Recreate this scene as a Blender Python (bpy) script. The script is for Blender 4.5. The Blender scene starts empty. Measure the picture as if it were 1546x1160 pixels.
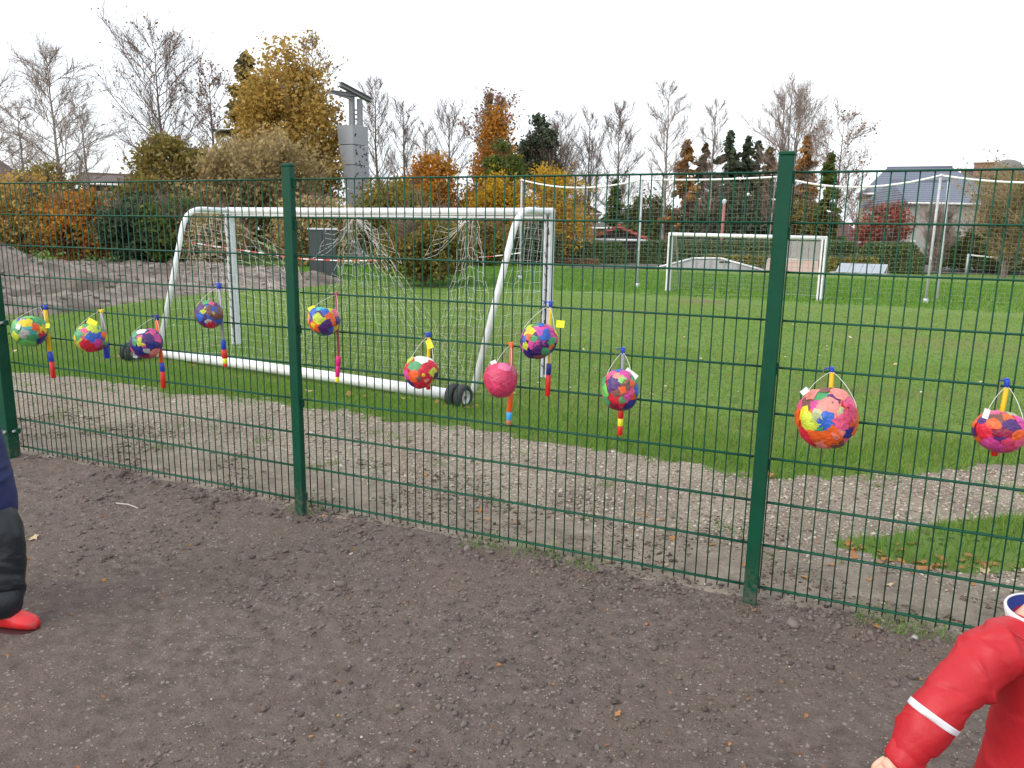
import bpy, math, random
import numpy as np
from mathutils import Vector, Matrix, noise as mnoise

random.seed(7)
S = bpy.context.scene
COL = S.collection
# ------------------------------------------------------------------ camera (solved from the 50 x 200 mm fence mesh)
FPX, IMW, IMH = 1154.13, 1546.0, 1160.0
CAM = np.array([2.80800, -3.37889, 1.54433])
YAW, PIT, ROLL = -0.413703, -0.196214, 0.017441
_f = np.array([math.sin(YAW)*math.cos(PIT), math.cos(YAW)*math.cos(PIT), math.sin(PIT)])
_r = np.array([math.cos(YAW), -math.sin(YAW), 0.0])
_u = np.cross(_r, _f)
RGT = math.cos(ROLL)*_r + math.sin(ROLL)*_u
UPV = -math.sin(ROLL)*_r + math.cos(ROLL)*_u
FWD = _f
cd = bpy.data.cameras.new('camera'); cam = bpy.data.objects.new('camera', cd); COL.objects.link(cam)
cd.sensor_width = 36.0; cd.lens = FPX/IMW*36.0; cd.clip_start = 0.05; cd.clip_end = 2000
cam.matrix_world = Matrix(((RGT[0], UPV[0], -FWD[0], CAM[0]), (RGT[1], UPV[1], -FWD[1], CAM[1]),
                           (RGT[2], UPV[2], -FWD[2], CAM[2]), (0, 0, 0, 1)))
S.camera = cam
S.render.resolution_x, S.render.resolution_y = 1024, 768
# ------------------------------------------------------------------ world: even bright overcast
SUN_EL, SUN_AZ = math.radians(38), math.radians(-150)
wd = bpy.data.worlds.new('World'); S.world = wd; wd.use_nodes = True
nt = wd.node_tree; nt.nodes.clear()
sky = nt.nodes.new('ShaderNodeTexSky'); sky.sky_type = 'NISHITA'; sky.sun_disc = False
sky.sun_elevation = SUN_EL; sky.sun_rotation = math.radians(210); sky.dust_density = 4.0
b1 = nt.nodes.new('ShaderNodeBackground'); b1.inputs['Strength'].default_value = 0.06
b2 = nt.nodes.new('ShaderNodeBackground'); b2.inputs['Strength'].default_value = 1.0
tc = nt.nodes.new('ShaderNodeTexCoord'); mp = nt.nodes.new('ShaderNodeMapping'); mp.inputs['Scale'].default_value = (1, 1, 2.2)
nz = nt.nodes.new('ShaderNodeTexNoise'); nz.inputs['Scale'].default_value = 1.7; nz.inputs['Detail'].default_value = 4
rp = nt.nodes.new('ShaderNodeValToRGB')
rp.color_ramp.elements[0].position = 0.35; rp.color_ramp.elements[0].color = (0.64, 0.70, 0.75, 1)
rp.color_ramp.elements[1].position = 0.6; rp.color_ramp.elements[1].color = (0.95, 0.96, 0.98, 1)
ad = nt.nodes.new('ShaderNodeAddShader'); wo = nt.nodes.new('ShaderNodeOutputWorld')
L = nt.links.new
L(tc.outputs['Generated'], mp.inputs['Vector']); L(mp.outputs['Vector'], nz.inputs['Vector']); L(nz.outputs['Fac'], rp.inputs['Fac'])
L(sky.outputs['Color'], b1.inputs['Color']); L(rp.outputs['Color'], b2.inputs['Color'])
L(b1.outputs[0], ad.inputs[0]); L(b2.outputs[0], ad.inputs[1]); L(ad.outputs[0], wo.inputs['Surface'])
sd = bpy.data.lights.new('sun', 'SUN'); sd.energy = 0.75; sd.angle = math.radians(25); sd.color = (1.0, 0.97, 0.93)
so = bpy.data.objects.new('sun', sd); COL.objects.link(so)
so.rotation_euler = (math.radians(90)-SUN_EL, 0, math.radians(-40))
S.view_settings.view_transform = 'Standard'; S.view_settings.look = 'None'
S.view_settings.exposure = 0.52; S.view_settings.gamma = 1.0; S.view_settings.use_curve_mapping = False
S.render.engine = 'CYCLES'

# ------------------------------------------------------------------ helpers
def ray(px, py): return FWD + (px-IMW/2)/FPX*RGT - (py-IMH/2)/FPX*UPV
KY = [-400, 0.25, 1.0, 4.0, 20.0, 24.0, 1000]; KZ = [-0.07, -0.075, -0.10, -0.175, -0.35, -0.20, -0.20]
def base_z(y): return np.interp(y, KY, KZ)
def gp(px, py):
    d = ray(px, py); z = -0.1
    for _ in range(40):
        t = (z-CAM[2])/d[2]; p = CAM+t*d; z = 0.5*z+0.5*float(base_z(p[1]))
    return np.array([p[0], p[1], z])
def fp(px, py, Y=0.0):
    d = ray(px, py); return CAM + d*(Y-CAM[1])/d[1]
def ad_(px, py, D):
    d = ray(px, py); return CAM + d*D/math.hypot(d[0], d[1])
def dp(px, py, depth): return CAM + ray(px, py)*depth
def depth_of(p): return float(np.dot(np.asarray(p)-CAM, FWD))
def V3(a): return np.array(a, float)
def nrm(a):
    a = np.asarray(a, float); return a/(np.linalg.norm(a)+1e-12)

def vnoise(x, y, seed=0):
    x = np.asarray(x, float); y = np.asarray(y, float)
    ix = np.floor(x).astype(np.int64); iy = np.floor(y).astype(np.int64); fx = x-ix; fy = y-iy
    fx = fx*fx*(3-2*fx); fy = fy*fy*(3-2*fy)
    def h(a, b):
        n = (a*374761393 + b*668265263 + seed*974634777) & 0xFFFFFFFF
        n = ((n ^ (n >> 13))*1274126177) & 0xFFFFFFFF
        return ((n ^ (n >> 16)) & 0xFFFF)/65535.0
    return (h(ix, iy)*(1-fx)+h(ix+1, iy)*fx)*(1-fy)+(h(ix, iy+1)*(1-fx)+h(ix+1, iy+1)*fx)*fy
def fbm(x, y, seed=0, o=4):
    s = 0; a = 1; t = 0
    for i in range(o):
        s = s+a*vnoise(x*2**i, y*2**i, seed+i*17); t += a; a *= 0.5
    return s/t

def mesh_np(name, v, f):
    me = bpy.data.meshes.new(name); v = np.ascontiguousarray(v, np.float32); f = np.ascontiguousarray(f, np.int32)
    k = f.shape[1]; me.vertices.add(len(v)); me.vertices.foreach_set('co', v.ravel())
    me.loops.add(f.size); me.loops.foreach_set('vertex_index', f.ravel())
    me.polygons.add(len(f)); me.polygons.foreach_set('loop_start', np.arange(0, f.size, k, dtype=np.int32))
    me.update(calc_edges=True); return me

class MB:
    def __init__(s): s.v = []; s.f = []
    def add(s, vs, fs):
        n = len(s.v); s.v += [tuple(map(float, p)) for p in vs]; s.f += [tuple(i+n for i in f) for f in fs]; return s
    def box(s, c, sz, ex=(1, 0, 0), ey=(0, 1, 0), ez=(0, 0, 1), bev=0.0):
        c = V3(c); ex = V3(ex); ey = V3(ey); ez = V3(ez); hx, hy, hz = [q/2 for q in sz]
        if bev <= 0:
            vs = [c+ex*hx*a+ey*hy*b+ez*hz*d for d in (-1, 1) for b in (-1, 1) for a in (-1, 1)]
            return s.add(vs, [(0, 2, 3, 1), (4, 5, 7, 6), (0, 1, 5, 4), (2, 6, 7, 3), (0, 4, 6, 2), (1, 3, 7, 5)])
        b = bev; ring = [(-hx+b, -hy), (hx-b, -hy), (hx, -hy+b), (hx, hy-b), (hx-b, hy), (-hx+b, hy), (-hx, hy-b), (-hx, -hy+b)]
        inn = [(x*(1-b/max(hx, 1e-6)), y*(1-b/max(hy, 1e-6))) for x, y in ring]
        lv = [(inn, -hz), (ring, -hz+b), (ring, hz-b), (inn, hz)]; vs = []; fs = []
        for rr, z in lv: vs += [c+ex*x+ey*y+ez*z for x, y in rr]
        for l in range(3):
            for i in range(8): fs.append((l*8+i, l*8+(i+1) % 8, l*8+8+(i+1) % 8, l*8+8+i))
        fs.append(tuple(range(7, -1, -1))); fs.append(tuple(24+i for i in range(8)))
        return s.add(vs, fs)
    def tube(s, path, r, n=8, cap=True, flat=None):
        P = [V3(p) for p in path]; m = len(P); R = r if hasattr(r, '__len__') else [r]*m
        vs = []; fs = []; ref = None
        for i in range(m):
            t = nrm(P[min(i+1, m-1)]-P[max(i-1, 0)])
            if ref is None:
                ref = np.cross(t, (0, 0, 1)) if abs(t[2]) < 0.9 else np.cross(t, (1, 0, 0))
            a = nrm(ref-t*np.dot(ref, t)); b = np.cross(t, a); ref = a
            for k in range(n):
                q = 2*math.pi*k/n; vs.append(P[i]+R[i]*(a*math.cos(q)+b*math.sin(q)))
        for i in range(m-1):
            for k in range(n): fs.append((i*n+k, i*n+(k+1) % n, (i+1)*n+(k+1) % n, (i+1)*n+k))
        if cap: fs.append(tuple(range(n-1, -1, -1))); fs.append(tuple((m-1)*n+k for k in range(n)))
        return s.add(vs, fs)
    def loft(s, rings, cap=True):
        m = len(rings); n = len(rings[0]); vs = [p for r in rings for p in r]; fs = []
        for i in range(m-1):
            for k in range(n): fs.append((i*n+k, i*n+(k+1) % n, (i+1)*n+(k+1) % n, (i+1)*n+k))
        if cap: fs.append(tuple(range(n-1, -1, -1))); fs.append(tuple((m-1)*n+k for k in range(n)))
        return s.add(vs, fs)
    def lathe(s, prof, c, axis=(0, 0, 1), n=20, cap=False):
        c = V3(c); az = nrm(axis); ax = nrm(np.cross(az, (1, 0, 0)) if abs(az[0]) < 0.9 else np.cross(az, (0, 1, 0))); ay = np.cross(az, ax)
        return s.loft([[c+az*z+r*(ax*math.cos(2*math.pi*k/n)+ay*math.sin(2*math.pi*k/n)) for k in range(n)] for r, z in prof], cap)
    def poly(s, pts): return s.add(pts, [tuple(range(len(pts)))])
    def prism(s, pts, off):
        n = len(pts); off = V3(off); vs = [V3(p) for p in pts]+[V3(p)+off for p in pts]
        return s.add(vs, [tuple(range(n-1, -1, -1)), tuple(range(n, 2*n))]+[(i, (i+1) % n, n+(i+1) % n, n+i) for i in range(n)])

WL = {}
def link(o, parent=None):
    COL.objects.link(o)
    if parent is not None: o.parent = parent
    return o
def origin_of(parent): return WL.get(parent.name, np.zeros(3)) if parent is not None else np.zeros(3)
def thing(name, label, cat, loc, group=None):
    o = bpy.data.objects.new(name, None); link(o); o.location = tuple(map(float, loc)); o.empty_display_size = 0.1
    WL[o.name] = V3(loc); tag(o, label, cat, group); return o
def tag(o, label, cat, group=None):
    o['label'] = label; o['category'] = cat
    if group: o['group'] = group
    return o
def finish(o, me, mat, parent, smooth):
    for m in (mat if isinstance(mat, (list, tuple)) else [mat]):
        if m is not None: me.materials.append(m)
    if smooth: me.polygons.foreach_set('use_smooth', [True]*len(me.polygons))
    return o
def part(name, mb, mat, parent=None, smooth=False, label=None, loc=None):
    og = origin_of(parent) if loc is None or parent is not None else V3(loc)
    me = bpy.data.meshes.new(name); me.from_pydata([tuple(V3(p)-og) for p in mb.v], [], mb.f); me.update()
    o = bpy.data.objects.new(name, me); link(o, parent)
    if parent is None and loc is not None: o.location = tuple(map(float, og))
    WL[o.name] = og
    if label: o['label'] = label
    finish(o, me, mat, parent, smooth)
    if smooth == 'auto':
        pass
    return o
def part_np(name, v, f, mat, parent=None, smooth=False, kind=None):
    og = origin_of(parent); me = mesh_np(name, np.asarray(v)-og, f)
    o = bpy.data.objects.new(name, me); link(o, parent); WL[o.name] = og
    finish(o, me, mat, parent, smooth)
    if kind: o['kind'] = kind
    return o
def shade_flat_ok(o, ang=40):
    try:
        o.data.set_sharp_from_angle(angle=math.radians(ang))
    except Exception: pass
    return o

# ------------------------------------------------------------------ materials
def mat(name, col, rough=0.6, var=0.0, vscale=6.0, bump=0.0, bscale=40.0, metal=0.0, spec=0.5, col2=None, dirt=None, transl=0.0, island=None, coord='Object'):
    m = bpy.data.materials.new(name); m.use_nodes = True; t = m.node_tree; n = t.nodes; l = t.links.new
    b = n['Principled BSDF']; b.inputs['Roughness'].default_value = rough; b.inputs['Metallic'].default_value = metal
    b.inputs['Specular IOR Level'].default_value = spec
    b.inputs['Base Color'].default_value = (*col, 1)
    c = n.new('ShaderNodeTexCoord'); src = None
    if island:
        g = n.new('ShaderNodeNewGeometry'); r = n.new('ShaderNodeValToRGB'); r.color_ramp.interpolation = 'LINEAR'
        e = r.color_ramp.elements
        while len(e) > 1: e.remove(e[0])
        e[0].position = 0; e[0].color = (*island[0], 1)
        for i, q in enumerate(island[1:]):
            w = e.new((i+1)/(len(island)-1)); w.color = (*q, 1)
        l(g.outputs['Random Per Island'], r.inputs['Fac']); src = r.outputs['Color']
    elif col2 is not None or var > 0:
        z = n.new('ShaderNodeTexNoise'); z.inputs['Scale'].default_value = vscale; z.inputs['Detail'].default_value = 6; z.inputs['Roughness'].default_value = 0.65
        l(c.outputs[coord], z.inputs['Vector'])
        r = n.new('ShaderNodeValToRGB'); r.color_ramp.elements[0].position = 0.32; r.color_ramp.elements[1].position = 0.68
        q = col2 if col2 is not None else tuple(x*(1-var) for x in col)
        p = col if col2 is not None else tuple(min(1, x*(1+var)) for x in col)
        r.color_ramp.elements[0].color = (*q, 1); r.color_ramp.elements[1].color = (*p, 1)
        l(z.outputs['Fac'], r.inputs['Fac']); src = r.outputs['Color']
    if dirt:
        dcol, amt, dsc = dirt
        z2 = n.new('ShaderNodeTexNoise'); z2.inputs['Scale'].default_value = dsc; z2.inputs['Detail'].default_value = 8; z2.inputs['Roughness'].default_value = 0.75
        l(c.outputs[coord], z2.inputs['Vector'])
        r2 = n.new('ShaderNodeValToRGB'); r2.color_ramp.elements[0].position = 0.5; r2.color_ramp.elements[1].position = 0.75
        r2.color_ramp.elements[0].color = (0, 0, 0, 1); r2.color_ramp.elements[1].color = (amt, amt, amt, 1)
        l(z2.outputs['Fac'], r2.inputs['Fac']); mx = n.new('ShaderNodeMixRGB')
        l(r2.outputs['Color'], mx.inputs['Fac']); mx.inputs['Color2'].default_value = (*dcol, 1)
        if src is not None: l(src, mx.inputs['Color1'])
        else: mx.inputs['Color1'].default_value = (*col, 1)
        src = mx.outputs['Color']
    if src is not None: l(src, b.inputs['Base Color'])
    if bump > 0:
        z3 = n.new('ShaderNodeTexNoise'); z3.inputs['Scale'].default_value = bscale; z3.inputs['Detail'].default_value = 5
        l(c.outputs[coord], z3.inputs['Vector']); bp = n.new('ShaderNodeBump'); bp.inputs['Strength'].default_value = bump; bp.inputs['Distance'].default_value = 0.02
        l(z3.outputs['Fac'], bp.inputs['Height']); l(bp.outputs['Normal'], b.inputs['Normal'])
    if transl > 0:
        tr = n.new('ShaderNodeBsdfTranslucent'); ms = n.new('ShaderNodeMixShader'); ms.inputs['Fac'].default_value = transl
        if src is not None: l(src, tr.inputs['Color'])
        else: tr.inputs['Color'].default_value = (*col, 1)
        l(b.outputs[0], ms.inputs[1]); l(tr.outputs[0], ms.inputs[2]); l(ms.outputs[0], n['Material Output'].inputs['Surface'])
    return m

M = {}
M['fence'] = mat('fence_green', (0.002, 0.058, 0.030), 0.48, var=0.12, vscale=9, bump=0.03, bscale=150, dirt=((0.06, 0.10, 0.07), 0.14, 5), spec=0.22)
def splash(m, z0, z1):
    t = m.node_tree; n = t.nodes; l = t.links.new; b = n['Principled BSDF']; lk = b.inputs['Base Color'].links[0]; src = lk.from_socket
    g = n.new('ShaderNodeNewGeometry'); sx = n.new('ShaderNodeSeparateXYZ'); l(g.outputs['Position'], sx.inputs[0])
    mr = n.new('ShaderNodeMapRange'); mr.inputs['From Min'].default_value = z0; mr.inputs['From Max'].default_value = z1; mr.inputs['To Min'].default_value = 0.75; mr.inputs['To Max'].default_value = 0.0; l(sx.outputs['Z'], mr.inputs['Value'])
    z = n.new('ShaderNodeTexNoise'); z.inputs['Scale'].default_value = 55; z.inputs['Detail'].default_value = 6; l(g.outputs['Position'], z.inputs['Vector'])
    r = n.new('ShaderNodeValToRGB'); r.color_ramp.elements[0].position = 0.42; r.color_ramp.elements[1].position = 0.62; l(z.outputs['Fac'], r.inputs['Fac'])
    mm = n.new('ShaderNodeMath'); mm.operation = 'MULTIPLY'; l(mr.outputs[0], mm.inputs[0]); l(r.outputs['Color'], mm.inputs[1])
    mx = n.new('ShaderNodeMixRGB'); l(mm.outputs[0], mx.inputs['Fac']); l(src, mx.inputs['Color1']); mx.inputs['Color2'].default_value = (0.13, 0.105, 0.09, 1); l(mx.outputs['Color'], b.inputs['Base Color'])
splash(M['fence'], -0.09, 0.14)
M['fence_wire'] = mat('fence_wire_green', (0.004, 0.064, 0.035), 0.5, var=0.2, vscale=14, spec=0.2, dirt=((0.05, 0.08, 0.055), 0.3, 3))
M['steel'] = mat('galvanised_steel', (0.5, 0.51, 0.52), 0.45, var=0.2, vscale=20, metal=0.5)
M['rubber'] = mat('black_rubber', (0.022, 0.022, 0.024), 0.75, var=0.3, vscale=30, bump=0.3, bscale=90, dirt=((0.12, 0.10, 0.08), 0.4, 8))
M['white_metal'] = mat('white_painted_metal', (0.72, 0.73, 0.74), 0.4, var=0.06, vscale=8, dirt=((0.36, 0.36, 0.31), 0.6, 5))
M['grey_alu'] = mat('grey_aluminium', (0.55, 0.57, 0.60), 0.45, var=0.08, vscale=8, dirt=((0.25, 0.26, 0.24), 0.4, 5))
M['black_slot'] = mat('black_plastic', (0.02, 0.02, 0.022), 0.6, var=0.2)
M['net_white'] = mat('white_net_cord', (0.72, 0.70, 0.66), 0.8, var=0.1)
M['net_black'] = mat('black_net_cord', (0.02, 0.025, 0.022), 0.8, var=0.1)
M['net_grey'] = mat('grey_net_cord', (0.33, 0.36, 0.30), 0.8, var=0.1)
M['pole'] = mat('pale_galvanised_pole', (0.42, 0.44, 0.46), 0.5, var=0.15, vscale=12, dirt=((0.3, 0.31, 0.3), 0.4, 5))
M['rope'] = mat('white_rope', (0.8, 0.8, 0.8), 0.7, var=0.06)

# ------------------------------------------------------------------ ground: one height field split into yard, path and pitch
def yard_edge(x): return 0.03+0.05*(fbm(x*1.3, x*0+3.3, 5)-0.4)*2
UP = [(-900, 520), (-300, 545), (0, 561), (120, 571), (250, 590), (400, 602), (520, 624), (650, 641), (760, 655), (900, 676), (1000, 690), (1060, 700), (1110, 716), (1180, 724), (1300, 720), (1400, 712), (1546, 700), (1900, 680)]
upw = np.array([gp(*p) for p in UP]); upw = upw[np.argsort(upw[:, 0])]
def grass_edge(x, y): return np.interp(x, upw[:, 0], upw[:, 1])+0.36*(fbm(x*2.2, y*2.2, 11)-0.5)+0.20*(vnoise(x*9, y*9, 2)-0.5)
PATCH = np.array([gp(*p)[:2] for p in [(1262, 822), (1330, 806), (1420, 795), (1546, 778), (1800, 745), (1800, 880), (1546, 858), (1450, 862), (1350, 846)]])
def poly_sd(x, y, P):
    d = np.full(np.shape(x), 1e9); ins = np.zeros(np.shape(x), bool); n = len(P)
    for i in range(n):
        a = P[i]; b = P[(i+1) % n]; e = b-a; wx = x-a[0]; wy = y-a[1]
        t = np.clip((wx*e[0]+wy*e[1])/(e@e+1e-12), 0, 1); d = np.minimum(d, np.hypot(wx-e[0]*t, wy-e[1]*t))
        c = ((a[1] <= y) & (b[1] > y)) | ((b[1] <= y) & (a[1] > y))
        with np.errstate(divide='ignore', invalid='ignore'):
            xi = a[0]+(y-a[1])/(b[1]-a[1] if b[1] != a[1] else 1e-9)*e[0]
        ins ^= c & (x < xi)
    return np.where(ins, -d, d)
def patch_in(x, y): return poly_sd(x, y, PATCH) < 0.16*(fbm(x*4, y*4, 21)-0.5)
def is_grass(x, y): return (y > grass_edge(x, y)) | patch_in(x, y)
def height(x, y):
    z = base_z(y)
    yd = np.clip(1-(y-0.0)/0.6, 0, 1)
    z = z+yd*(0.030*(fbm(x*1.5, y*1.5, 1)-0.5)+0.034*(fbm(x*6, y*6, 2, 3)-0.5)+0.014*(fbm(x*21, y*21, 3, 2)-0.5))
    z = z+0.03*np.exp(-((y+0.05)/0.12)**2)*(fbm(x*5, y*5, 8)-0.35)*np.clip(1-yd*0.0, 0, 1)
    fl = np.clip((y-0.4)/1.0, 0, 1)
    z = z+fl*(0.05*(fbm(x*0.5, y*0.5, 4)-0.5)+0.018*(fbm(x*4, y*4, 6, 3)-0.5))*np.clip(1.4-y/60, 0.2, 1)
    return z
def geo(a, b, d0, g):
    o = [a]; d = d0
    while o[-1] < b: o.append(o[-1]+d); d *= g
    return o
xs = np.array([-q for q in geo(8, 500, 0.06, 1.13)][::-1][:-1]+list(np.arange(-8, 6.5, 0.06))+geo(6.5, 500, 0.06, 1.13))
ys = np.array([-300, -150, -70, -35, -18, -11, -8, -6, -5]+list(np.arange(-4.4, 0.4, 0.025))+list(np.arange(0.4, 7, 0.07))+geo(7, 500, 0.06, 1.07))
X, Y = np.meshgrid(xs, ys); Zg = height(X, Y)
nx, ny = len(xs), len(ys)
idx = np.arange(nx*ny).reshape(ny, nx)
q = np.stack([idx[:-1, :-1], idx[:-1, 1:], idx[1:, 1:], idx[1:, :-1]], -1).reshape(-1, 4)
cx = (X[:-1, :-1]+X[1:, 1:]).ravel()/2; cy = (Y[:-1, :-1]+Y[1:, 1:]).ravel()/2
allv = np.stack([X.ravel(), Y.ravel(), Zg.ravel()], -1)
yard = cy < yard_edge(cx); gr = is_grass(cx, cy) & ~yard; pth = ~yard & ~gr
def ground_mat(name, stops, scale, bump, bscale, specks=None, big=None, rough=0.95, soil=None):
    m = bpy.data.materials.new(name); m.use_nodes = True; t = m.node_tree; n = t.nodes; l = t.links.new
    b = n['Principled BSDF']; b.inputs['Roughness'].default_value = rough; b.inputs['Specular IOR Level'].default_value = 0.2
    c = n.new('ShaderNodeTexCoord')
    z = n.new('ShaderNodeTexNoise'); z.inputs['Scale'].default_value = scale; z.inputs['Detail'].default_value = 10; z.inputs['Roughness'].default_value = 0.72
    l(c.outputs['Object'], z.inputs['Vector']); r = n.new('ShaderNodeValToRGB'); e = r.color_ramp.elements
    e[0].position = stops[0][0]; e[0].color = (*stops[0][1], 1); e[1].position = stops[-1][0]; e[1].color = (*stops[-1][1], 1)
    for p, q_ in stops[1:-1]:
        w = e.new(p); w.color = (*q_, 1)
    l(z.outputs['Fac'], r.inputs['Fac']); src = r.outputs['Color']
    if big:
        bc, amt, bs, lo, hi = big
        z2 = n.new('ShaderNodeTexNoise'); z2.inputs['Scale'].default_value = bs; z2.inputs['Detail'].default_value = 5
        l(c.outputs['Object'], z2.inputs['Vector']); r2 = n.new('ShaderNodeValToRGB'); r2.color_ramp.elements[0].position = lo; r2.color_ramp.elements[1].position = hi
        r2.color_ramp.elements[0].color = (0, 0, 0, 1); r2.color_ramp.elements[1].color = (amt, amt, amt, 1); l(z2.outputs['Fac'], r2.inputs['Fac'])
        mx = n.new('ShaderNodeMixRGB'); l(r2.outputs['Color'], mx.inputs['Fac']); l(src, mx.inputs['Color1']); mx.inputs['Color2'].default_value = (*bc, 1); src = mx.outputs['Color']
    hsrc = z.outputs['Fac']
    if specks:
        vs, sc_, th = specks
        for k, (sc, colr, thr) in enumerate(zip(vs, sc_, th)):
            w = n.new('ShaderNodeTexVoronoi'); w.inputs['Scale'].default_value = sc; l(c.outputs['Object'], w.inputs['Vector'])
            sp = n.new('ShaderNodeSeparateColor'); l(w.outputs['Color'], sp.inputs[0])
            g1 = n.new('ShaderNodeMath'); g1.operation = 'GREATER_THAN'; g1.inputs[1].default_value = thr; l(sp.outputs[0], g1.inputs[0])
            g2 = n.new('ShaderNodeMath'); g2.operation = 'LESS_THAN'; g2.inputs[1].default_value = 0.42; l(w.outputs['Distance'], g2.inputs[0])
            g3 = n.new('ShaderNodeMath'); g3.operation = 'MULTIPLY'; l(g1.outputs[0], g3.inputs[0]); l(g2.outputs[0], g3.inputs[1])
            mx = n.new('ShaderNodeMixRGB'); l(g3.outputs[0], mx.inputs['Fac']); l(src, mx.inputs['Color1']); mx.inputs['Color2'].default_value = (*colr, 1); src = mx.outputs['Color']
    if soil:
        sc_, y0_, y1_ = soil
        sx = n.new('ShaderNodeSeparateXYZ'); l(c.outputs['Object'], sx.inputs[0])
        z4 = n.new('ShaderNodeTexNoise'); z4.inputs['Scale'].default_value = 1.6; z4.inputs['Detail'].default_value = 7; z4.inputs['Roughness'].default_value = 0.65; l(c.outputs['Object'], z4.inputs['Vector'])
        ma = n.new('ShaderNodeMath'); ma.operation = 'MULTIPLY_ADD'; ma.inputs[1].default_value = 1.5; l(z4.outputs['Fac'], ma.inputs[0]); l(sx.outputs['Y'], ma.inputs[2])
        mr = n.new('ShaderNodeMapRange'); mr.inputs['From Min'].default_value = y0_+0.6; mr.inputs['From Max'].default_value = y1_+0.75; mr.inputs['To Min'].default_value = 0.9; mr.inputs['To Max'].default_value = 0.0; l(ma.outputs[0], mr.inputs['Value'])
        z5 = n.new('ShaderNodeTexNoise'); z5.inputs['Scale'].default_value = 7; z5.inputs['Detail'].default_value = 9; z5.inputs['Roughness'].default_value = 0.75; l(c.outputs['Object'], z5.inputs['Vector'])
        r5 = n.new('ShaderNodeValToRGB'); r5.color_ramp.elements[0].position = 0.35; r5.color_ramp.elements[1].position = 0.66
        r5.color_ramp.elements[0].color = (*[q_*0.62 for q_ in sc_], 1); r5.color_ramp.elements[1].color = (*[q_*1.75 for q_ in sc_], 1); l(z5.outputs['Fac'], r5.inputs['Fac'])
        mx = n.new('ShaderNodeMixRGB'); l(mr.outputs[0], mx.inputs['Fac']); l(src, mx.inputs['Color1']); l(r5.outputs['Color'], mx.inputs['Color2']); src = mx.outputs['Color']
    l(src, b.inputs['Base Color'])
    z3 = n.new('ShaderNodeTexNoise'); z3.inputs['Scale'].default_value = bscale; z3.inputs['Detail'].default_value = 8; z3.inputs['Roughness'].default_value = 0.7
    l(c.outputs['Object'], z3.inputs['Vector']); bp = n.new('ShaderNodeBump'); bp.inputs['Strength'].default_value = bump; bp.inputs['Distance'].default_value = 0.03
    l(z3.outputs['Fac'], bp.inputs['Height']); l(bp.outputs['Normal'], b.inputs['Normal'])
    return m
M['yard'] = ground_mat('dark_soil', [(0.3, (0.090, 0.069, 0.059)), (0.5, (0.171, 0.134, 0.115)), (0.7, (0.248, 0.200, 0.171))], 14, 1.0, 38,
    specks=((55, 120, 200), ((0.302, 0.259, 0.230), (0.358, 0.319, 0.289), (0.078, 0.062, 0.056)), (0.94, 0.955, 0.82)), big=((0.182, 0.142, 0.115), 0.65, 1.1, 0.4, 0.65))
M['path'] = ground_mat('gravel_sand', [(0.3, (0.194, 0.156, 0.112)), (0.5, (0.335, 0.284, 0.215)), (0.7, (0.454, 0.396, 0.314))], 22, 0.8, 60,
    specks=((60, 95), ((0.475, 0.440, 0.392), (0.140, 0.116, 0.095)), (0.84, 0.8)), big=((0.216, 0.171, 0.134), 0.7, 1.3, 0.40, 0.6), soil=((0.221, 0.185, 0.146), 0.45, 0.95))
M['pitch'] = ground_mat('turf', [(0.3, (0.104, 0.166, 0.034)), (0.5, (0.154, 0.241, 0.053)), (0.68, (0.204, 0.276, 0.074))], 3.0, 1.0, 45,
    big=((0.106, 0.219, 0.032), 0.75, 0.12, 0.42, 0.62), specks=((6, 17), ((0.159, 0.155, 0.058), (0.069, 0.118, 0.021)), (0.86, 0.7)))
def worn(m, spots):
    t = m.node_tree; n = t.nodes; l = t.links.new; b = n['Principled BSDF']; src = b.inputs['Base Color'].links[0].from_socket
    c = n.new('ShaderNodeTexCoord'); z = n.new('ShaderNodeTexNoise'); z.inputs['Scale'].default_value = 1.1; z.inputs['Detail'].default_value = 8; z.inputs['Roughness'].default_value = 0.7; l(c.outputs['Object'], z.inputs['Vector'])
    for (x0, y0, rx, ry, colr) in spots:
        mp2 = n.new('ShaderNodeMapping'); mp2.vector_type = 'TEXTURE'; mp2.inputs['Location'].default_value = (x0, y0, 0); mp2.inputs['Scale'].default_value = (rx, ry, 1000); l(c.outputs['Object'], mp2.inputs['Vector'])
        ln = n.new('ShaderNodeVectorMath'); ln.operation = 'LENGTH'; l(mp2.outputs['Vector'], ln.inputs[0])
        ma = n.new('ShaderNodeMath'); ma.operation = 'MULTIPLY_ADD'; ma.inputs[1].default_value = 1.6; l(z.outputs['Fac'], ma.inputs[0]); l(ln.outputs['Value'], ma.inputs[2])
        mr = n.new('ShaderNodeMapRange'); mr.inputs['From Min'].default_value = 1.05; mr.inputs['From Max'].default_value = 1.75; mr.inputs['To Min'].default_value = 0.85; mr.inputs['To Max'].default_value = 0; l(ma.outputs[0], mr.inputs['Value'])
        mx = n.new('ShaderNodeMixRGB'); l(mr.outputs[0], mx.inputs['Fac']); l(src, mx.inputs['Color1']); mx.inputs['Color2'].default_value = (*colr, 1); src = mx.outputs['Color']
    l(src, b.inputs['Base Color'])
pw = [gp(1070, 456), gp(960, 472), gp(1320, 590), gp(560, 575), gp(1420, 520), gp(760, 500)]
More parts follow.
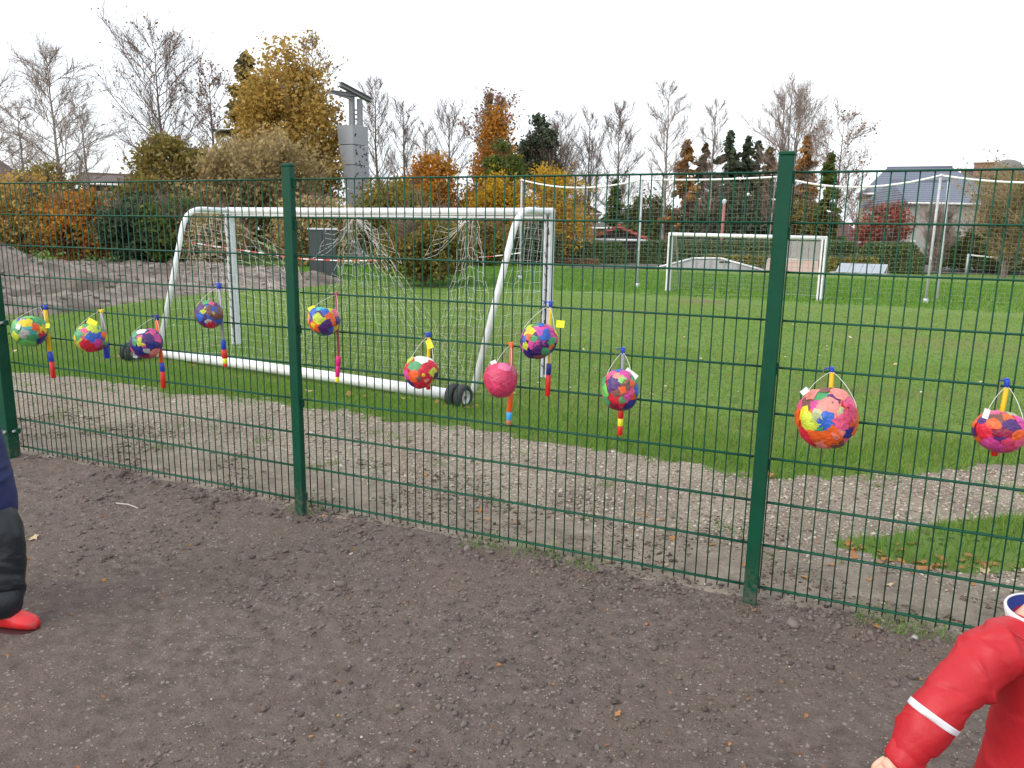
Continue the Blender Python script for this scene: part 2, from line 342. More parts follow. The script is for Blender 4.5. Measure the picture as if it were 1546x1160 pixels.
worn(M['pitch'], [(pw[0][0], pw[0][1], 1.6, 1.0, (0.19, 0.145, 0.085)), (pw[1][0], pw[1][1], 2.6, 1.2, (0.17, 0.19, 0.06)), (pw[2][0], pw[2][1], 1.3, .5, (0.16, 0.18, 0.06)), (pw[3][0], pw[3][1], 1.2, .25, (0.15, 0.13, 0.06)), (pw[4][0], pw[4][1], 3, 1.4, (0.18, 0.20, 0.065)), (pw[5][0], pw[5][1], 2.2, 1.0, (0.16, 0.19, 0.06))])
M['mound'] = ground_mat('heaped_soil', [(0.3, (0.085, 0.066, 0.055)), (0.5, (0.20, 0.165, 0.14)), (0.7, (0.33, 0.285, 0.25))], 1.6, 1.0, 9,
    specks=((5,), ((0.065, 0.05, 0.04),), (0.8,)), big=((0.08, 0.06, 0.048), 0.8, 0.55, 0.5, 0.65))
def struct_np(name, v, f, m, smooth=True):
    u, inv = np.unique(f, return_inverse=True)
    o = part_np(name, v[u], inv.reshape(f.shape), m, None, smooth); o['kind'] = 'structure'; return o
struct_np('yard_ground', allv, q[yard], M['yard'])
struct_np('gravel_path', allv, q[pth], M['path'])
struct_np('grass_pitch', allv, q[gr], M['pitch'])
# heaped soil left of the pitch
mp_ = np.array([gp(*p)[:2] for p in [(-250, 520), (-80, 492), (0, 484), (90, 479), (170, 463), (260, 452), (330, 442), (420, 438), (500, 433), (540, 424), (470, 413), (380, 403), (280, 398), (150, 398), (40, 398), (-100, 392), (-300, 400)]])
gx, gy = np.meshgrid(np.arange(-46, -7.5, 0.16), np.arange(2.5, 30, 0.16))
sdm = poly_sd(gx, gy, mp_)+1.0*(fbm(gx*0.9, gy*0.9, 31)-0.5)
k = np.clip(-sdm/1.6, 0, 1); k = k*k*(3-2*k)
hp = gp(-70, 428)
heap = 1.25*np.exp(-(((gx-hp[0])/3.2)**2+((gy-hp[1])/2.6)**2))
gz = base_z(gy)+np.where(sdm > 0, -0.12, 0)+k*(0.10+0.55*(fbm(gx*0.55, gy*0.55, 33)-0.35)+0.42*(fbm(gx*1.5, gy*2.2, 34, 4)-0.5)+0.26*(fbm(gx*4, gy*6, 36, 2)-0.5)+heap)
ii = np.arange(gx.size).reshape(gx.shape)
fq = np.stack([ii[:-1, :-1], ii[:-1, 1:], ii[1:, 1:], ii[1:, :-1]], -1).reshape(-1, 4)
keep = (sdm[:-1, :-1] < 0.5).ravel()
struct_np('soil_mound', np.stack([gx.ravel(), gy.ravel(), gz.ravel()], -1), fq[keep], M['mound'], True)

# scatter helpers ------------------------------------------------------------
rg = np.random.default_rng(5)
def in_view(x, y, m=0.08):
    z = base_z(y); d0 = np.stack([x-CAM[0], y-CAM[1], z-CAM[2]], -1); w = d0@FWD
    a = (d0@RGT)/w*FPX/IMW; b = (d0@UPV)/w*FPX/IMH
    return (w > 0.3) & (np.abs(a) < 0.5+m) & (np.abs(b) < 0.5+m)
OCT = np.array([(1, 0, 0), (-1, 0, 0), (0, 1, 0), (0, -1, 0), (0, 0, 1), (0, 0, -1)], float)
OCF = np.array([(0, 2, 4), (2, 1, 4), (1, 3, 4), (3, 0, 4), (2, 0, 5), (1, 2, 5), (3, 1, 5), (0, 3, 5)])
# 12-vertex-ish rock: subdivided octahedron (18 v, 32 t)
def sub_oct():
    v = [tuple(p) for p in OCT]; f = []; c = {}
    def mid(a, b):
        kk = (min(a, b), max(a, b))
        if kk not in c: c[kk] = len(v); v.append(tuple(nrm(V3(v[a])+V3(v[b]))))
        return c[kk]
    for a, b, d in OCF:
        ab, bd, da = mid(a, b), mid(b, d), mid(d, a); f += [(a, ab, da), (ab, b, bd), (da, bd, d), (ab, bd, da)]
    return np.array(v), np.array(f)
SOV, SOF = sub_oct()
def rocks(x, y, z, s, squash=0.6, fine=False):
    bv, bf = (SOV, SOF) if fine else (OCT, OCF); n = len(x); k_ = len(bv)
    a = rg.uniform(0, 6.28, n); sc = np.stack([s*rg.uniform(0.7, 1.3, n), s*rg.uniform(0.6, 1.1, n), s*squash*rg.uniform(0.6, 1.2, n)], -1)
    P = bv[None]*sc[:, None]*(1+rg.uniform(-0.28, 0.28, (n, k_, 1)))
    ca, sa = np.cos(a)[:, None], np.sin(a)[:, None]
    xx = P[..., 0]*ca-P[..., 1]*sa; yy = P[..., 0]*sa+P[..., 1]*ca
    tl = rg.uniform(-0.4, 0.4, (n, 1)); zz = P[..., 2]+xx*tl*0.5
    v = np.stack([xx+x[:, None], yy+y[:, None], zz+z[:, None]], -1).reshape(-1, 3)
    f = (bf[None]+(np.arange(n)*k_)[:, None, None]).reshape(-1, 3); return v, f
def scatter(n, x0, x1, y0, y1, test, m=0.08):
    x = rg.uniform(x0, x1, n); y = rg.uniform(y0, y1, n); ok = in_view(x, y, m) & test(x, y); return x[ok], y[ok]
# soil crumbs on the yard
cl = lambda x, y: (y < yard_edge(x)) & (fbm(x*1.3, y*1.3, 41) > 0.50+0.26*(rg.uniform(0, 1, np.shape(x))-0.5)-0.10*np.exp(-((y+0.45)/0.35)**2))
x, y = scatter(64000, -4.5, 5.5, -2.6, 0.1, cl)
s = np.clip(rg.lognormal(-5.45, 0.62, len(x)), 0.002, 0.018)
v, f = rocks(x, y, height(x, y)+s*0.1, s, 0.65)
M['crumb'] = mat('soil_crumbs', (0.1, 0.08, 0.07), 0.95, bump=0.4, bscale=120, island=[(0.075, 0.06, 0.055), (0.13, 0.105, 0.097), (0.175, 0.148, 0.136), (0.13, 0.098, 0.084), (0.21, 0.18, 0.165)], spec=0.2)
part_np('soil_crumbs', v, f, M['crumb'], None, True, kind='stuff')
# small pale grit
x, y = scatter(9000, -4.5, 5.5, -2.6, 0.05, lambda x, y: y < yard_edge(x)); s = np.clip(rg.lognormal(-5.7, 0.4, len(x)), 0.0015, 0.008)
v, f = rocks(x, y, height(x, y)+s*0.2, s, 0.6)
M['grit'] = mat('grit', (0.3, 0.28, 0.26), 0.9, island=[(0.15, 0.13, 0.12), (0.24, 0.21, 0.19), (0.42, 0.40, 0.37), (0.30, 0.17, 0.12), (0.2, 0.18, 0.17)], spec=0.2)
part_np('yard_grit', v, f, M['grit'], None, True, kind='stuff')
# gravel of the path
def on_path(x, y): return (y > yard_edge(x)) & ~is_grass(x, y)
def gden(x, y):
    u = rg.uniform(0, 1, np.shape(x)); c = np.clip((y-0.5-0.7*(fbm(x*1.1, y*1.1, 51)-0.5))/0.6, 0.04, 1)*np.clip((x+7)/7, 0.35, 1)*(0.55+1.1*fbm(x*1.7, y*2.5, 57))
    return on_path(x, y) & (u < c)
x, y = scatter(85000, -9, 5.5, 0.0, 3.2, gden); s = np.clip(rg.lognormal(-5.05, 0.5, len(x)), 0.003, 0.022)
v, f = rocks(x, y, height(x, y)+s*0.15, s, 0.6)
M['gravel'] = mat('gravel_stone', (0.35, 0.31, 0.27), 0.9, island=[(0.12, 0.095, 0.07), (0.24, 0.198, 0.15), (0.36, 0.305, 0.235), (0.48, 0.425, 0.345), (0.30, 0.23, 0.165), (0.60, 0.55, 0.47)], spec=0.25)
part_np('gravel', v, f, M['gravel'], None, True, kind='stuff')
x, y = scatter(26000, -5, 5, 0.03, 1.1, lambda x, y: on_path(x, y) & (fbm(x*2.1, y*2.1, 53) > 0.47)); s = np.clip(rg.lognormal(-5.4, 0.6, len(x)), 0.002, 0.02)
v, f = rocks(x, y, height(x, y)+s*0.15, s, 0.6); M['debris'] = mat('soil_debris', (0.1, 0.08, 0.07), 0.95, island=[(0.06, 0.045, 0.035), (0.12, 0.09, 0.07), (0.20, 0.16, 0.13), (0.10, 0.07, 0.05), (0.30, 0.26, 0.22)], spec=0.2)
part_np('soil_debris', v, f, M['debris'], None, True, kind='stuff')
# grass blades
def blades(n, x0, x1, y0, y1, test, h0, h1, w, m=0.06):
    x, y = scatter(n, x0, x1, y0, y1, test, m); k_ = len(x); z = height(x, y)-0.004
    a = rg.uniform(0, 6.28, k_); h = rg.uniform(h0, h1, k_)*(0.6+0.8*fbm(x*1.2, y*1.2, 61)); ln = rg.uniform(0.1, 0.9, k_)*h; b = rg.uniform(0, 6.28, k_)
    wx = np.cos(a)*w*rg.uniform(0.6, 1.4, k_); wy = np.sin(a)*w*rg.uniform(0.6, 1.4, k_)
    p0 = np.stack([x-wx, y-wy, z], -1); p1 = np.stack([x+wx, y+wy, z], -1); p2 = np.stack([x+np.cos(b)*ln, y+np.sin(b)*ln, z+h], -1)
    return np.stack([p0, p1, p2], 1).reshape(-1, 3), np.arange(k_*3).reshape(-1, 3)
M['blade'] = mat('grass_blade', (0.106, 0.173, 0.040), 0.6, island=[(0.104, 0.200, 0.026), (0.148, 0.275, 0.038), (0.191, 0.313, 0.055), (0.223, 0.286, 0.075), (0.297, 0.270, 0.100)], transl=0.25, spec=0.25)
M['blade_lush'] = mat('grass_blade_lush', (0.085, 0.216, 0.030), 0.6, island=[(0.069, 0.178, 0.015), (0.106, 0.254, 0.026), (0.148, 0.292, 0.038), (0.201, 0.292, 0.060)], transl=0.3, spec=0.25)
V_, F_ = [], []; off = 0
for a in [(130000, -9, 6, 1.5, 4.2, is_grass, 0.025, 0.06, 0.003), (110000, -12, 8, 4.2, 9, is_grass, 0.02, 0.05, 0.004), (80000, -16, 10, 9, 19, is_grass, 0.02, 0.05, 0.007)]:
    v, f = blades(*a); V_.append(v); F_.append(f+off); off += len(v)
part_np('short_grass', np.concatenate(V_), np.concatenate(F_), M['blade'], None, False, kind='stuff')
def edge_g(x, y): return is_grass(x, y) & (y < grass_edge(x, y)+0.9) & (rg.uniform(0, 1, np.shape(x)) < 0.8*fbm(x*1.5, y*1.5, 66)+0.2)
V_, F_ = [], []; off = 0
def tuft_at_fence(x, y): return (np.abs(y-0.06) < 0.11) & (fbm(x*2.3, x*0+0.7, 71, 3) > 0.585) & (rg.uniform(0, 1, np.shape(x)) < 0.7)
for a in [(110000, -9, 6, 0.5, 4.0, edge_g, 0.04, 0.10, 0.003), (9000, -4, 4.5, -0.06, 0.2, tuft_at_fence, 0.02, 0.06, 0.002),
          (60000, -8, 5, 0.5, 2.8, lambda x, y: on_path(x, y) & (fbm(x*4.5, y*4.5, 77, 3) > 0.745-0.17*np.exp(-((grass_edge(x, y)-y)/0.22))), 0.02, 0.06, 0.0025),
          (90000, -20, 14, 20.5, 33, lambda x, y: y > 20.5, 0.05, 0.13, 0.012)]:
    v, f = blades(*a); V_.append(v); F_.append(f+off); off += len(v)
part_np('lush_grass', np.concatenate(V_), np.concatenate(F_), M['blade_lush'], None, False, kind='stuff')

x, y = scatter(700, -9, 7, 2.4, 16, is_grass); x = x[:120]; y = y[:120]; nr_ = np.random.default_rng(3); M['scrap'] = mat('pale_scrap', (0.5, 0.47, 0.38), 0.7, island=[(0.6, 0.58, 0.52), (0.42, 0.33, 0.16), (0.36, 0.22, 0.09)])
def leaves_flat(P, size):
    n = len(P); a = nr_.uniform(0, 6.28, n); s_ = size*nr_.uniform(.5, 1.5, n); e = np.stack([np.cos(a), np.sin(a), nr_.uniform(-.2, .5, n)], -1)*s_[:, None]; f_ = np.stack([-np.sin(a), np.cos(a), nr_.uniform(-.2, .5, n)], -1)*s_[:, None]*.6
    return np.stack([P-e, P+f_, P+e, P-f_], 1).reshape(-1, 3), np.arange(n*4).reshape(-1, 4)
v, f = leaves_flat(np.stack([x, y, height(x, y)+.03], -1), .028); part_np('grass_scraps', v, f, M['scrap'], None, False, kind='stuff')
# white touch line across the far end of the pitch (worn, broken)
mb = MB(); lp = [(620, 431), (785, 441), (880, 444), (1000, 446), (1150, 449), (1300, 453), (1420, 457), (1546, 461), (1800, 470)]
lw = [gp(*p) for p in lp]
for a, b in zip(lw[:-1], lw[1:]):
    n_ = max(2, int(np.linalg.norm(b-a)/0.35)); d = nrm(b-a); e = np.array([-d[1], d[0], 0])*0.045
    for i in range(n_):
        if random.random() < 0.3: continue
        p0 = a+(b-a)*i/n_; p1 = a+(b-a)*(i+0.97)/n_
        for p in (p0, p1): p[2] = float(height(np.array([p[0]]), np.array([p[1]]))[0])+0.045
        mb.poly([p0-e, p1-e, p1+e, p0+e])
M['line'] = mat('line_chalk', (0.42, 0.50, 0.36), 0.9, col2=(0.16, 0.26, 0.10), vscale=3)
o = part('touch_line', mb, M['line']); o['kind'] = 'structure'
# asphalt of the skate area beyond the bank
A = [gp(-0+860, 405), gp(1700, 418), ad_(1700, 390, 75), ad_(860, 390, 75)]
mb = MB(); zz = -0.17
mb.poly([(p[0], p[1], zz) for p in A])
M['asphalt'] = mat('asphalt', (0.10, 0.095, 0.09), 0.9, var=0.3, vscale=2, bump=0.2, bscale=30, dirt=((0.22, 0.19, 0.15), 0.6, 0.4))
o = part('asphalt_court', mb, M['asphalt']); o['kind'] = 'structure'

# ------------------------------------------------------------------ fence
FEN = thing('mesh_fence', 'dark green double rod mesh fence running across the yard with the lanterns hung on it', 'fence', (1.26, 0, -0.075))
POSTS = [(-2.50, 0.08, 0.08, 'end'), (0.018, 0.06, 0.04, 'mid'), (2.522, 0.06, 0.04, 'mid'), (5.04, 0.06, 0.04, 'mid')]
for px_, w, d_, kd in POSTS:
    top = 1.865; yb = -0.007
    mb = MB().box((px_, yb-d_/2, (top-0.35)/2), (w, d_, top+0.35), bev=0.004)
    po = part('fence_post', mb, M['fence'], FEN)
    part('post_cap', MB().box((px_, yb-d_/2, top+0.006), (w+0.005, d_+0.005, 0.016), bev=0.004), M['fence'], po)
    side = 1
    for zc in (1.78, 1.56, 1.0, 0.58, 0.03) if kd == 'mid' else ():
        part('clamp', MB().box((px_+w/2+0.003, yb-0.012, zc), (0.008, 0.026, 0.05), bev=0.002), M['fence'], po)
    if kd == 'end':
        for zc in (0.88, 0.12):
            b = MB().box((px_+w/2+0.012, -0.03, zc), (0.055, 0.03, 0.035), bev=0.003)
            c = part('clamp', b, M['fence'], po)
            for bx in (px_+0.0, px_+0.022):
                pass
            part('bolt', MB().tube([(px_-0.02, yb-d_-0.012, zc), (px_-0.02, yb-d_+0.002, zc)], 0.011, 8), M['steel'], po)
            part('bolt', MB().tube([(px_+0.02, yb-d_-0.012, zc), (px_+0.02, yb-d_+0.002, zc)], 0.011, 8), M['steel'], po)
            part('bolt', MB().tube([(px_+w/2+0.02, -0.062, zc+0.002), (px_+w/2+0.02, -0.045, zc+0.002)], 0.009, 8), M['steel'], po)
vm = None; hm = {}
for a, b in zip(POSTS[:-1], POSTS[1:]):
    x0 = a[0]+a[1]/2+0.004; x1 = b[0]-b[1]/2-0.004
    c0 = (a[0]+b[0])/2; L_ = x1-x0
    # horizontal double rods
    for i in range(10):
        z = 0.2*i; key = round(L_, 3)
        ztilt = 0.0
        if key not in hm:
            m2 = MB()
            for yy in (-0.0065, 0.0065): m2.tube([(-L_/2, yy, 0), (-L_/4, yy, 0.0004), (0, yy, -0.0004), (L_/4, yy, 0.0003), (L_/2, yy, 0)], 0.0042, 8)
            o = part('horizontal_wire', m2, M['fence_wire'], None, True); hm[key] = o.data
            o.parent = FEN; o.location = ((x0+x1)/2-1.26, 0, z+0.075)
        else:
            o = bpy.data.objects.new('horizontal_wire', hm[key]); link(o, FEN); o.location = ((x0+x1)/2-1.26, 0, z+0.075)
    n_ = int(L_/0.05); 
    for j in range(n_+1):
        xx = (x0+x1)/2+(j-n_/2)*0.05
        if vm is None:
            o = part('vertical_wire', MB().tube([(0, 0, -0.03), (0, 0, 0.6), (0, 0, 1.2), (0, 0, 1.803)], 0.0031, 6), M['fence_wire'], None, True); vm = o.data
            o.parent = FEN
        else:
            o = bpy.data.objects.new('vertical_wire', vm); link(o, FEN)
        o.location = (xx-1.26, 0, 0.075)
# gate leaf whose hinge stile shows at the left edge
g0 = fp(6, 640, -0.03)
GT = thing('yard_gate', 'green steel gate leaf showing only its edge left of the end post', 'gate', (-2.66, 0.03, -0.075))
gx_ = -2.615
part('gate_stile', MB().box((gx_-0.02, 0.03, 0.97), (0.06, 0.06, 1.86), bev=0.004), M['fence'], GT)
part('gate_rail', MB().box((gx_-0.62, 0.03, 0.09), (1.14, 0.06, 0.05), bev=0.004), M['fence'], GT)
part('gate_rail', MB().box((gx_-0.62, 0.03, 1.86), (1.14, 0.06, 0.05), bev=0.004), M['fence'], GT)
part('gate_stile', MB().box((gx_-1.22, 0.03, 0.97), (0.06, 0.06, 1.86), bev=0.004), M['fence'], GT)
for j in range(8):
    part('gate_bar', MB().box((gx_-0.17-j*0.128, 0.03, 0.975), (0.025, 0.025, 1.72)), M['fence'], GT)

# ------------------------------------------------------------------ lanterns and lantern sticks
PC = {'r': (0.62, 0.018, 0.045), 'o': (0.80, 0.12, 0.02), 'p': (0.74, 0.10, 0.22), 'm': (0.62, 0.06, 0.30), 'g': (0.07, 0.33, 0.13), 'l': (0.52, 0.62, 0.05),
      'y': (0.82, 0.58, 0.02), 'b': (0.03, 0.12, 0.50), 'n': (0.018, 0.022, 0.20), 'v': (0.075, 0.025, 0.16), 'w': (0.78, 0.77, 0.74), 'k': (0.19, 0.075, 0.06),
      't': (0.06, 0.42, 0.42), 'f': (0.80, 0.24, 0.20), 'd': (0.28, 0.012, 0.05), 'P': (0.60, 0.045, 0.125), 'Q': (0.74, 0.17, 0.33), 's': (0.40, 0.45, 0.22), 'e': (0.42, 0.42, 0.40), 'a':(0.16,0.55,0.12)}
for kk in PC:
    M['pp_'+kk] = mat('tissue_paper_'+kk, PC[kk], 0.36, var=0.25, vscale=22, bump=0.4, bscale=60, transl=0.12, spec=0.5, dirt=(tuple(min(1, q_*1.5+0.07) for q_ in PC[kk]), 0.4, 30))
M['paper_in'] = mat('paper_inner', (0.7, 0.68, 0.62), 0.7, var=0.1)
M['tag_y'] = mat('yellow_card', (0.80, 0.80, 0.03), 0.6, var=0.04); M['tag_w'] = mat('white_card', (0.82, 0.82, 0.82), 0.6, var=0.03)
M['wire'] = mat('white_wire', (0.72, 0.72, 0.70), 0.5, var=0.05)
for nm, c in {'s_y': (0.80, 0.50, 0.01), 's_b': (0.012, 0.05, 0.42), 's_r': (0.60, 0.02, 0.015), 's_o': (0.75, 0.13, 0.02), 's_g': (0.30, 0.31, 0.33), 's_m': (0.33, 0.06, 0.09), 's_p': (0.66, 0.02, 0.18),
              's_c': (0.06, 0.38, 0.75), 's_n': (0.02, 0.03, 0.2), 's_k': (0.24, 0.12, 0.09), 's_l': (0.78, 0.78, 0.03), 's_ob': (0.46, 0.17, 0.08)}.items():
    M[nm] = mat('plastic_'+nm, c, 0.35, var=0.06)
LSEED = [0.0]
def ellip(center, n, R, az):
    # round about the axis az, slightly egg shaped
    zf = float(np.dot(n, az)); q = LSEED[0]; w = 1+0.030*math.sin(3.1*n[0]+q*1.7)*math.cos(2.3*n[2]+q)+0.022*math.sin(5.3*n[1]+2.7*n[2]+q*2.3)+0.010*math.sin(9*n[0]+7*n[2]+q)
    return center+((n-az*zf)*R[0]*(1+0.04*zf)+az*zf*R[1])*w
def lantern(px, py, rxp, ryp, cut, pal, patches, label, hookpx, tagdef=None, seed=0, rim=None, base='w', handle=((-0.8, 0.72), (0.85, 0.6)), npatch=30, gap=0.035, roll=0.0):
    rn = random.Random(seed)
    c = fp(px, py, -0.14)
    for _ in range(4):
        dd = depth_of(c)
        r0 = rxp*dd/FPX; c = fp(px, py, -(gap+r0))
    dd = depth_of(c); R = (rxp*dd/FPX, ryp*dd/FPX)
    T = thing('paper_lantern', label, 'lantern', c+np.array([0, 0, -R[1]]), 'paper lanterns hung on the fence')
    F = nrm(CAM-c); Rv = nrm(np.cross((0, 0, 1), F)); Uv = np.cross(F, Rv)
    cutz = cut
    Fh = nrm(np.array([F[0], F[1], 0])); AZ = nrm(np.array([0, 0, 1.])-0.34*Fh+roll*Rv)
    # shell, outside then inside
    LSEED[0] = seed*1.37; a0 = -math.pi/2+0.02; a1 = math.asin(min(0.99, cutz)); e1_ = nrm(np.cross(AZ, (0, 1, 0.2))); e2_ = np.cross(AZ, e1_); rings = []
    for inn in (0, 1):
        for i in (range(17) if not inn else range(16, -1, -1)):
            a = a0+(a1-a0)*i/16; rings.append([ellip(c, e1_*math.cos(a)*math.cos(h)+e2_*math.cos(a)*math.sin(h)+AZ*math.sin(a), (R[0]-0.003*inn, R[1]-0.003*inn), AZ) for h in np.linspace(0, 2*math.pi, 33)[:-1]])
    sh = part('paper_shell', MB().loft(rings), [M['pp_'+base]], T, True)
    cache = []
    def patch(n0, s, colr, k_, lay):
        t1 = nrm(np.cross(n0, (0.3, 0.2, 1))); t2 = np.cross(n0, t1)
        kc = rn.choice([4, 4, 5, 6]); a_ = rn.uniform(0, 6.28); per = []
        cor = [(s*rn.uniform(0.75, 1.15), a_+2*math.pi*(i+rn.uniform(-0.2, 0.2))/kc) for i in range(kc)]
        cp = [np.array([r_*math.cos(t_), r_*math.sin(t_)]) for r_, t_ in cor]
        for i in range(kc):
            a, b = cp[i], cp[(i+1) % kc]
            for tt in (0, 0.33, 0.66): per.append(a+(b-a)*tt+np.array([rn.uniform(-1, 1), rn.uniform(-1, 1)])*s*0.045)
        m_ = len(per); vs = []; off_ = 0.0012+0.0007*lay
        zmax = cutz+0.012
        def put(q_, o_):
            n = nrm(n0+t1*q_[0]+t2*q_[1])
            zn = float(np.dot(n, AZ))
            if zn > zmax:
                n = nrm(n-AZ*zn)*math.sqrt(max(1e-6, 1-zmax*zmax))+AZ*zmax
            p = ellip(c, n, R, AZ); return p+n*o_
        vs.append(put(np.zeros(2), off_))
        for fr in (0.4, 0.72, 1.0):
            for q_ in per: vs.append(put(q_*fr, off_+(0.0006*rn.uniform(-1, 1) if fr < 1 else -0.0005+0.0005*rn.uniform(0, 1))))
        fs = [(0, 1+i, 1+(i+1) % m_) for i in range(m_)]+[(1+g_*m_+i, 1+g_*m_+m_+i, 1+g_*m_+m_+(i+1) % m_, 1+g_*m_+(i+1) % m_) for g_ in (0, 1) for i in range(m_)]
        part('paper_or_highlight_patch', MB().add(vs, fs), M['pp_'+colr], T, True)
    ga = math.pi*(3-math.sqrt(5))
    for i in range(npatch):
        z = -1+(cutz+1)*(i+0.5)/npatch; th = i*ga+seed; rr = math.sqrt(1-z*z)
        bx_ = nrm(np.cross(AZ, (0.2, 1, 0.1))); by_ = np.cross(AZ, bx_)
        patch(bx_*rr*math.cos(th)+by_*rr*math.sin(th)+AZ*z, rn.uniform(0.46, 0.68), rn.choice(pal), i, rn.uniform(0, 2))
    for i, (u, v_, s, cc) in enumerate(patches):
        q_ = u*u+v_*v_
        if q_ > 0.96: sc = math.sqrt(0.96/q_); u *= sc; v_ *= sc; q_ = 0.96
        n0 = u*Rv+v_*Uv+math.sqrt(1-q_)*F
        patch(nrm(n0), s*1.2, cc, i, 3.6+i*0.22)
    # wire handle
    hk = fp(hookpx[0], hookpx[1], -0.022)
    (lu, lv), (ru, rv) = handle
    A0 = c+Rv*R[0]*lu+np.array([0, 0, R[1]*lv])+F*0.02; B0 = c+Rv*R[0]*ru+np.array([0, 0, R[1]*rv])+F*0.02
    for a, b in ((A0, hk), (B0, hk)):
        ctrl = (a+b)/2; ctrl = np.array([a[0]*0.62+b[0]*0.38, a[1]*0.5+b[1]*0.5, a[2]*0.28+b[2]*0.72])
        pts = [a*(1-t)**2+ctrl*2*t*(1-t)+b*t*t for t in np.linspace(0, 1, 9)]
        part('handle_wire', MB().tube([a-np.array([0, 0, 0.03])]+pts, 0.0011, 6), M['wire'], T, True)
    if tagdef:
        tx, ty, tw, th, rot, tm = tagdef
        q_ = dp(tx, ty, depth_of(c)-R[0]*0.45); k_ = depth_of(q_)/FPX
        ca, sa = math.cos(math.radians(rot)), math.sin(math.radians(rot)); e1 = ca*RGT+sa*UPV; e2 = -sa*RGT+ca*UPV; e3 = np.cross(e1, e2)
        mb = MB().box(q_, (tw*k_, th*k_, 0.0012), e1, e2, e3)
        part('paper_tag', mb, M['tag_'+tm], T)
    return c, R
def stick(segs, label, hook=True, hookmat='s_b', hookw=0.011, hookdir=-1, armw=0.03, Yp=-0.022):
    """segs: list of (x0,y0,x1,y1,radius,mat,name)"""
    p0 = fp(segs[0][0], segs[0][1], Yp); pl = fp(segs[-1][2], segs[-1][3], Yp)
    T = thing('lantern_stick', label, 'lantern stick', pl, 'lantern sticks hooked on the fence')
    for (x0, y0, x1, y1, r, m_, nm) in segs:
        part(nm, MB().lathe([(0.0005, 0), (r*0.9, 0.0), (r, 0.002), (r, np.linalg.norm(fp(x1, y1, Yp)-fp(x0, y0, Yp))-0.002), (r*0.9, np.linalg.norm(fp(x1, y1, Yp)-fp(x0, y0, Yp)))] , fp(x0, y0, Yp), axis=fp(x1, y1, Yp)-fp(x0, y0, Yp), n=12, cap=True), M[m_], T, True)
    # hook: goes over the wire at the back and carries a little arm
    zt = p0[2]
    part('hook', MB().box(p0+np.array([0, 0.006, -0.004]), (hookw*1.5, 0.018, 0.022), bev=0.003), M[hookmat], T)
    part('hook_arm', MB().tube([p0+np.array([0, 0, 0.0]), p0+np.array([hookdir*armw*0.5, 0.0, 0.002]), p0+np.array([hookdir*armw, 0.004, -0.006])], 0.003, 6), M[hookmat], T, True)
    part('cable', MB().tube([p0+np.array([hookdir*armw, 0.003, -0.005]), p0+np.array([hookdir*armw*1.1, -0.004, -0.05]), p0+np.array([hookdir*armw*1.3, -0.02, -0.11]), p0+np.array([hookdir*armw*1.3, -0.05, -0.17])], 0.0016, 5), M['s_k'], T, True)
    return T
Gn = 'paper lantern '
lantern(45, 500, 24.5, 22.5, 0.86, 'gglyat', [(-.35, .8, .35, 'b'), (-.2, .6, .4, 'y'), (.6, .5, .4, 'g'), (.35, .2, .35, 'o'), (.7, .05, .35, 'y'), (-.3, -.2, .3, 'e'), (-.75, -.3, .35, 'l'), (.6, -.25, .28, 'r'), (.65, -.62, .4, 'n'), (-.2, -.8, .45, 'a'), (0, .9, .3, 'a'), (-.55, .28, .22, 'w'), (.05, -.45, .3, 'g')],  # white patch left of centre is a highlight painted onto the ball
        'green and yellow lantern leftmost on the fence beside the end post', (60, 464), (72, 492, 6, 7, 0, 'y'), 1, base='g')
lantern(138, 510.5, 22.5, 21.5, 0.88, 'rgbpl', [(-.74, .3, .4, 'g'), (-.35, .55, .28, 'p'), (.27, .7, .55, 'l'), (.6, .55, .3, 'g'), (.05, 0.02, .42, 'b'), (.4, 0.05, .3, 'b'), (-.35, -.55, .5, 'r'), (-.1, -.75, .5, 'r'), (.4, -.4, .3, 'm'), (.75, .2, .3, 'o'), (.5, -.75, .3, 'd'), (-.9, 0, .2, 'y')],
        'lantern with blue band, red underside and lime top, second from the end post', (150, 470), (139, 487, 15, 9, -28, 'y'), 2, base='r')
lantern(221, 519, 22.5, 22.5, 0.86, 'vvnvpm', [(-.55, .65, .35, 'g'), (-.25, .8, .3, 'w'), (.3, .55, .3, 'p'), (-.35, .1, .3, 'l'), (-.15, .15, .25, 'y'), (-.7, .15, .25, 'g'), (.45, -.6, .35, 'f'), (0, -.5, .25, 'e'), (-.4, -.7, .4, 'n'), (.1, .3, .4, 'v'), (.7, .3, .3, 'm'), (.3, -.1, .35, 'n'), (-.1, -.85, .3, 'd')],
        'purple lantern with pale scraps, in front of the left end of the goal base bar', (234, 479), None, 3, base='v')
lantern(316, 475, 20, 20.5, 0.9, 'kkkkvb', [(-.4, .3, .26, 'l'), (-.65, -.2, .32, 'b'), (.1, .2, .5, 'k'), (-.1, -.5, .24, 'e'), (.1, -.75, .4, 'r'), (.58, -.5, .4, 'b'), (-.2, .85, .3, 'g'), (.2, .8, .25, 'p'), (-.6, .5, .3, 'v'), (.4, .35, .25, 'b'), (.55, 0, .4, 'k'), (.3, .1, .12, 's')],
        'brown and dark blue lantern hung highest left of the round-looking post', (329, 434), None, 4, base='k')
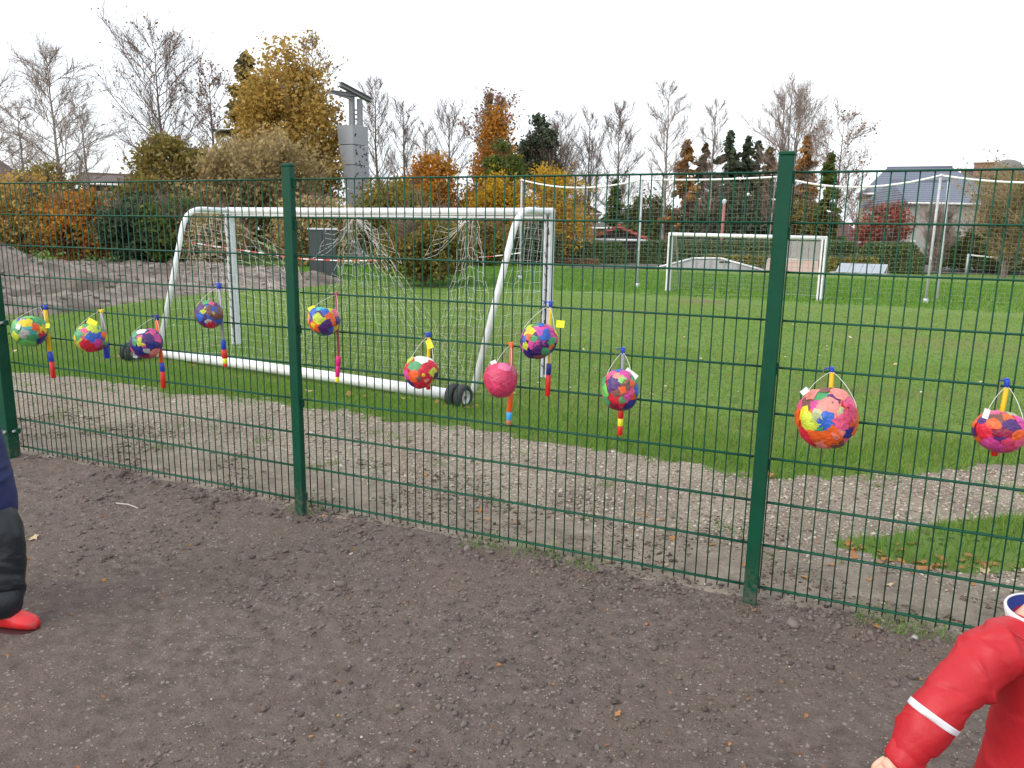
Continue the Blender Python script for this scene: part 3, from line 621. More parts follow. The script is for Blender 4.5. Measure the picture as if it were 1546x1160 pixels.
lantern(489, 484, 23.5, 22.5, 0.66, 'vobly', [(-.64, .57, .38, 'b'), (-.2, .75, .3, 't'), (.14, .57, .3, 'b'), (-.36, .15, .42, 'l'), (-.57, -.43, .45, 'o'), (-.7, -.3, .2, 'y'), (.43, .2, .32, 'o'), (.43, -.15, .3, 'o'), (.72, .5, .35, 'p'), (.85, 0, .35, 'v'), (.07, -.55, .5, 'v'), (.2, -.2, .28, 'v'), (.45, -.6, .25, 'b'), (.68, -.5, .25, 'y'), (-.2, -.93, .3, 'g'), (-.92, .1, .2, 'f')],
        'blue, lime and purple lantern hung just right of the post in the left half', (508, 445), (471, 467, 11, 9, 25, 'y'), 5, base='v')
lantern(636, 561.5, 25, 24, 0.84, 'rrolg', [(.2, .8, .5, 'w'), (.45, .75, .3, 'w'), (-.1, .85, .35, 'w'), (-.62, .75, .32, 'l'), (-.44, .35, .42, 'g'), (-.25, .3, .3, 'g'), (.25, .06, .55, 'r'), (.6, .3, .4, 'r'), (-.85, -.2, .3, 'm'), (-.37, -.32, .42, 'o'), (-.2, -.35, .25, 'o'), (-.6, -.68, .35, 'n'), (.66, -.06, .3, 'l'), (0, -.75, .5, 'r'), (.84, -.25, .25, 'v'), (-.12, -.4, .2, 'k'), (.3, -.5, .16, 'f'), (.1, -.2, .1, 'y')],
        'red lantern with a wide white rim and green side, above the pair of wheels', (646, 508), (648.5, 520, 9, 13, 20, 'y'), 6, base='w', handle=((-0.62, 0.8), (0.72, 0.82)))
lantern(756, 573, 25.5, 28, 0.86, 'PPPPP', [(.1, .75, .32, 'Q'), (.35, .6, .25, 'Q'), (0, 0, .5, 'P'), (-.5, .2, .5, 'P'), (.5, 0, .5, 'P'), (.2, -.6, .5, 'P'), (-.3, -.6, .5, 'P')],
        'plain pink lantern without other colours', (771, 521), (745, 547.5, 9, 6, 25, 'w'), 7, base='P', handle=((-0.3, 0.86), (0.6, 0.8)))
lantern(813, 515, 27.5, 26.5, 0.78, 'vmbnvg', [(-.55, .5, .42, 'y'), (-.45, .85, .35, 'l'), (.1, .6, .4, 'm'), (.33, .3, .4, 'b'), (.58, .72, .3, 'm'), (-.85, 0.05, .3, 'v'), (-.67, -.3, .28, 'l'), (-.26, -.15, .32, 'm'), (0, -.45, .42, 'v'), (.7, -.3, .24, 'o'), (.72, -.02, .26, 'g'), (.4, -.55, .26, 'g'), (-.5, -.8, .35, 'n'), (.05, -.88, .3, 'k'), (-.7, .12, .2, 'b'), (.85, .5, .2, 'y'), (-.2, .1, .2, 'g'), (-.5, .2, .2, 'o'), (.1, .85, .22, 'b')],
        'purple, blue and yellow lantern in front of the right goal post', (829, 462), (846, 489.5, 12.5, 11, -5, 'y'), 8, base='v')
lantern(936.5, 588, 27.5, 32.5, 0.86, 'rpkbgo', [(-.1, .88, .28, 'b'), (-.55, .65, .35, 'p'), (-.1, .6, .3, 'f'), (.1, .45, .28, 'a'), (.25, .7, .3, 'm'), (-.4, .2, .42, 'v'), (.4, .2, .36, 'k'), (.6, .3, .2, 'o'), (.88, 0, .3, 'b'), (-.85, -.1, .35, 'a'), (-.1, -.5, .5, 'r'), (-.3, -.35, .35, 'r'), (.4, -.32, .34, 'm'), (.1, -.45, .22, 'g'), (.6, -.7, .4, 'n'), (-.3, -.85, .45, 'd'), (.1, 0, .22, 'o'), (-.2, -.15, .24, 'k'), (-.85, .35, .25, 'g'), (.6, -.05, .2, 'p'), (-.65, -.6, .3, 'g')],
        'tall multicoloured lantern with purple and red scraps and a white tag', (940, 532), (953, 565, 21, 9.5, -38, 'w'), 9, base='r', handle=((-0.72, 0.75), (0.5, 0.9)))
lantern(1248, 631, 43, 46, 0.80, 'orofp', [(-.24, .62, .28, 'g'), (.18, .58, .2, 'v'), (.64, .6, .36, 'p'), (-.67, .43, .26, 'k'), (-.4, .35, .22, 'm'), (0, .33, .42, 'f'), (.2, .25, .25, 'f'), (.45, .23, .22, 's'), (-.7, .1, .28, 'y'), (-.6, -.1, .3, 'l'), (-.42, -.22, .3, 'l'), (-.3, .05, .22, 's'), (-.15, -.45, .24, 'g'), (.0, -.14, .34, 'b'), (.7, -.38, .23, 'n'), (.48, -.09, .3, 'p'), (.65, .1, .28, 'P'), (.42, -.46, .2, 'f'), (.18, -.66, .45, 'o'), (-.3, -.6, .3, 'o'), (.45, -.78, .24, 'k'), (-.12, -.87, .22, 'f'), (-.6, -.64, .32, 'r'), (-.94, -.12, .3, 'o'), (.8, .25, .28, 'P'), (-.5, .72, .3, 'f'), (.3, .8, .3, 'f'), (-.35, -.9, .2, 'r'), (.88, -.3, .2, 'o'), (-.1, .85, .2, 'k')],
        'largest lantern, orange red and pink with a blue scrap, right of the long post', (1256, 561), (1215, 591, 12.5, 8, 38, 'w'), 10, base='f', handle=((-0.72, 0.78), (0.9, 0.5)), npatch=36, roll=-.10)
lantern(1510, 652, 35.5, 31, 0.92, 'pvomr', [(-.63, .48, .32, 'v'), (-.2, .6, .36, 'k'), (-.27, .88, .3, 'p'), (.2, .72, .24, 'o'), (.3, .9, .2, 's'), (.33, .24, .42, 'v'), (.5, .35, .3, 'v'), (-.05, -.36, .4, 'v'), (-.43, -.1, .38, 'r'), (-.23, .28, .25, 'o'), (.27, -.06, .28, 'd'), (.67, -.1, .32, 'o'), (.8, .44, .34, 'm'), (-.25, -.72, .5, 'm'), (.4, -.6, .42, 'P'), (.1, -.8, .3, 'm'), (-.9, -.16, .25, 'v'), (-.9, .24, .22, 'o'), (.75, -.4, .28, 'p'), (-.1, -.1, .2, 'd'), (.55, .7, .25, 'm')],
        'squat magenta and purple lantern nearest the right edge, above the child in red', (1521, 583), (1489, 625, 9, 15, -18, 'w'), 11, base='p', handle=((-0.6, 0.72), (0.78, 0.6)))

stick([(68, 462, 68.5, 468, .012, 's_b', 'hook_cap'), (68.5, 468, 75, 531, .013, 's_y', 'rod'), (75, 531, 78, 546, .017, 's_b', 'collar'), (78, 546, 81, 571, .0155, 's_r', 'grip')], 'yellow lantern stick with blue collar and red grip, leftmost on the fence', armw=0.05)
stick([(153, 469, 153.5, 473, .01, 's_y', 'hook_cap'), (153.5, 473, 159, 516, .011, 's_g', 'rod'), (159, 516, 162, 541, .017, 's_b', 'grip')], 'grey lantern stick with blue grip, by the lantern with lime top', hookmat='s_y', armw=0.04)
stick([(236, 477, 237, 484, .011, 's_n', 'hook_cap'), (237, 484, 244, 548, .012, 's_o', 'rod'), (244, 548, 245.5, 561, .015, 's_b', 'collar'), (245.5, 561, 247, 586, .0145, 's_r', 'grip')], 'orange lantern stick with blue collar and red grip, beside the purple lantern', hookmat='s_n', armw=0.05)
stick([(330, 429, 331, 436, .013, 's_b', 'hook_cap'), (331, 436, 337, 513, .009, 's_g', 'rod'), (337, 513, 338, 528, .014, 's_b', 'collar'), (338, 528, 339.5, 541, .0165, 's_r', 'grip'), (339.5, 541, 340, 549, .0145, 's_l', 'band'), (340, 549, 340.5, 554, .012, 's_r', 'tip')], 'grey lantern stick with red and yellow grip, behind the brown lantern', armw=0.045)
stick([(508, 443, 508, 449, .008, 's_m', 'hook_cap'), (508, 449, 511, 538, .007, 's_m', 'rod'), (511, 538, 510.5, 552, .014, 's_p', 'collar'), (510.5, 552, 509.5, 569, .0115, 's_p', 'grip'), (509.5, 569, 509, 577, .0105, 's_l', 'tip')], 'thin maroon lantern stick with pink grip and yellow tip', hookmat='s_m', hookw=0.007)
stick([(646.5, 504, 647, 509, .013, 's_b', 'hook_cap'), (647, 509, 647, 575, .0085, 's_y', 'rod'), (647, 575, 646.5, 588, .0115, 's_r', 'grip')], 'yellow lantern stick with round blue top behind the white-rimmed lantern', armw=0.03)
stick([(772, 519, 772, 525, .012, 's_o', 'hook_cap'), (772, 525, 771, 592, .011, 's_ob', 'rod'), (771, 592, 769, 622, .014, 's_o', 'grip'), (769, 622, 768.5, 634, .0145, 's_c', 'band'), (768.5, 634, 768, 641, .014, 's_ob', 'tip')], 'orange lantern stick with a light blue band under the pink lantern', hookmat='s_o', armw=0.03)
stick([(831, 457, 831, 464, .009, 's_b', 'hook_cap'), (831, 464, 829, 549, .0065, 's_y', 'rod'), (829, 549, 828, 566, .0125, 's_n', 'collar'), (828, 566, 826.5, 598, .0125, 's_r', 'grip')], 'thin yellow lantern stick with navy collar and red grip, right of the goal post', armw=0.035)
stick([(940.5, 527, 940.5, 534, .009, 's_b', 'hook_cap'), (940.5, 534, 937.5, 618, .008, 's_g', 'rod'), (937.5, 618, 937, 632, .013, 's_r', 'grip'), (937, 632, 936.5, 643, .0132, 's_l', 'band'), (936.5, 643, 935.5, 657, .013, 's_r', 'grip')], 'grey lantern stick with a red grip banded yellow under the tall lantern', armw=0.03)
stick([(1256, 557, 1256, 562, .009, 's_b', 'hook_cap'), (1256, 562, 1250, 660, .0095, 's_y', 'rod')], 'yellow lantern stick with blue top behind the largest lantern', armw=0.03)
stick([(1520.5, 574, 1520, 585, .0095, 's_b', 'hook_cap'), (1520, 585, 1503, 672, .009, 's_y', 'rod'), (1503, 672, 1501, 688, .0125, 's_r', 'grip')], 'slanted yellow lantern stick with red end under the squat magenta lantern', armw=0.02)
# ------------------------------------------------------------------ the big goal (its back towards us)
def cords(segs, r):
    """segments -> thin three sided tubes"""
    P0 = np.array([s[0] for s in segs]); P1 = np.array([s[1] for s in segs]); return tubes_np(P0, P1, np.full(len(segs), r), np.full(len(segs), r))
def tubes_np(P0, P1, R0, R1, k=3):
    d = P1-P0; d = d/(np.linalg.norm(d, axis=1, keepdims=True)+1e-9)
    ref = np.where(np.abs(d[:, 2:3]) < 0.9, np.array([[0, 0, 1.0]]), np.array([[1.0, 0, 0]]))
    a = np.cross(d, ref); a /= (np.linalg.norm(a, axis=1, keepdims=True)+1e-9); b = np.cross(d, a)
    n = len(P0); vs = np.zeros((n, 2*k, 3))
    for i in range(k):
        q_ = 2*math.pi*i/k; o = a*math.cos(q_)+b*math.sin(q_)
        vs[:, i] = P0+o*R0[:, None]; vs[:, k+i] = P1+o*R1[:, None]
    f = np.array([[i, (i+1) % k, k+(i+1) % k, k+i] for i in range(k)])
    return vs.reshape(-1, 3), (f[None]+(np.arange(n)*2*k)[:, None, None]).reshape(-1, 4)
gl, gr_ = gp(357, 521), gp(823, 571)
GH = 0.5*(ad_(353, 319, math.hypot(*(gl-CAM)[:2]))[2]-gl[2] + ad_(826, 319, math.hypot(*(gr_-CAM)[:2]))[2]-gr_[2])
GOAL = thing('football_goal', 'large white youth football goal seen from behind with torn net, base tube and wheels', 'goal', (gl+gr_)/2)
gx1 = nrm(np.array([*(gr_-gl)[:2], 0])); gy1 = np.array([-gx1[1], gx1[0], 0])   # gy1 away from camera
if gy1[1] < 0: gy1 = -gy1
def gpost(p):
    m2 = MB(); zc = p[2]+GH/2
    for sx in (-1, 1): m2.box(p+gx1*0.033*sx+np.array([0, 0, GH/2]), (0.046, 0.10, GH), gx1, gy1, bev=0.012)
    m2.box(p+gy1*0.008+np.array([0, 0, GH/2]), (0.03, 0.07, GH-0.02), gx1, gy1)
    return m2
for p in (gl, gr_):
    po = part('goal_post', gpost(p), M['grey_alu'], GOAL)
    part('net_slot', MB().box(p-gy1*0.032+np.array([0, 0, GH/2]), (0.016, 0.012, GH-0.1), gx1, gy1), M['black_slot'], po)
zt = max(gl[2], gr_[2])+GH
tl = np.array([gl[0], gl[1], gl[2]+GH]); tr = np.array([gr_[0], gr_[1], gr_[2]+GH])
m2 = MB(); xx = nrm(tr-tl); Lc = np.linalg.norm(tr-tl)
m2.tube([tl-xx*0.055, tl*0.66+tr*0.34-np.array([0, 0, .004]), tl*0.34+tr*0.66-np.array([0, 0, .004]), tr+xx*0.055], 0.046, 16)
part('crossbar', m2, M['white_metal'], GOAL, True)
part('net_rail', MB().box((tl+tr)/2-np.array([0, 0, 0.066])-gy1*0.02, (Lc, 0.03, 0.022), xx, gy1), M['grey_alu'], GOAL)
rl, rr_ = gp(240, 541), gp(676, 606)
rl[2] += 0.07; rr_[2] += 0.07
def plane_pt(px, py, z): d = ray(px, py); return CAM+d*(z-CAM[2])/d[2]
bend_l = tl-gy1*0.78+gx1*0.02; bend_r = tr-gy1*0.82
br_ = gp(714, 601); br_[2] += 0.06
bl_ = rl.copy()
def bent(a, b, c, rad=0.28, r=0.036):
    u = nrm(a-b); w = nrm(c-b); pts = [a]
    for t in np.linspace(0, 1, 8): 
        p0 = b+u*rad; p2 = b+w*rad; pts.append(p0*(1-t)**2+b*2*t*(1-t)+p2*t*t)
    pts.append(c); return MB().tube(pts, r, 12)
part('rear_frame', bent(tl, bend_l, bl_+np.array([0, 0, 0.0])), M['white_metal'], GOAL, True)
part('rear_frame', bent(tr, bend_r, br_), M['white_metal'], GOAL, True)
part('base_tube', MB().tube([rl, rl*0.6+rr_*0.4+np.array([0, 0, 0.012]), rl*0.3+rr_*0.7+np.array([0, 0, 0.008]), rr_], 0.062, 18), M['white_metal'], GOAL, True)
ax = nrm(rr_-rl)
def wheel(c, R=0.125, w=0.085):
    tp = [(R*0.52, -w*0.36), (R*0.6, -w*0.5), (R*0.86, -w*0.5), (R*0.98, -w*0.3), (R, 0), (R*0.98, w*0.3), (R*0.86, w*0.5), (R*0.6, w*0.5), (R*0.52, w*0.36), (R*0.5, 0), (R*0.52, -w*0.36)]
    wv = part('wheel', MB().lathe(tp, c, ax, 28), M['rubber'], GOAL, True)
    part('rim', MB().lathe([(0.018, w*0.30), (0.03, w*0.32), (R*0.42, w*0.18), (R*0.5, w*0.40), (R*0.545, w*0.44), (R*0.545, -w*0.44), (R*0.3, -w*0.2), (0.018, -w*0.2)], c, ax, 20), M['steel'], wv, True)
    part('hub', MB().lathe([(0.001, -w*0.45), (0.018, -w*0.45), (0.018, w*0.42), (0.001, w*0.42)], c, ax, 10), mat('rusty_hub', (0.18, 0.08, 0.04), 0.8, var=0.3), wv, True)
w0 = gp(699, 617); w0[2] += 0.115
wheel(w0); wheel(w0-ax*0.105)
w1 = gp(196, 545); w1[2] += 0.115; wheel(w1); wheel(w1+ax*0.105)
part('wheel_axle', MB().tube([rr_, w0+ax*0.03], 0.016, 8), M['steel'], GOAL, True)
part('wheel_axle', MB().tube([rl, w1-ax*0.03], 0.016, 8), M['steel'], GOAL, True)
part('net_wire', MB().tube([bend_l+np.array([0, 0, -0.05]), (bend_l+bend_r)/2+np.array([0, 0, -0.08]), bend_r+np.array([0, 0, -0.05])], 0.004, 5), M['net_white'], GOAL, True)
# torn net: top edge hangs from a few points, bunched there; bottom spread along the ground in front of the base tube
rn = random.Random(3)
def net_sheet(sa, sb, top, bot, ncol, nrow, sag, jit, skip=0.0):
    G = []
    for i in range(ncol+1):
        s = sa+(sb-sa)*i/ncol; a = top(s); b = bot(s); colp = []
        for j in range(nrow+1):
            t = j/nrow; p = a+(b-a)*t; p = p-gy1*0*sag
            p = p+np.array([0, 0, -sag*math.sin(math.pi*min(1, t*1.1))*0.6])+gy1*sag*0.8*math.sin(math.pi*t)
            p = p+np.array([rn.uniform(-1, 1), rn.uniform(-1, 1), rn.uniform(-1, 1)])*jit*(1-0.6*t); colp.append(p)
        G.append(colp)
    sg = []
    for i in range(ncol+1):
        for j in range(nrow+1):
            if i < ncol and rn.random() > skip: sg.append((G[i][j], G[i+1][j]))
            if j < nrow and rn.random() > skip: sg.append((G[i][j], G[i][j+1]))
    return sg
def lerp(a, b, t): return a+(b-a)*t
gbl, gbr = gp(300, 548)+np.array([0, 0, .02]), gp(700, 600)+np.array([0, 0, .02])
# white net in the middle: fan from the gathering point near px 590
topA = lerp(tl, tr, 0.515)-gy1*0.45+np.array([0, 0, -0.08])
def fan_top(s): return topA+gx1*(s*0.16)+np.array([0, 0, -abs(s)*0.05])
def fan_bot(s): return lerp(gbl, gbr, 0.62+0.36*s)+gy1*0.35
sg = net_sheet(-1, 1, fan_top, fan_bot, 19, 16, 0.25, 0.04)
topB = lerp(tl, tr, 0.86)-gy1*0.6+np.array([0, 0, -0.05])
sg += net_sheet(-1, 1, lambda s: topB+gx1*0.10*s+np.array([0, 0, -0.06*abs(s)]), lambda s: lerp(gbl, gbr, 0.93+0.12*s)+gy1*0.2, 10, 18, 0.15, 0.03)
# loose upper flaps reaching sideways from the gathering points
for c0, sx in ((topA, -1), (topA, 1), (topB, -1)):
    for kx in range(6):
        e = c0+gx1*sx*(0.42+0.05*kx)+np.array([0, 0, -0.12-0.085*kx]); pr_ = c0
        for tt in (0.33, 0.66, 1.0):
            p = lerp(c0, e, tt)+np.array([0, 0, -0.10*math.sin(math.pi*tt)+rn.uniform(-.02, .02)])+gy1*rn.uniform(-.05, .05); sg.append((pr_, p)); pr_ = p
        if kx: sg.append((pr_, pe)); 
        pe = pr_
# left third: slack net from rear frame to post, edge along the crossbar
def lt_top(s): return lerp(bend_l, lerp(tl, tr, 0.30)-gy1*0.3, s)+np.array([0, 0, -0.10-0.55*s*s])
sg += net_sheet(0, 1, lt_top, lambda s: lerp(gbl, lerp(gbl, gbr, 0.40), s)+gy1*0.3*s, 14, 17, 0.16, 0.03)
# side nets
for (t0, b0, pp) in ((bend_l, bl_, gl), (bend_r, br_, gr_)):
    tt_ = np.array([pp[0], pp[1], pp[2]+GH-0.08])
    sg += net_sheet(0, 1, lambda s: lerp(t0+np.array([0, 0, -0.06]), tt_, s), lambda s: lerp(b0, pp+np.array([0, 0, .03]), s), 9, 16, 0.05, 0.02)
zc_ = [0.5*(a_[2]+b_[2]) for a_, b_ in sg]; P0 = np.array([a_ for a_, b_ in sg]); P1 = np.array([b_ for a_, b_ in sg]); rr0 = np.interp(zc_, [0.2, 1.2], [0.0009, 0.0019]); v, f = tubes_np(P0, P1, rr0, rr0); part_np('net', v, f, M['net_white'], GOAL)
sg = net_sheet(0, 1, lambda s: lerp(lerp(tl, tr, 0.36), lerp(tl, tr, 0.93), s)-gy1*0.55+np.array([0, 0, -0.95+0.25*s]), lambda s: lerp(lerp(gbl, gbr, 0.42), gbr, s)+gy1*0.12, 30, 14, 0.12, 0.018)  # second net sheet, drawn in dark cord
v, f = cords(sg, 0.0018); o = part_np('net', v, f, M['net_black'], GOAL); o['label'] = 'second sheet of dark net cords drawn behind the white one'
sg = []
for i in range(1, 15):
    z = gr_[2]+GH*i/15
    for pp in (gl, gr_):
        p = np.array([pp[0], pp[1], z])-gy1*0.05; sg.append((p+gx1*rn.uniform(-.03, .03), p-gy1*0.03+np.array([0, 0, rn.uniform(.03, .08)])+gx1*rn.uniform(-.04, .04)))
for i in range(1, 24):
    p = lerp(tl, tr, i/24)+np.array([0, 0, -0.055]); sg.append((p, p+gx1*rn.uniform(-.1, .1)+np.array([0, 0, -rn.uniform(.02, .06)])))
v, f = cords(sg, 0.006); part_np('net_tie', v, f, M['net_black'], GOAL)

# ------------------------------------------------------------------ small far goal
a, b = gp(1008, 441), gp(1236, 454)
SG = thing('small_goal', 'smaller white goal with slim posts at the far side of the pitch', 'goal', (a+b)/2)
sx1 = nrm(np.array([*(b-a)[:2], 0])); sy1 = np.array([-sx1[1], sx1[0], 0])
ha = ad_(1015, 354, math.hypot(*(a-CAM)[:2]))[2]; hb = ad_(1246, 360, math.hypot(*(b-CAM)[:2]))[2]
for p, h_ in ((a, ha), (b, hb)):
    m2 = MB()
    for s_ in (-1, 1): m2.box(np.array([p[0], p[1], (p[2]-0.1+h_)/2])+sx1*0.045*s_, (0.055, 0.12, h_-p[2]+0.1), sx1, sy1, bev=0.01)
    po = part('goal_post', m2, M['white_metal'], SG)
    part('net_slot', MB().box(np.array([p[0], p[1], (p[2]-0.1+h_)/2])+sy1*0.01, (0.045, 0.09, h_-p[2]), sx1, sy1), M['black_slot'], po)
ta = np.array([a[0], a[1], ha]); tb = np.array([b[0], b[1], hb])
part('crossbar', MB().tube([ta-sx1*0.07, tb+sx1*0.07], 0.062, 12), M['white_metal'], SG, True)
nsg = []
for p, tp in ((a, ta), (b, tb)):
    q0 = tp+sy1*0.5; q1 = p+sy1*1.3+np.array([0, 0, 0.04])
    part('back_support', MB().tube([tp, q0, q1], 0.03, 8), M['grey_alu'], SG, True)
    part('ground_bar', MB().tube([p+np.array([0, 0, .03]), q1], 0.03, 8), M['grey_alu'], SG, True)
gtop = lambda s: lerp(ta, tb, s)+sy1*0.5
gbot = lambda s: lerp(a, b, s)+sy1*1.3
for i in range(29):
    for j in range(12):
        p = lerp(gtop(i/28), gbot(i/28), j/12); 
        nsg.append((p, lerp(gtop(i/28), gbot(i/28), (j+1)/12)))
        if i < 28: nsg.append((p, lerp(gtop((i+1)/28), gbot((i+1)/28), j/12)))
for p, tp in ((a, ta), (b, tb)):
    for j in range(12):
        nsg.append((lerp(tp, p, j/12), lerp(tp+sy1*.5, p+sy1*1.3, j/12)))
    for j in range(1, 7): nsg.append((lerp(tp, tp+sy1*.5, j/7), lerp(p, p+sy1*1.3, j/7)))
v, f = cords(nsg, 0.004); part_np('net', v, f, M['net_grey'], SG)
part('ground_bar', MB().tube([a+sy1*1.3+np.array([0, 0, .03]), b+sy1*1.3+np.array([0, 0, .03])], 0.03, 8), M['grey_alu'], SG, True)

# ------------------------------------------------------------------ ball stop poles, rope and net
PB = [((785, 421), (788, 272)), ((962, 433), (967, 271)), ((1163, 444), (1179, 267)), ((1397, 457), (1422, 265)), ((1700, 470), (1740, 262))]
PL = ['net pole behind the right corner of the big goal, leftmost of the tall white poles', 'tall white net pole between the big goal and the small goal', 'tall white net pole behind the small goal, next to the long fence post',
      'tall white net pole with a second pole behind, right of the grey ramp', 'tall white net pole beyond the right edge']
tops = []
for (b_, t_), lab in zip(PB, PL):
    p = gp(*b_); tz = ad_(t_[0], t_[1], math.hypot(*(p-CAM)[:2]))[2]; tops.append(np.array([p[0], p[1], tz]))
    T = thing('net_pole', lab, 'pole', p, 'tall poles holding the ball stop net')
    part('pole', MB().tube([p-np.array([0, 0, .2]), (p+tops[-1])/2, tops[-1]], 0.036, 12), M['pole'], T, True)
    part('pole_cap', MB().lathe([(0.058, -0.03), (0.058, 0.02), (0.03, 0.04), (0.001, 0.045)], tops[-1], n=10), M['grey_alu'], T, True)
    part('ground_sleeve', MB().lathe([(0.075, -0.1), (0.075, 0.10), (0.055, 0.12)], p, n=12), M['steel'], T, True)
    for zz_ in (0.35, 0.65): part('net_clip', MB().box(p*(1-zz_)+tops[-1]*zz_+np.array([0.0, -0.055, 0]), (0.05, 0.03, 0.06), bev=0.005), M['steel'], T)
    if b_[0] == 1397:
        p2 = p+np.array([0.38, 1.0, 0]); part('rear_strut', MB().tube([p2-np.array([0, 0, .2]), tops[-1]+np.array([0.30, 0.9, -0.1])], 0.035, 8), M['grey_alu'], T, True)
BN = thing('ball_stop_net', 'fine grey net with a thick white sagging top rope between the tall poles', 'net', tops[0])
sags = [0.28, 0.05, 0.32, 0.22]; nsg = []
for (p0, p1, sg_) in zip(tops[:-1], tops[1:], sags):
    pts = [lerp(p0, p1, t)-np.array([0, 0, sg_*4*t*(1-t)]) for t in np.linspace(0, 1, 13)]
    part('top_rope', MB().tube(pts, 0.03, 8), M['rope'], BN, True)
    n_ = int(np.linalg.norm(p1-p0)/0.15)
    def curve(s): return lerp(p0, p1, s)-np.array([0, 0, sg_*4*s*(1-s)])
    for i in range(n_+1):
        tpt = curve(i/n_); bz = float(base_z(tpt[1]))+0.1; m_ = int((tpt[2]-bz)/0.55)
        nsg.append((tpt, np.array([tpt[0], tpt[1], bz])))
    for j in range(1, 26):
        for i in range(0, n_, 3):
            u0, u1 = i/n_, min(1, (i+3)/n_); a_, b_ = curve(u0), curve(u1); bz0, bz1 = float(base_z(a_[1]))+.1, float(base_z(b_[1]))+.1
            nsg.append((np.array([a_[0], a_[1], a_[2]+(bz0-a_[2])*j/26]), np.array([b_[0], b_[1], b_[2]+(bz1-b_[2])*j/26])))
v, f = cords(nsg, 0.0024); part_np('net_mesh', v, f, M['net_grey'], BN)

# red and white barrier tape behind the goal
M['tape_r'] = mat('tape_red', (0.6, 0.04, 0.03), 0.5, var=0.05); M['tape_w'] = mat('tape_white', (0.75, 0.74, 0.72), 0.5, var=0.05)
tp = [ad_(286, 366, 30), ad_(345, 375, 30), ad_(455, 391, 29), ad_(520, 394, 28.5), ad_(600, 393, 28), ad_(690, 391, 27.6), ad_(745, 387, 27.2), ad_(786, 382, 26.95)]
m2 = MB(); mi = []
cnt = 0
for a, b in zip(tp[:-1], tp[1:]):
    n_ = max(2, int(np.linalg.norm(b-a)/0.25))
    for i in range(n_):
        p0 = lerp(a, b, i/n_); p1 = lerp(a, b, (i+1)/n_); h = np.array([0, 0.01, 0.016]); t_ = np.array([0, 0.004, 0])
        k0 = len(m2.f); m2.prism([p0-h, p1-h, p1+h, p0+h], t_); mi += [cnt % 2]*(len(m2.f)-k0); cnt += 1
o = part('barrier_tape', m2, None, None, loc=tp[3]); o.data.materials.append(M['tape_r']); o.data.materials.append(M['tape_w']); o.data.polygons.foreach_set('material_index', mi)
tag(o, 'red and white barrier tape stretched behind the big goal', 'barrier tape')
TS = thing('tape_stake', 'thin wooden stake holding the barrier tape left of the big goal', 'stake', np.array([tp[0][0], tp[0][1], -0.3]))
part('stake', MB().tube([(tp[0][0], tp[0][1], -0.5), (tp[0][0], tp[0][1], tp[0][2]+0.1)], 0.02, 6), mat('stake_wood', (0.25, 0.18, 0.1), 0.8, var=0.2), TS)

# ------------------------------------------------------------------ skate ramps
M['concrete'] = mat('pale_concrete', (0.36, 0.355, 0.36), 0.85, var=0.14, vscale=2.5, bump=0.2, bscale=25, dirt=((0.16, 0.15, 0.14), 0.5, 1.3))
M['ply'] = mat('pinkish_ply', (0.40, 0.29, 0.24), 0.7, var=0.12, vscale=3, dirt=((0.2, 0.16, 0.14), 0.5, 1.5))
M['greyboard'] = mat('weathered_board', (0.30, 0.29, 0.28), 0.8, var=0.15, vscale=4, dirt=((0.16, 0.15, 0.14), 0.5, 2))
DF = 42.0
def bb(px, D): p = ad_(px, 400, D); p[2] = -0.2; return p
def zy(px, py, D): return ad_(px, py, D)[2]
FB = thing('skate_funbox', 'low grey ramp with a flat top and two sloped ends seen through the small goal', 'skate ramp', bb(1078, DF))
pts = [(988, 406), (1046, 391), (1088, 391), (1158, 411)]
prof = [ad_(x, y, DF) for x, y in pts]
dv = nrm(np.array([*(bb(1078, DF)-CAM)[:2], 0]))
base = [np.array([p[0], p[1], -0.25]) for p in prof]
m2 = MB().prism([base[0], base[3], np.array([*prof[3][:2], max(-0.2, prof[3][2])]), prof[2], prof[1], np.array([*prof[0][:2], max(-0.2, prof[0][2])])], dv*2.6)
part('ramp_body', m2, M['concrete'], FB)
for i in range(3):
    p0, p1 = prof[i], prof[i+1]
    part('edge_coping', MB().tube([p0-dv*0.03+np.array([0, 0, .03]), p1-dv*0.03+np.array([0, 0, .03])], 0.05, 8), M['white_metal'], FB, True)
for i in range(9):
    t = i/8; px_ = lerp(prof[0], prof[3], t)
    zt_ = np.interp(t, [0, .34, .59, 1], [prof[0][2], prof[1][2], prof[2][2], prof[3][2]])-0.04
    if zt_ > -0.12: part('panel_joint', MB().box(np.array([px_[0], px_[1], (-0.22+zt_)/2])-dv*0.012, (0.035, 0.02, zt_+0.22), nrm(np.cross(dv, (0, 0, 1))), dv), M['greyboard'], FB)
part('vent_gap', MB().box(ad_(1094, 396, DF-0.03), (0.55, 0.03, 0.09), nrm(np.cross(dv, (0, 0, 1))), dv), M['black_slot'], FB)
D2 = 43.0
QP = thing('quarter_pipe', 'tall ramp with pink curved face under a backing of grey boards', 'skate ramp', bb(1200, D2))
ex = nrm(np.cross(nrm(np.array([*(bb(1200, D2)-CAM)[:2], 0])), (0, 0, 1))); dv2 = nrm(np.array([*(bb(1200, D2)-CAM)[:2], 0]))
cb = bb(1196, D2); zt_ = zy(1200, 392, D2); zb = zy(1200, 364, D2); wd_ = np.linalg.norm(bb(1235, D2)-bb(1158, D2))
rings = []
for i in range(9):
    t = i/8; d_ = 1.4*(1-math.cos(t*math.pi/2)); 
    rings.append((t*1.3-1.3, -0.25+(zt_+0.25)*(1-math.cos(t*math.pi/2))**1.15, wd_/2*(1.06-0.06*t)))
m2 = MB(); vs = []; fs = []
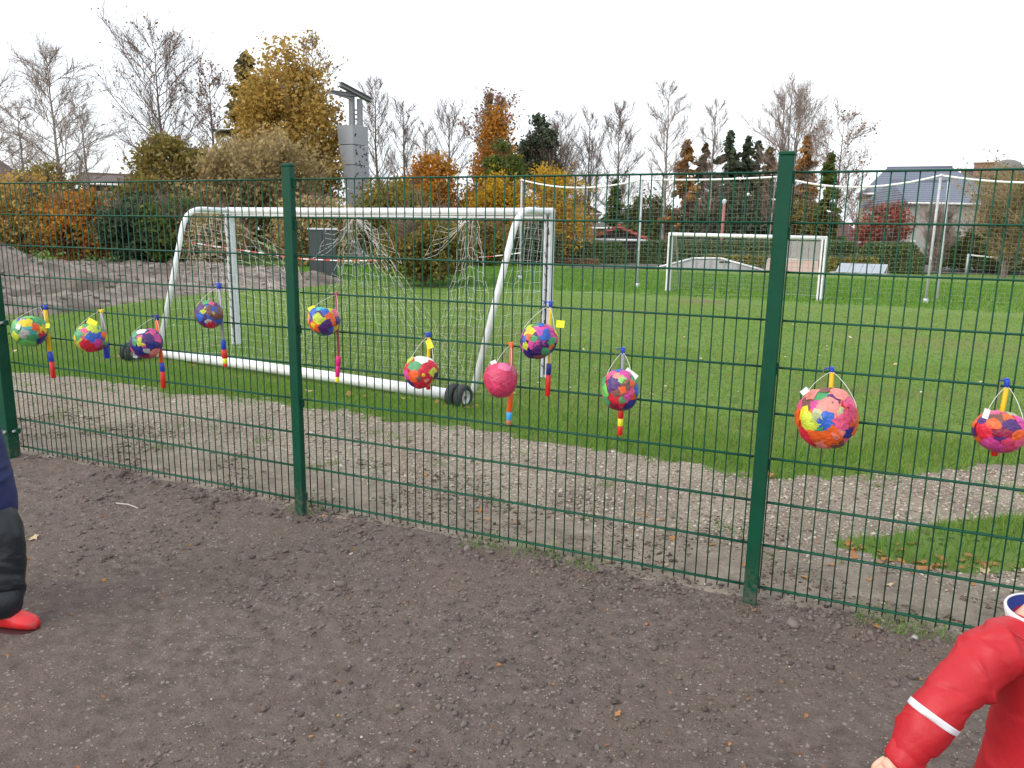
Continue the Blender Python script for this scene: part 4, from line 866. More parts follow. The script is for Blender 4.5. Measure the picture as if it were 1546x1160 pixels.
for (dy, z_, hw) in rings:
    for s_ in (-1, 1): vs += [cb+ex*hw*s_+dv2*dy+np.array([0, 0, z_+0.2])]
n0 = len(vs)
for (dy, z_, hw) in rings:
    for s_ in (-1, 1): vs += [cb+ex*hw*s_+dv2*dy+np.array([0, 0, -0.1])]
for i in range(8):
    fs.append((2*i, 2*i+1, 2*i+3, 2*i+2)); fs.append((2*i, 2*i+2, n0+2*i+2, n0+2*i)); fs.append((2*i+1, n0+2*i+1, n0+2*i+3, 2*i+3))
fs.append((16, 17, n0+17, n0+16))
part('curved_face', m2.add(vs, fs), M['ply'], QP)
part('platform', MB().box(cb+dv2*0.62+np.array([0, 0, (zt_+0.2)/2]), (wd_, 1.2, zt_+0.2), ex, dv2), M['concrete'], QP)
nb = 8; c2 = (bb(1165, D2)+bb(1237, D2))/2; w2 = np.linalg.norm(bb(1165, D2)-bb(1237, D2))
for i in range(nb):
    part('board', MB().box(c2+ex*w2*((i+0.5)/nb-0.5)+dv2*(0.05+0.012*random.random())+np.array([0, 0, (zt_+zb)/2+0.2]), (w2/nb-0.018, 0.05, zb-zt_-0.02), ex, dv2), M['greyboard'], QP)
part('coping', MB().tube([cb-ex*w2*0.52+np.array([0, 0, zt_+0.2]), cb+ex*w2*0.52+np.array([0, 0, zt_+0.2])], 0.05, 8), M['steel'], QP, True)
for s_ in (-1, 0, 1): part('rail_post', MB().box(c2+ex*w2*0.49*s_+dv2*0.1+np.array([0, 0, (zt_+zb)/2+0.2]), (0.07, 0.06, zb-zt_+0.02), ex, dv2), M['steel'], QP)
D3 = 41.0
GB = thing('skate_bank', 'grey sloped metal panel on a low plinth right of the small goal', 'skate ramp', bb(1300, D3))
a, b = bb(1262, D3), bb(1336, D3); a2, b2 = bb(1268, D3+0.9), bb(1341, D3+0.9); zl, zh = zy(1300, 415, D3), zy(1300, 399, D3)
M['bluegrey'] = mat('blue_grey_sheet', (0.33, 0.36, 0.41), 0.5, var=0.1, vscale=3, dirt=((0.2, 0.2, 0.2), 0.4, 2))
for i in range(4):
    p = [lerp(a, b, i/4+0.004), lerp(a, b, (i+1)/4-0.004), lerp(a2, b2, (i+1)/4-0.004), lerp(a2, b2, i/4+0.004)]
    p = [np.array([*p[0][:2], zl+.1]), np.array([*p[1][:2], zl+.1]), np.array([*p[2][:2], zh]), np.array([*p[3][:2], zh])]
    part('sloped_panel', MB().prism(p, (0, 0, -0.06)), M['bluegrey'], GB)
part('plinth', MB().prism([np.array([*q_[:2], -0.3]) for q_ in (lerp(a, b, -.12), lerp(a, b, 1.05), lerp(a2, b2, 1.05), lerp(a2, b2, -.12))], (0, 0, zl+0.39)), M['concrete'], GB)
for t in (0.02, 0.98): part('support_leg', MB().box(np.array([*lerp(a2, b2, t)[:2], (zh-0.25)/2-.03])+dv2*0.0, (0.07, 0.07, zh+0.2)), M['steel'], GB)
# benches and bike rack at the right
M['wood'] = mat('bench_wood', (0.22, 0.155, 0.10), 0.8, var=0.25, vscale=5)
def bench(pxl, pxr, D, lab):
    a, b = bb(pxl, D), bb(pxr, D); T = thing('park_bench', lab, 'bench', (a+b)/2); e = nrm(b-a); dd = np.array([-e[1], e[0], 0]); L_ = np.linalg.norm(b-a)
    for k_ in range(3): part('seat_plank', MB().box((a+b)/2+dd*(-0.15+0.15*k_)+np.array([0, 0, .45]), (L_, 0.13, 0.05), e, dd), M['wood'], T)
    for k_ in range(3): part('back_plank', MB().box((a+b)/2+dd*0.26+np.array([0, 0, .62+0.13*k_]), (L_, 0.04, 0.11), e, dd), M['wood'], T)
    for t in (.12, .88): part('leg', MB().box(lerp(a, b, t)+np.array([0, 0, 0.2]), (0.1, 0.45, 0.46), e, dd), M['concrete'], T)
bench(1508, 1533, 52, 'brown wooden bench right of the metal rack'); bench(1536, 1580, 54, 'brown wooden bench at the right edge behind the low rope')
D4 = 55.0; RK = thing('bike_rack', 'rusty pale metal rail rack of uprights and crossbars by the right hand bushes', 'rack', bb(1455, D4))
M['rust_rail'] = mat('rusty_pale_rail', (0.34, 0.30, 0.28), 0.7, var=0.3, vscale=6)
zr = [zy(1455, y, D4) for y in (388, 399, 409)]
a, b = bb(1412, D4), bb(1502, D4)
for z_ in zr: part('rail', MB().tube([np.array([*a[:2], z_]), np.array([*b[:2], z_])], 0.045, 6), M['rust_rail'], RK, True)
for i in range(13):
    p = lerp(a, b, i/12); part('upright', MB().tube([np.array([*p[:2], -0.25]), np.array([*p[:2], zr[0]+random.uniform(-.2, .06)])], 0.045, 6), M['rust_rail'], RK, True)
p = bb(1449, 52); T = thing('slim_post', 'slim grey post standing in front of the metal rack', 'post', p)
part('post', MB().tube([p, np.array([*p[:2], zy(1453, 357, 52)])], 0.05, 8), M['grey_alu'], T, True); part('post_cap', MB().lathe([(.055, -.02), (.055, .02), (.001, .04)], np.array([*p[:2], zy(1453, 357, 52)]), n=8), M['grey_alu'], T, True)
T = thing('low_net', 'low court net with white tape top by the right hand bushes', 'net', bb(1520, 47)); m2 = MB()
pts = [ad_(1462, 385, 47), ad_(1490, 388, 47), ad_(1520, 391, 47), ad_(1560, 391, 47), ad_(1640, 388, 47)]
part('top_tape', MB().tube(pts, 0.045, 6), M['rope'], T, True); nsg = []
for i in range(60):
    u = i/59*(len(pts)-1); j = min(int(u), len(pts)-2); p = lerp(pts[j], pts[j+1], u-j); nsg.append((p, np.array([p[0], p[1], 0.0])))
for j in range(8):
    for i in range(len(pts)-1): nsg.append((pts[i]*(1-j/8)+np.array([*pts[i][:2], 0])*(j/8), pts[i+1]*(1-j/8)+np.array([*pts[i+1][:2], 0])*(j/8)))
v, f = cords(nsg, 0.006); part_np('net_mesh', v, f, M['net_black'], T)
part('post', MB().tube([np.array([*pts[0][:2], -0.2]), pts[0]+np.array([0, 0, .05])], 0.05, 8), M['grey_alu'], T, True)
part('post', MB().tube([np.array([*pts[-1][:2], -0.2]), pts[-1]+np.array([0, 0, .05])], 0.05, 8), M['grey_alu'], T, True)
# red lamp column among the conifers
p = bb(1087, 50); T = thing('lamp_column', 'thin reddish lamp column with a round pale head in front of the conifers', 'lamp post', p)
zt_ = zy(1095, 306, 50); part('column', MB().tube([p, np.array([*p[:2], zt_])], [0.13, 0.09], 8), mat('red_brown_paint', (0.30, 0.12, 0.10), 0.6, var=0.15), T, True)
part('lamp_head', MB().lathe([(.08, -.1), (.13, 0), (.14, .1), (.08, .2), (.001, .22)], np.array([*p[:2], zt_]), n=12), M['grey_alu'], T, True)

# ------------------------------------------------------------------ climbing tower
D5 = 48.0
p0 = bb(537, D5); TW = thing('climbing_tower', 'tall grey concrete climbing tower with two columns and a steel T beam on top', 'tower', p0)
M['tower'] = mat('tower_concrete', (0.33, 0.345, 0.37), 0.85, var=0.06, vscale=1.2, bump=0.15, bscale=14, dirt=((0.22, 0.23, 0.24), 0.4, 0.7))
M['tower_dark'] = mat('tower_column', (0.24, 0.25, 0.265), 0.8, var=0.08, vscale=2)
vd = nrm(np.array([*(p0-CAM)[:2], 0])); rx = nrm(np.cross(vd, (0, 0, 1))); mpx = depth_of(ad_(537, 250, D5))/FPX
yaw = math.radians(-33); f1 = rx*math.cos(yaw)+vd*math.sin(yaw); f2 = -rx*math.sin(yaw)+vd*math.cos(yaw)   # block axes
# corner edge at px 533; left face to 511 (tapering to 520 at base), right face to 556
zs = [zy(533, y, D5) for y in (188, 218, 249, 285, 330)]; zs.append(-0.3)
LWp = [23, 21, 17, 13, 12, 12]; RWp = [23, 23, 23.5, 23.5, 23.5, 23.5]
cor = ad_(533.5, 250, D5); secs = []
cA = -rx*math.cos(math.radians(28))+vd*math.sin(math.radians(28)); cB = rx*math.cos(math.radians(40))+vd*math.sin(math.radians(40))
for z_, lw_, rw_ in zip(zs, LWp, RWp):
    c_ = np.array([cor[0], cor[1], z_]); A_ = c_+cA*lw_*mpx/math.cos(math.radians(28)); B_ = c_+cB*rw_*mpx/math.cos(math.radians(40)); secs.append([c_, B_, B_+cA*lw_*mpx/math.cos(math.radians(28)), A_])
for i in range(5):
    top_, bot_ = secs[i], secs[i+1]; m2 = MB(); g_ = np.array([0, 0, 0.02])
    m2.loft([[q_+g_ for q_ in bot_], [q_-g_ for q_ in top_]]); part('wall_block', m2, M['tower'], TW)
rnt = random.Random(9)
M['hold'] = mat('climbing_hold', (0.05, 0.05, 0.055), 0.7, var=0.2)
nB = nrm(np.cross(cB, (0, 0, 1)));  nB = nB if np.dot(nB, vd) < 0 else -nB
for i in range(34):
    z_ = rnt.uniform(zs[3], zs[0]-0.2); u = rnt.uniform(0.1, 0.92); pp = np.array([cor[0], cor[1], z_])+cB*u*23*mpx/math.cos(math.radians(40))
    part('climbing_hold', MB().lathe([(0.001, .07), (0.035, .05), (0.055, 0)], pp, nB, 6), M['hold'], TW, True)
ztop = zs[0]; zc = zy(537, 140, D5); zc2 = zy(545, 146, D5)
ctr = (secs[0][0]+secs[0][2])/2
def col_(px_, z1, w): 
    q_ = ad_(px_, 180, D5+0.9); part('column', MB().box(np.array([q_[0], q_[1], (ztop-0.3+z1)/2]), (w*mpx, w*mpx, z1-ztop+0.3), cA, np.cross((0, 0, 1), cA)), M['tower_dark'], TW)
    return q_
k1 = col_(531.5, zc, 7.0); k2 = col_(543.5, zc2, 6.5)
pts = [(513, 127, D5), (537, 140, D5+.9), (560, 152, D5+1.6)]
P_ = [ad_(*q_) for q_ in pts]
def beam(a, b, w, h, nm='beam'):
    e = nrm(b-a); s_ = nrm(np.cross(e, (0, 0, 1))); u_ = np.cross(s_, e)
    m2 = MB().box((a+b)/2+u_*h*0.42, (np.linalg.norm(b-a), w, h*0.16), e, s_, u_).box((a+b)/2-u_*h*0.42, (np.linalg.norm(b-a), w, h*0.16), e, s_, u_).box((a+b)/2, (np.linalg.norm(b-a)*0.998, w*0.25, h*0.7), e, s_, u_)
    part(nm, m2, M['tower_dark'], TW)
beam(P_[0], P_[2], 0.35, 0.26); beam(ad_(499, 139, D5-.2), ad_(540, 144, D5+.95), 0.25, 0.2); beam(ad_(500, 139, D5-.2), ad_(533, 150, D5+.7), 0.12, 0.14)
for y_ in (163, 170, 177): beam(np.array([k1[0], k1[1], zy(537, y_, D5)]), np.array([k2[0], k2[1], zy(537, y_, D5)]), 0.06, 0.08, 'rung')

# ------------------------------------------------------------------ houses
def roofmat(name, c, sc=7.0):
    m = bpy.data.materials.new(name); m.use_nodes = True; t = m.node_tree; n = t.nodes; l = t.links.new; b = n['Principled BSDF']; b.inputs['Roughness'].default_value = 0.7
    tc_ = n.new('ShaderNodeTexCoord'); w = n.new('ShaderNodeTexWave'); w.bands_direction = 'Z'; w.inputs['Scale'].default_value = sc/6.28*1.6; w.inputs['Distortion'].default_value = 0.6; w.inputs['Detail'].default_value = 2; w.inputs['Detail Scale'].default_value = 3
    l(tc_.outputs['Object'], w.inputs['Vector']); r = n.new('ShaderNodeValToRGB'); r.color_ramp.elements[0].color = (*[q_*0.6 for q_ in c], 1); r.color_ramp.elements[1].color = (*[min(1, q_*1.15) for q_ in c], 1); r.color_ramp.elements[1].position = 0.5
    l(w.outputs['Fac'], r.inputs['Fac']); z = n.new('ShaderNodeTexNoise'); z.inputs['Scale'].default_value = 1.5; z.inputs['Detail'].default_value = 6; l(tc_.outputs['Object'], z.inputs['Vector'])
    mx = n.new('ShaderNodeMixRGB'); mx.blend_type = 'MULTIPLY'; mx.inputs['Fac'].default_value = 0.5; l(r.outputs['Color'], mx.inputs['Color1']); l(z.outputs['Color'], mx.inputs['Color2']); 
    l(r.outputs['Color'], b.inputs['Base Color']); bp = n.new('ShaderNodeBump'); bp.inputs['Strength'].default_value = 0.6; bp.inputs['Distance'].default_value = 0.05; l(w.outputs['Fac'], bp.inputs['Height']); l(bp.outputs['Normal'], b.inputs['Normal']); return m
M['r_blue'] = roofmat('blue_grey_tiles', (0.125, 0.142, 0.19)); M['r_red'] = roofmat('red_tiles', (0.36, 0.075, 0.065)); M['r_dark'] = roofmat('dark_tiles', (0.085, 0.075, 0.075)); M['r_brown'] = roofmat('brown_tiles', (0.085, 0.052, 0.042)); M['r_wine'] = roofmat('wine_red_tiles', (0.16, 0.055, 0.06))
def brick(name, c1, c2, mort):
    m = bpy.data.materials.new(name); m.use_nodes = True; t = m.node_tree; n = t.nodes; l = t.links.new; b = n['Principled BSDF']; b.inputs['Roughness'].default_value = 0.9
    tc_ = n.new('ShaderNodeTexCoord'); mp2 = n.new('ShaderNodeMapping'); mp2.inputs['Rotation'].default_value = (math.radians(90), 0, 0); w = n.new('ShaderNodeTexBrick'); w.inputs['Scale'].default_value = 4; w.inputs['Color1'].default_value = (*c1, 1); w.inputs['Color2'].default_value = (*c2, 1); w.inputs['Mortar'].default_value = (*mort, 1)
    l(tc_.outputs['Object'], mp2.inputs['Vector']); l(mp2.outputs['Vector'], w.inputs['Vector']); l(w.outputs['Color'], b.inputs['Base Color']); return m
M['b_yel'] = brick('yellow_brick', (0.34, 0.25, 0.16), (0.28, 0.20, 0.13), (0.33, 0.29, 0.24)); M['b_red'] = brick('red_brick', (0.26, 0.12, 0.085), (0.20, 0.095, 0.07), (0.28, 0.24, 0.2))
M['plaster'] = mat('grey_plaster', (0.40, 0.385, 0.36), 0.9, var=0.07, vscale=2); M['white_frame'] = mat('white_frame', (0.75, 0.75, 0.75), 0.5, var=0.03)
M['glass'] = mat('window_glass', (0.06, 0.075, 0.09), 0.08, var=0.3, vscale=1.2, spec=0.8)
M['timber'] = mat('dark_timber', (0.05, 0.032, 0.026), 0.8, var=0.3, vscale=4)
def house(name, label, A, B, depth, ze, zr, wall, roof, ridge='along', hip=0.0, over=0.35, windows=(), chim=None, cat='house', zb=-0.3):
    """A,B: front left/right ground corners; walls up to ze, ridge at zr; windows: (u0,u1,z0,z1) on the front wall"""
    A = np.array([A[0], A[1], 0.]); B = np.array([B[0], B[1], 0.]); e = nrm(B-A); w = np.linalg.norm(B-A); n = np.array([-e[1], e[0], 0])
    if np.dot(n, A-CAM*np.array([1, 1, 0])) < 0: n = -n
    T = thing(name, label, cat, np.array([*((A+B)/2)[:2], zb]))
    W = lambda u, v, z: A+e*u*w+n*v*depth+np.array([0, 0, z])
    part('wall', MB().prism([W(0, 0, zb), W(1, 0, zb), W(1, 1, zb), W(0, 1, zb)], (0, 0, ze-zb)), wall, T)
    ou, ov = over/w, over/depth; th = 0.16
    if ridge == 'along':
        l0, l1 = W(-ou, -ov, ze-0.1), W(1+ou, -ov, ze-0.1); r0, r1 = W(-ou+hip, 0.5, zr), W(1+ou-hip, 0.5, zr); k0, k1 = W(-ou, 1+ov, ze-0.1), W(1+ou, 1+ov, ze-0.1)
        slopes = [[l0, l1, r1, r0], [k1, k0, r0, r1]]
        if hip > 0: slopes += [[k0, l0, r0], [l1, k1, r1]]
        gab = [] if hip > 0 else [[W(0, 0, ze), W(0, .5, zr-0.12), W(0, 1, ze)], [W(1, 0, ze), W(1, .5, zr-0.12), W(1, 1, ze)]]
    else:
        l0, k0 = W(-ou, -ov, ze-0.1), W(-ou, 1+ov, ze-0.1); r0, r1 = W(0.5, -ov+hip, zr), W(0.5, 1+ov-hip, zr); l1, k1 = W(1+ou, -ov, ze-0.1), W(1+ou, 1+ov, ze-0.1)
        slopes = [[k0, l0, r0, r1], [l1, k1, r1, r0]]
        if hip > 0: slopes += [[l0, l1, r0], [k1, k0, r1]]
        gab = [] if hip > 0 else [[W(0, 0.0, ze), W(1, 0.0, ze), W(.5, 0.0, zr-0.12)], [W(0, 1, ze), W(1, 1, ze), W(.5, 1, zr-0.12)]]
    for s_ in slopes: part('roof_slope', MB().prism(s_, (0, 0, th)), roof, T)
    for g_ in gab:
        part('gable', MB().prism(g_, n*0.05 if ridge != 'along' else e*0.05), wall, T)
    part('ridge_cap', MB().tube([r0+np.array([0, 0, th]), r1+np.array([0, 0, th])], 0.13, 8), roof, T, True)
    part('gutter', MB().tube([W(-ou, -ov-0.02, ze-0.06), W(1+ou, -ov-0.02, ze-0.06)], 0.08, 8), M['white_frame'], T, True)
    for (u0, u1, z0, z1) in windows:
        c_ = W((u0+u1)/2, 0, (z0+z1)/2)-n*0.03; ww = (u1-u0)*w; hh = z1-z0
        fr = MB()
        for s_ in (-1, 1): fr.box(c_+e*s_*(ww/2-0.05), (0.1, 0.12, hh), e, n); fr.box(c_+np.array([0, 0, s_*(hh/2-0.05)]), (ww-0.2, 0.12, 0.1), e, n)
        fr.box(c_, (0.08, 0.10, hh-0.2), e, n)
        wo_ = part('window', fr, M['white_frame'], T); part('pane', MB().box(c_+n*0.01, (ww-0.1, 0.05, hh-0.1), e, n), M['glass'], wo_)
        part('sill', MB().box(c_-np.array([0, 0, hh/2+0.05])-n*0.04, (ww+0.2, 0.22, 0.08), e, n), M['white_frame'], wo_)
    if chim:
        cu, cv, cw, z1 = chim; part('chimney', MB().box(W(cu, cv, (zr-1.5+z1)/2), (cw, cw, z1-zr+1.5), e, n).box(W(cu, cv, z1+.05), (cw+.15, cw+.15, .12), e, n), M['b_red'], T)
    return T, W
# right hand house: yellow brick rear block and plastered front wing
DH = 72.0
zE = zy(1360, 292, DH)
T, W = house('brick_house', 'yellow brick two storey house with blue grey tiled roof behind the red shrub', ad_(1303, 350, DH), ad_(1475, 350, DH+1), 9, zE, zy(1395, 255, DH+4), M['b_yel'], M['r_blue'], 'along', hip=0.24, windows=[(0.23, 0.37, zE-2.0, zE-0.35), (0.55, .65, zE-2.2, zE-.5), (0.08, 0.18, zE-4.6, zE-3.2)])
part('balcony_rail', MB().box(W(.29, -.03, zE-2.3), (6.0, .1, .12), W(1, 0, 0)-W(0, 0, 0) if False else nrm(W(1, 0, 0)-W(0, 0, 0)), (0, 0, 1), nrm(np.cross(W(1, 0, 0)-W(0, 0, 0), (0, 0, 1)))), M['white_frame'], T)
DW = 62.0; zE2 = zy(1400, 306, DW)
house('plastered_house', 'grey plastered house with blue grey roof behind the leafless willow bush', ad_(1368, 360, DW), ad_(1470, 360, DW+2), 8, zE2, zy(1420, 276, DW+4), M['plaster'], M['r_blue'], 'along', hip=0.12, windows=[(0.06, 0.14, zE2-4.4, zE2-2.6), (0.45, 0.6, zE2-2, zE2-.6)])
DB = 80.0; zE3 = zy(1500, 290, DB)
T, W = house('long_roof_house', 'long house with a chimney and a grey dome on its roof', ad_(1440, 350, DB), ad_(1660, 350, DB), 10, zE3, zy(1500, 261, DB+5), M['b_yel'], M['r_dark'], 'along', chim=(0.15, 0.45, 1.7, zy(1470, 248, DB+4)), windows=[(0.3, .38, zE3-2, zE3-.6), (0.55, .63, zE3-2, zE3-.6)])
pd = ad_(1520, 258, DB+4); rd = 22*depth_of(pd)/FPX
part('roof_dome', MB().lathe([(rd, -rd*0.3), (rd, 0)]+[(rd*math.cos(a_), rd*0.75*math.sin(a_)) for a_ in np.linspace(0.1, 1.55, 9)], pd, n=24), mat('dome_grey', (0.16, 0.155, 0.15), 0.8, var=0.1), T, True)
# middle house and shed
DM = 78.0; zE4 = zy(870, 322, DM)
T, W = house('gabled_house', 'red brick gabled house with a white balcony half hidden behind the yellow tree', ad_(832, 350, DM), ad_(903, 350, DM), 9, zE4, zy(868, 300, DM), M['b_red'], M['r_dark'], 'across', windows=[(0.5, .72, zE4-2.6, zE4-1.0), (0.2, 0.4, zE4-2.6, zE4-1.0)])
part('balcony', MB().box(W(.6, -.08, zE4-2.9), (3.2, 1.2, .8), nrm(W(1, 0, 0)-W(0, 0, 0)), nrm(W(0, 1, 0)-W(0, 0, 0))), M['white_frame'], T)
house('dark_roofed_house', 'low house with a dark roof and pale gutter right of the brick gable', ad_(900, 360, DM-3), ad_(985, 360, DM-6), 8, zy(940, 344, DM-4), zy(940, 320, DM), M['b_red'], M['r_dark'], 'along', hip=0.15)
DS = 48.0
ze_ = zy(930, 361, DS); T, W = house('garden_shed', 'dark timber garden shed with a low red tiled roof behind the clipped hedge', ad_(893, 395, DS), ad_(972, 395, DS), 4.5, ze_, zy(930, 345, DS), M['timber'], M['r_red'], 'across', over=0.3, cat='shed')
part('bargeboard', MB().prism([W(-.09, -.09, ze_-.1), W(.5, -.09, zy(930, 345, DS)+.02), W(.5, -.09, zy(930, 345, DS)+.2), W(-.09, -.09, ze_+.08)], nrm(W(0, -1, 0)-W(0, 0, 0))*0.05), M['r_red'], T)
part('bargeboard', MB().prism([W(1.09, -.09, ze_-.1), W(.5, -.09, zy(930, 345, DS)+.02), W(.5, -.09, zy(930, 345, DS)+.2), W(1.09, -.09, ze_+.08)], nrm(W(0, -1, 0)-W(0, 0, 0))*0.05), M['r_red'], T)
DP = 60.0
house('red_roof_pavilion', 'pavilion with a wine red pyramid roof and pale hip strips behind the right hand hedge', ad_(1172, 380, DP), ad_(1306, 380, DP), 7, zy(1240, 364, DP), zy(1240, 326, DP+3), M['plaster'], M['r_wine'], 'along', hip=0.44, cat='pavilion')
# left hand houses
DL = 62.0
T, W = house('brown_roofed_house', 'house with a steep dark brown roof at the left edge behind the yellow hedge', ad_(-160, 330, DL), ad_(62, 330, DL), 9, zy(0, 288, DL), zy(-40, 242, DL+4), M['b_red'], M['r_brown'], 'along', hip=0.28, windows=[(0.8, 0.9, zy(40, 320, DL), zy(40, 300, DL))])
DL2 = 66.0
house('flat_brick_building', 'long red brick building with a low brown roof edge above the left hand bushes', ad_(128, 330, DL2), ad_(345, 330, DL2), 10, zy(180, 279, DL2), zy(180, 268, DL2+5), M['b_red'], M['r_brown'], 'along', over=0.5, windows=[(0.1, 0.2, zy(180, 305, DL2), zy(180, 290, DL2)), (.4, .5, zy(180, 305, DL2), zy(180, 290, DL2)), (.7, .8, zy(180, 305, DL2), zy(180, 290, DL2))])
# grey panel (noticeboard / shed wall) behind the goal
DQ = 30.0
p = ad_(488, 400, DQ); p[2] = -0.25; T = thing('grey_cabinet', 'dark grey cabinet with pale top edge seen through the goal', 'cabinet', p)
e_ = nrm(np.cross(nrm(np.array([*(p-CAM)[:2], 0])), (0, 0, 1))); d_ = np.array([-e_[1], e_[0], 0]); wq = 40*depth_of(p)/FPX; zt_ = zy(488, 347, DQ)
M['cab'] = mat('cabinet_grey', (0.06, 0.063, 0.07), 0.6, var=0.15, vscale=2)
part('body', MB().box(np.array([p[0], p[1], (zt_-.3)/2])+d_*0.4, (wq, 0.8, zt_+.3), e_, d_), M['cab'], T); part('top_edge', MB().box(np.array([p[0], p[1], zt_+.03])+d_*0.4, (wq+.08, .88, .06), e_, d_), M['white_metal'], T)
for s_ in (-.25, .25): part('door', MB().box(np.array([p[0], p[1], (zt_-.3)/2])+e_*wq*s_-d_*0.015, (wq*.46, .03, zt_+.1), e_, d_), M['cab'], T)

# ------------------------------------------------------------------ vegetation
def leafm(name, cols, tr=0.42): return mat(name, cols[0], 0.7, island=cols, transl=tr, spec=0.2)
LM = {'yellow': leafm('leaf_yellow', [(0.441, 0.252, 0.021), (0.588, 0.357, 0.026), (0.462, 0.294, 0.026), (0.315, 0.200, 0.026)]),
      'orange': leafm('leaf_orange', [(0.414, 0.161, 0.023), (0.552, 0.230, 0.029), (0.414, 0.207, 0.034), (0.253, 0.149, 0.034)]),
      'golden': leafm('leaf_golden', [(0.429, 0.267, 0.065), (0.546, 0.351, 0.085), (0.390, 0.267, 0.072), (0.286, 0.202, 0.058)]),
      'olive': leafm('leaf_olive', [(0.213, 0.169, 0.044), (0.288, 0.225, 0.056), (0.150, 0.150, 0.037), (0.250, 0.156, 0.044)]),
      'tan': leafm('leaf_tan', [(0.426, 0.310, 0.138), (0.522, 0.393, 0.179), (0.357, 0.289, 0.131), (0.302, 0.234, 0.110)]),
      'green': leafm('leaf_green', [(0.063, 0.105, 0.022), (0.105, 0.154, 0.031), (0.154, 0.175, 0.036), (0.077, 0.098, 0.028)]),
      'dark': leafm('leaf_dark', [(0.033, 0.054, 0.030), (0.054, 0.078, 0.036), (0.083, 0.093, 0.039)], 0.1),
      'spruce': leafm('needle_spruce', [(0.045, 0.067, 0.043), (0.070, 0.096, 0.058), (0.099, 0.115, 0.064)], 0.1),  # dark greens lifted so the colour carries the sky's veiling glare
      'spruce_mix': leafm('needle_mixed', [(0.091, 0.113, 0.065), (0.155, 0.155, 0.082), (0.364, 0.255, 0.091), (0.218, 0.182, 0.091)], 0.25),
      'spruce_brown': leafm('needle_brownish', [(0.112, 0.087, 0.051), (0.188, 0.117, 0.054), (0.112, 0.105, 0.054)], 0.1),
      'larch': leafm('needle_larch', [(0.324, 0.162, 0.042), (0.420, 0.216, 0.060), (0.228, 0.132, 0.050)], 0.25),
      'rust': leafm('leaf_rust', [(0.264, 0.110, 0.050), (0.319, 0.154, 0.061), (0.198, 0.105, 0.055)], 0.3),
      'red': leafm('leaf_red', [(0.30, 0.055, 0.045), (0.36, 0.085, 0.06), (0.22, 0.075, 0.05), (0.30, 0.17, 0.08)], 0.3),
      'hedge': leafm('leaf_hedge', [(0.057, 0.105, 0.030), (0.087, 0.147, 0.041), (0.112, 0.158, 0.053), (0.128, 0.120, 0.053)], 0.15),
      'hedge_y': leafm('leaf_hedge_yellow', [(0.234, 0.195, 0.034), (0.182, 0.195, 0.039), (0.286, 0.195, 0.046)], 0.2),
      'beech': leafm('leaf_beech', [(0.15, 0.10, 0.05), (0.115, 0.11, 0.045), (0.19, 0.11, 0.05)], 0.2)}
M['bark'] = mat('bark_brown', (0.16, 0.128, 0.11), 0.9, var=0.3, vscale=5); M['bark_w'] = mat('bark_birch', (0.46, 0.42, 0.38), 0.8, col2=(0.12, 0.10, 0.09), vscale=4)
M['twig'] = mat('twig_brown', (0.21, 0.15, 0.125), 0.9, var=0.25, vscale=3); M['twig_p'] = mat('twig_pale', (0.32, 0.25, 0.215), 0.9, var=0.25, vscale=3); M['twig_y'] = mat('twig_willow', (0.34, 0.26, 0.145), 0.9, var=0.25, vscale=3)  # twig tones paled, sky flare put into the colour
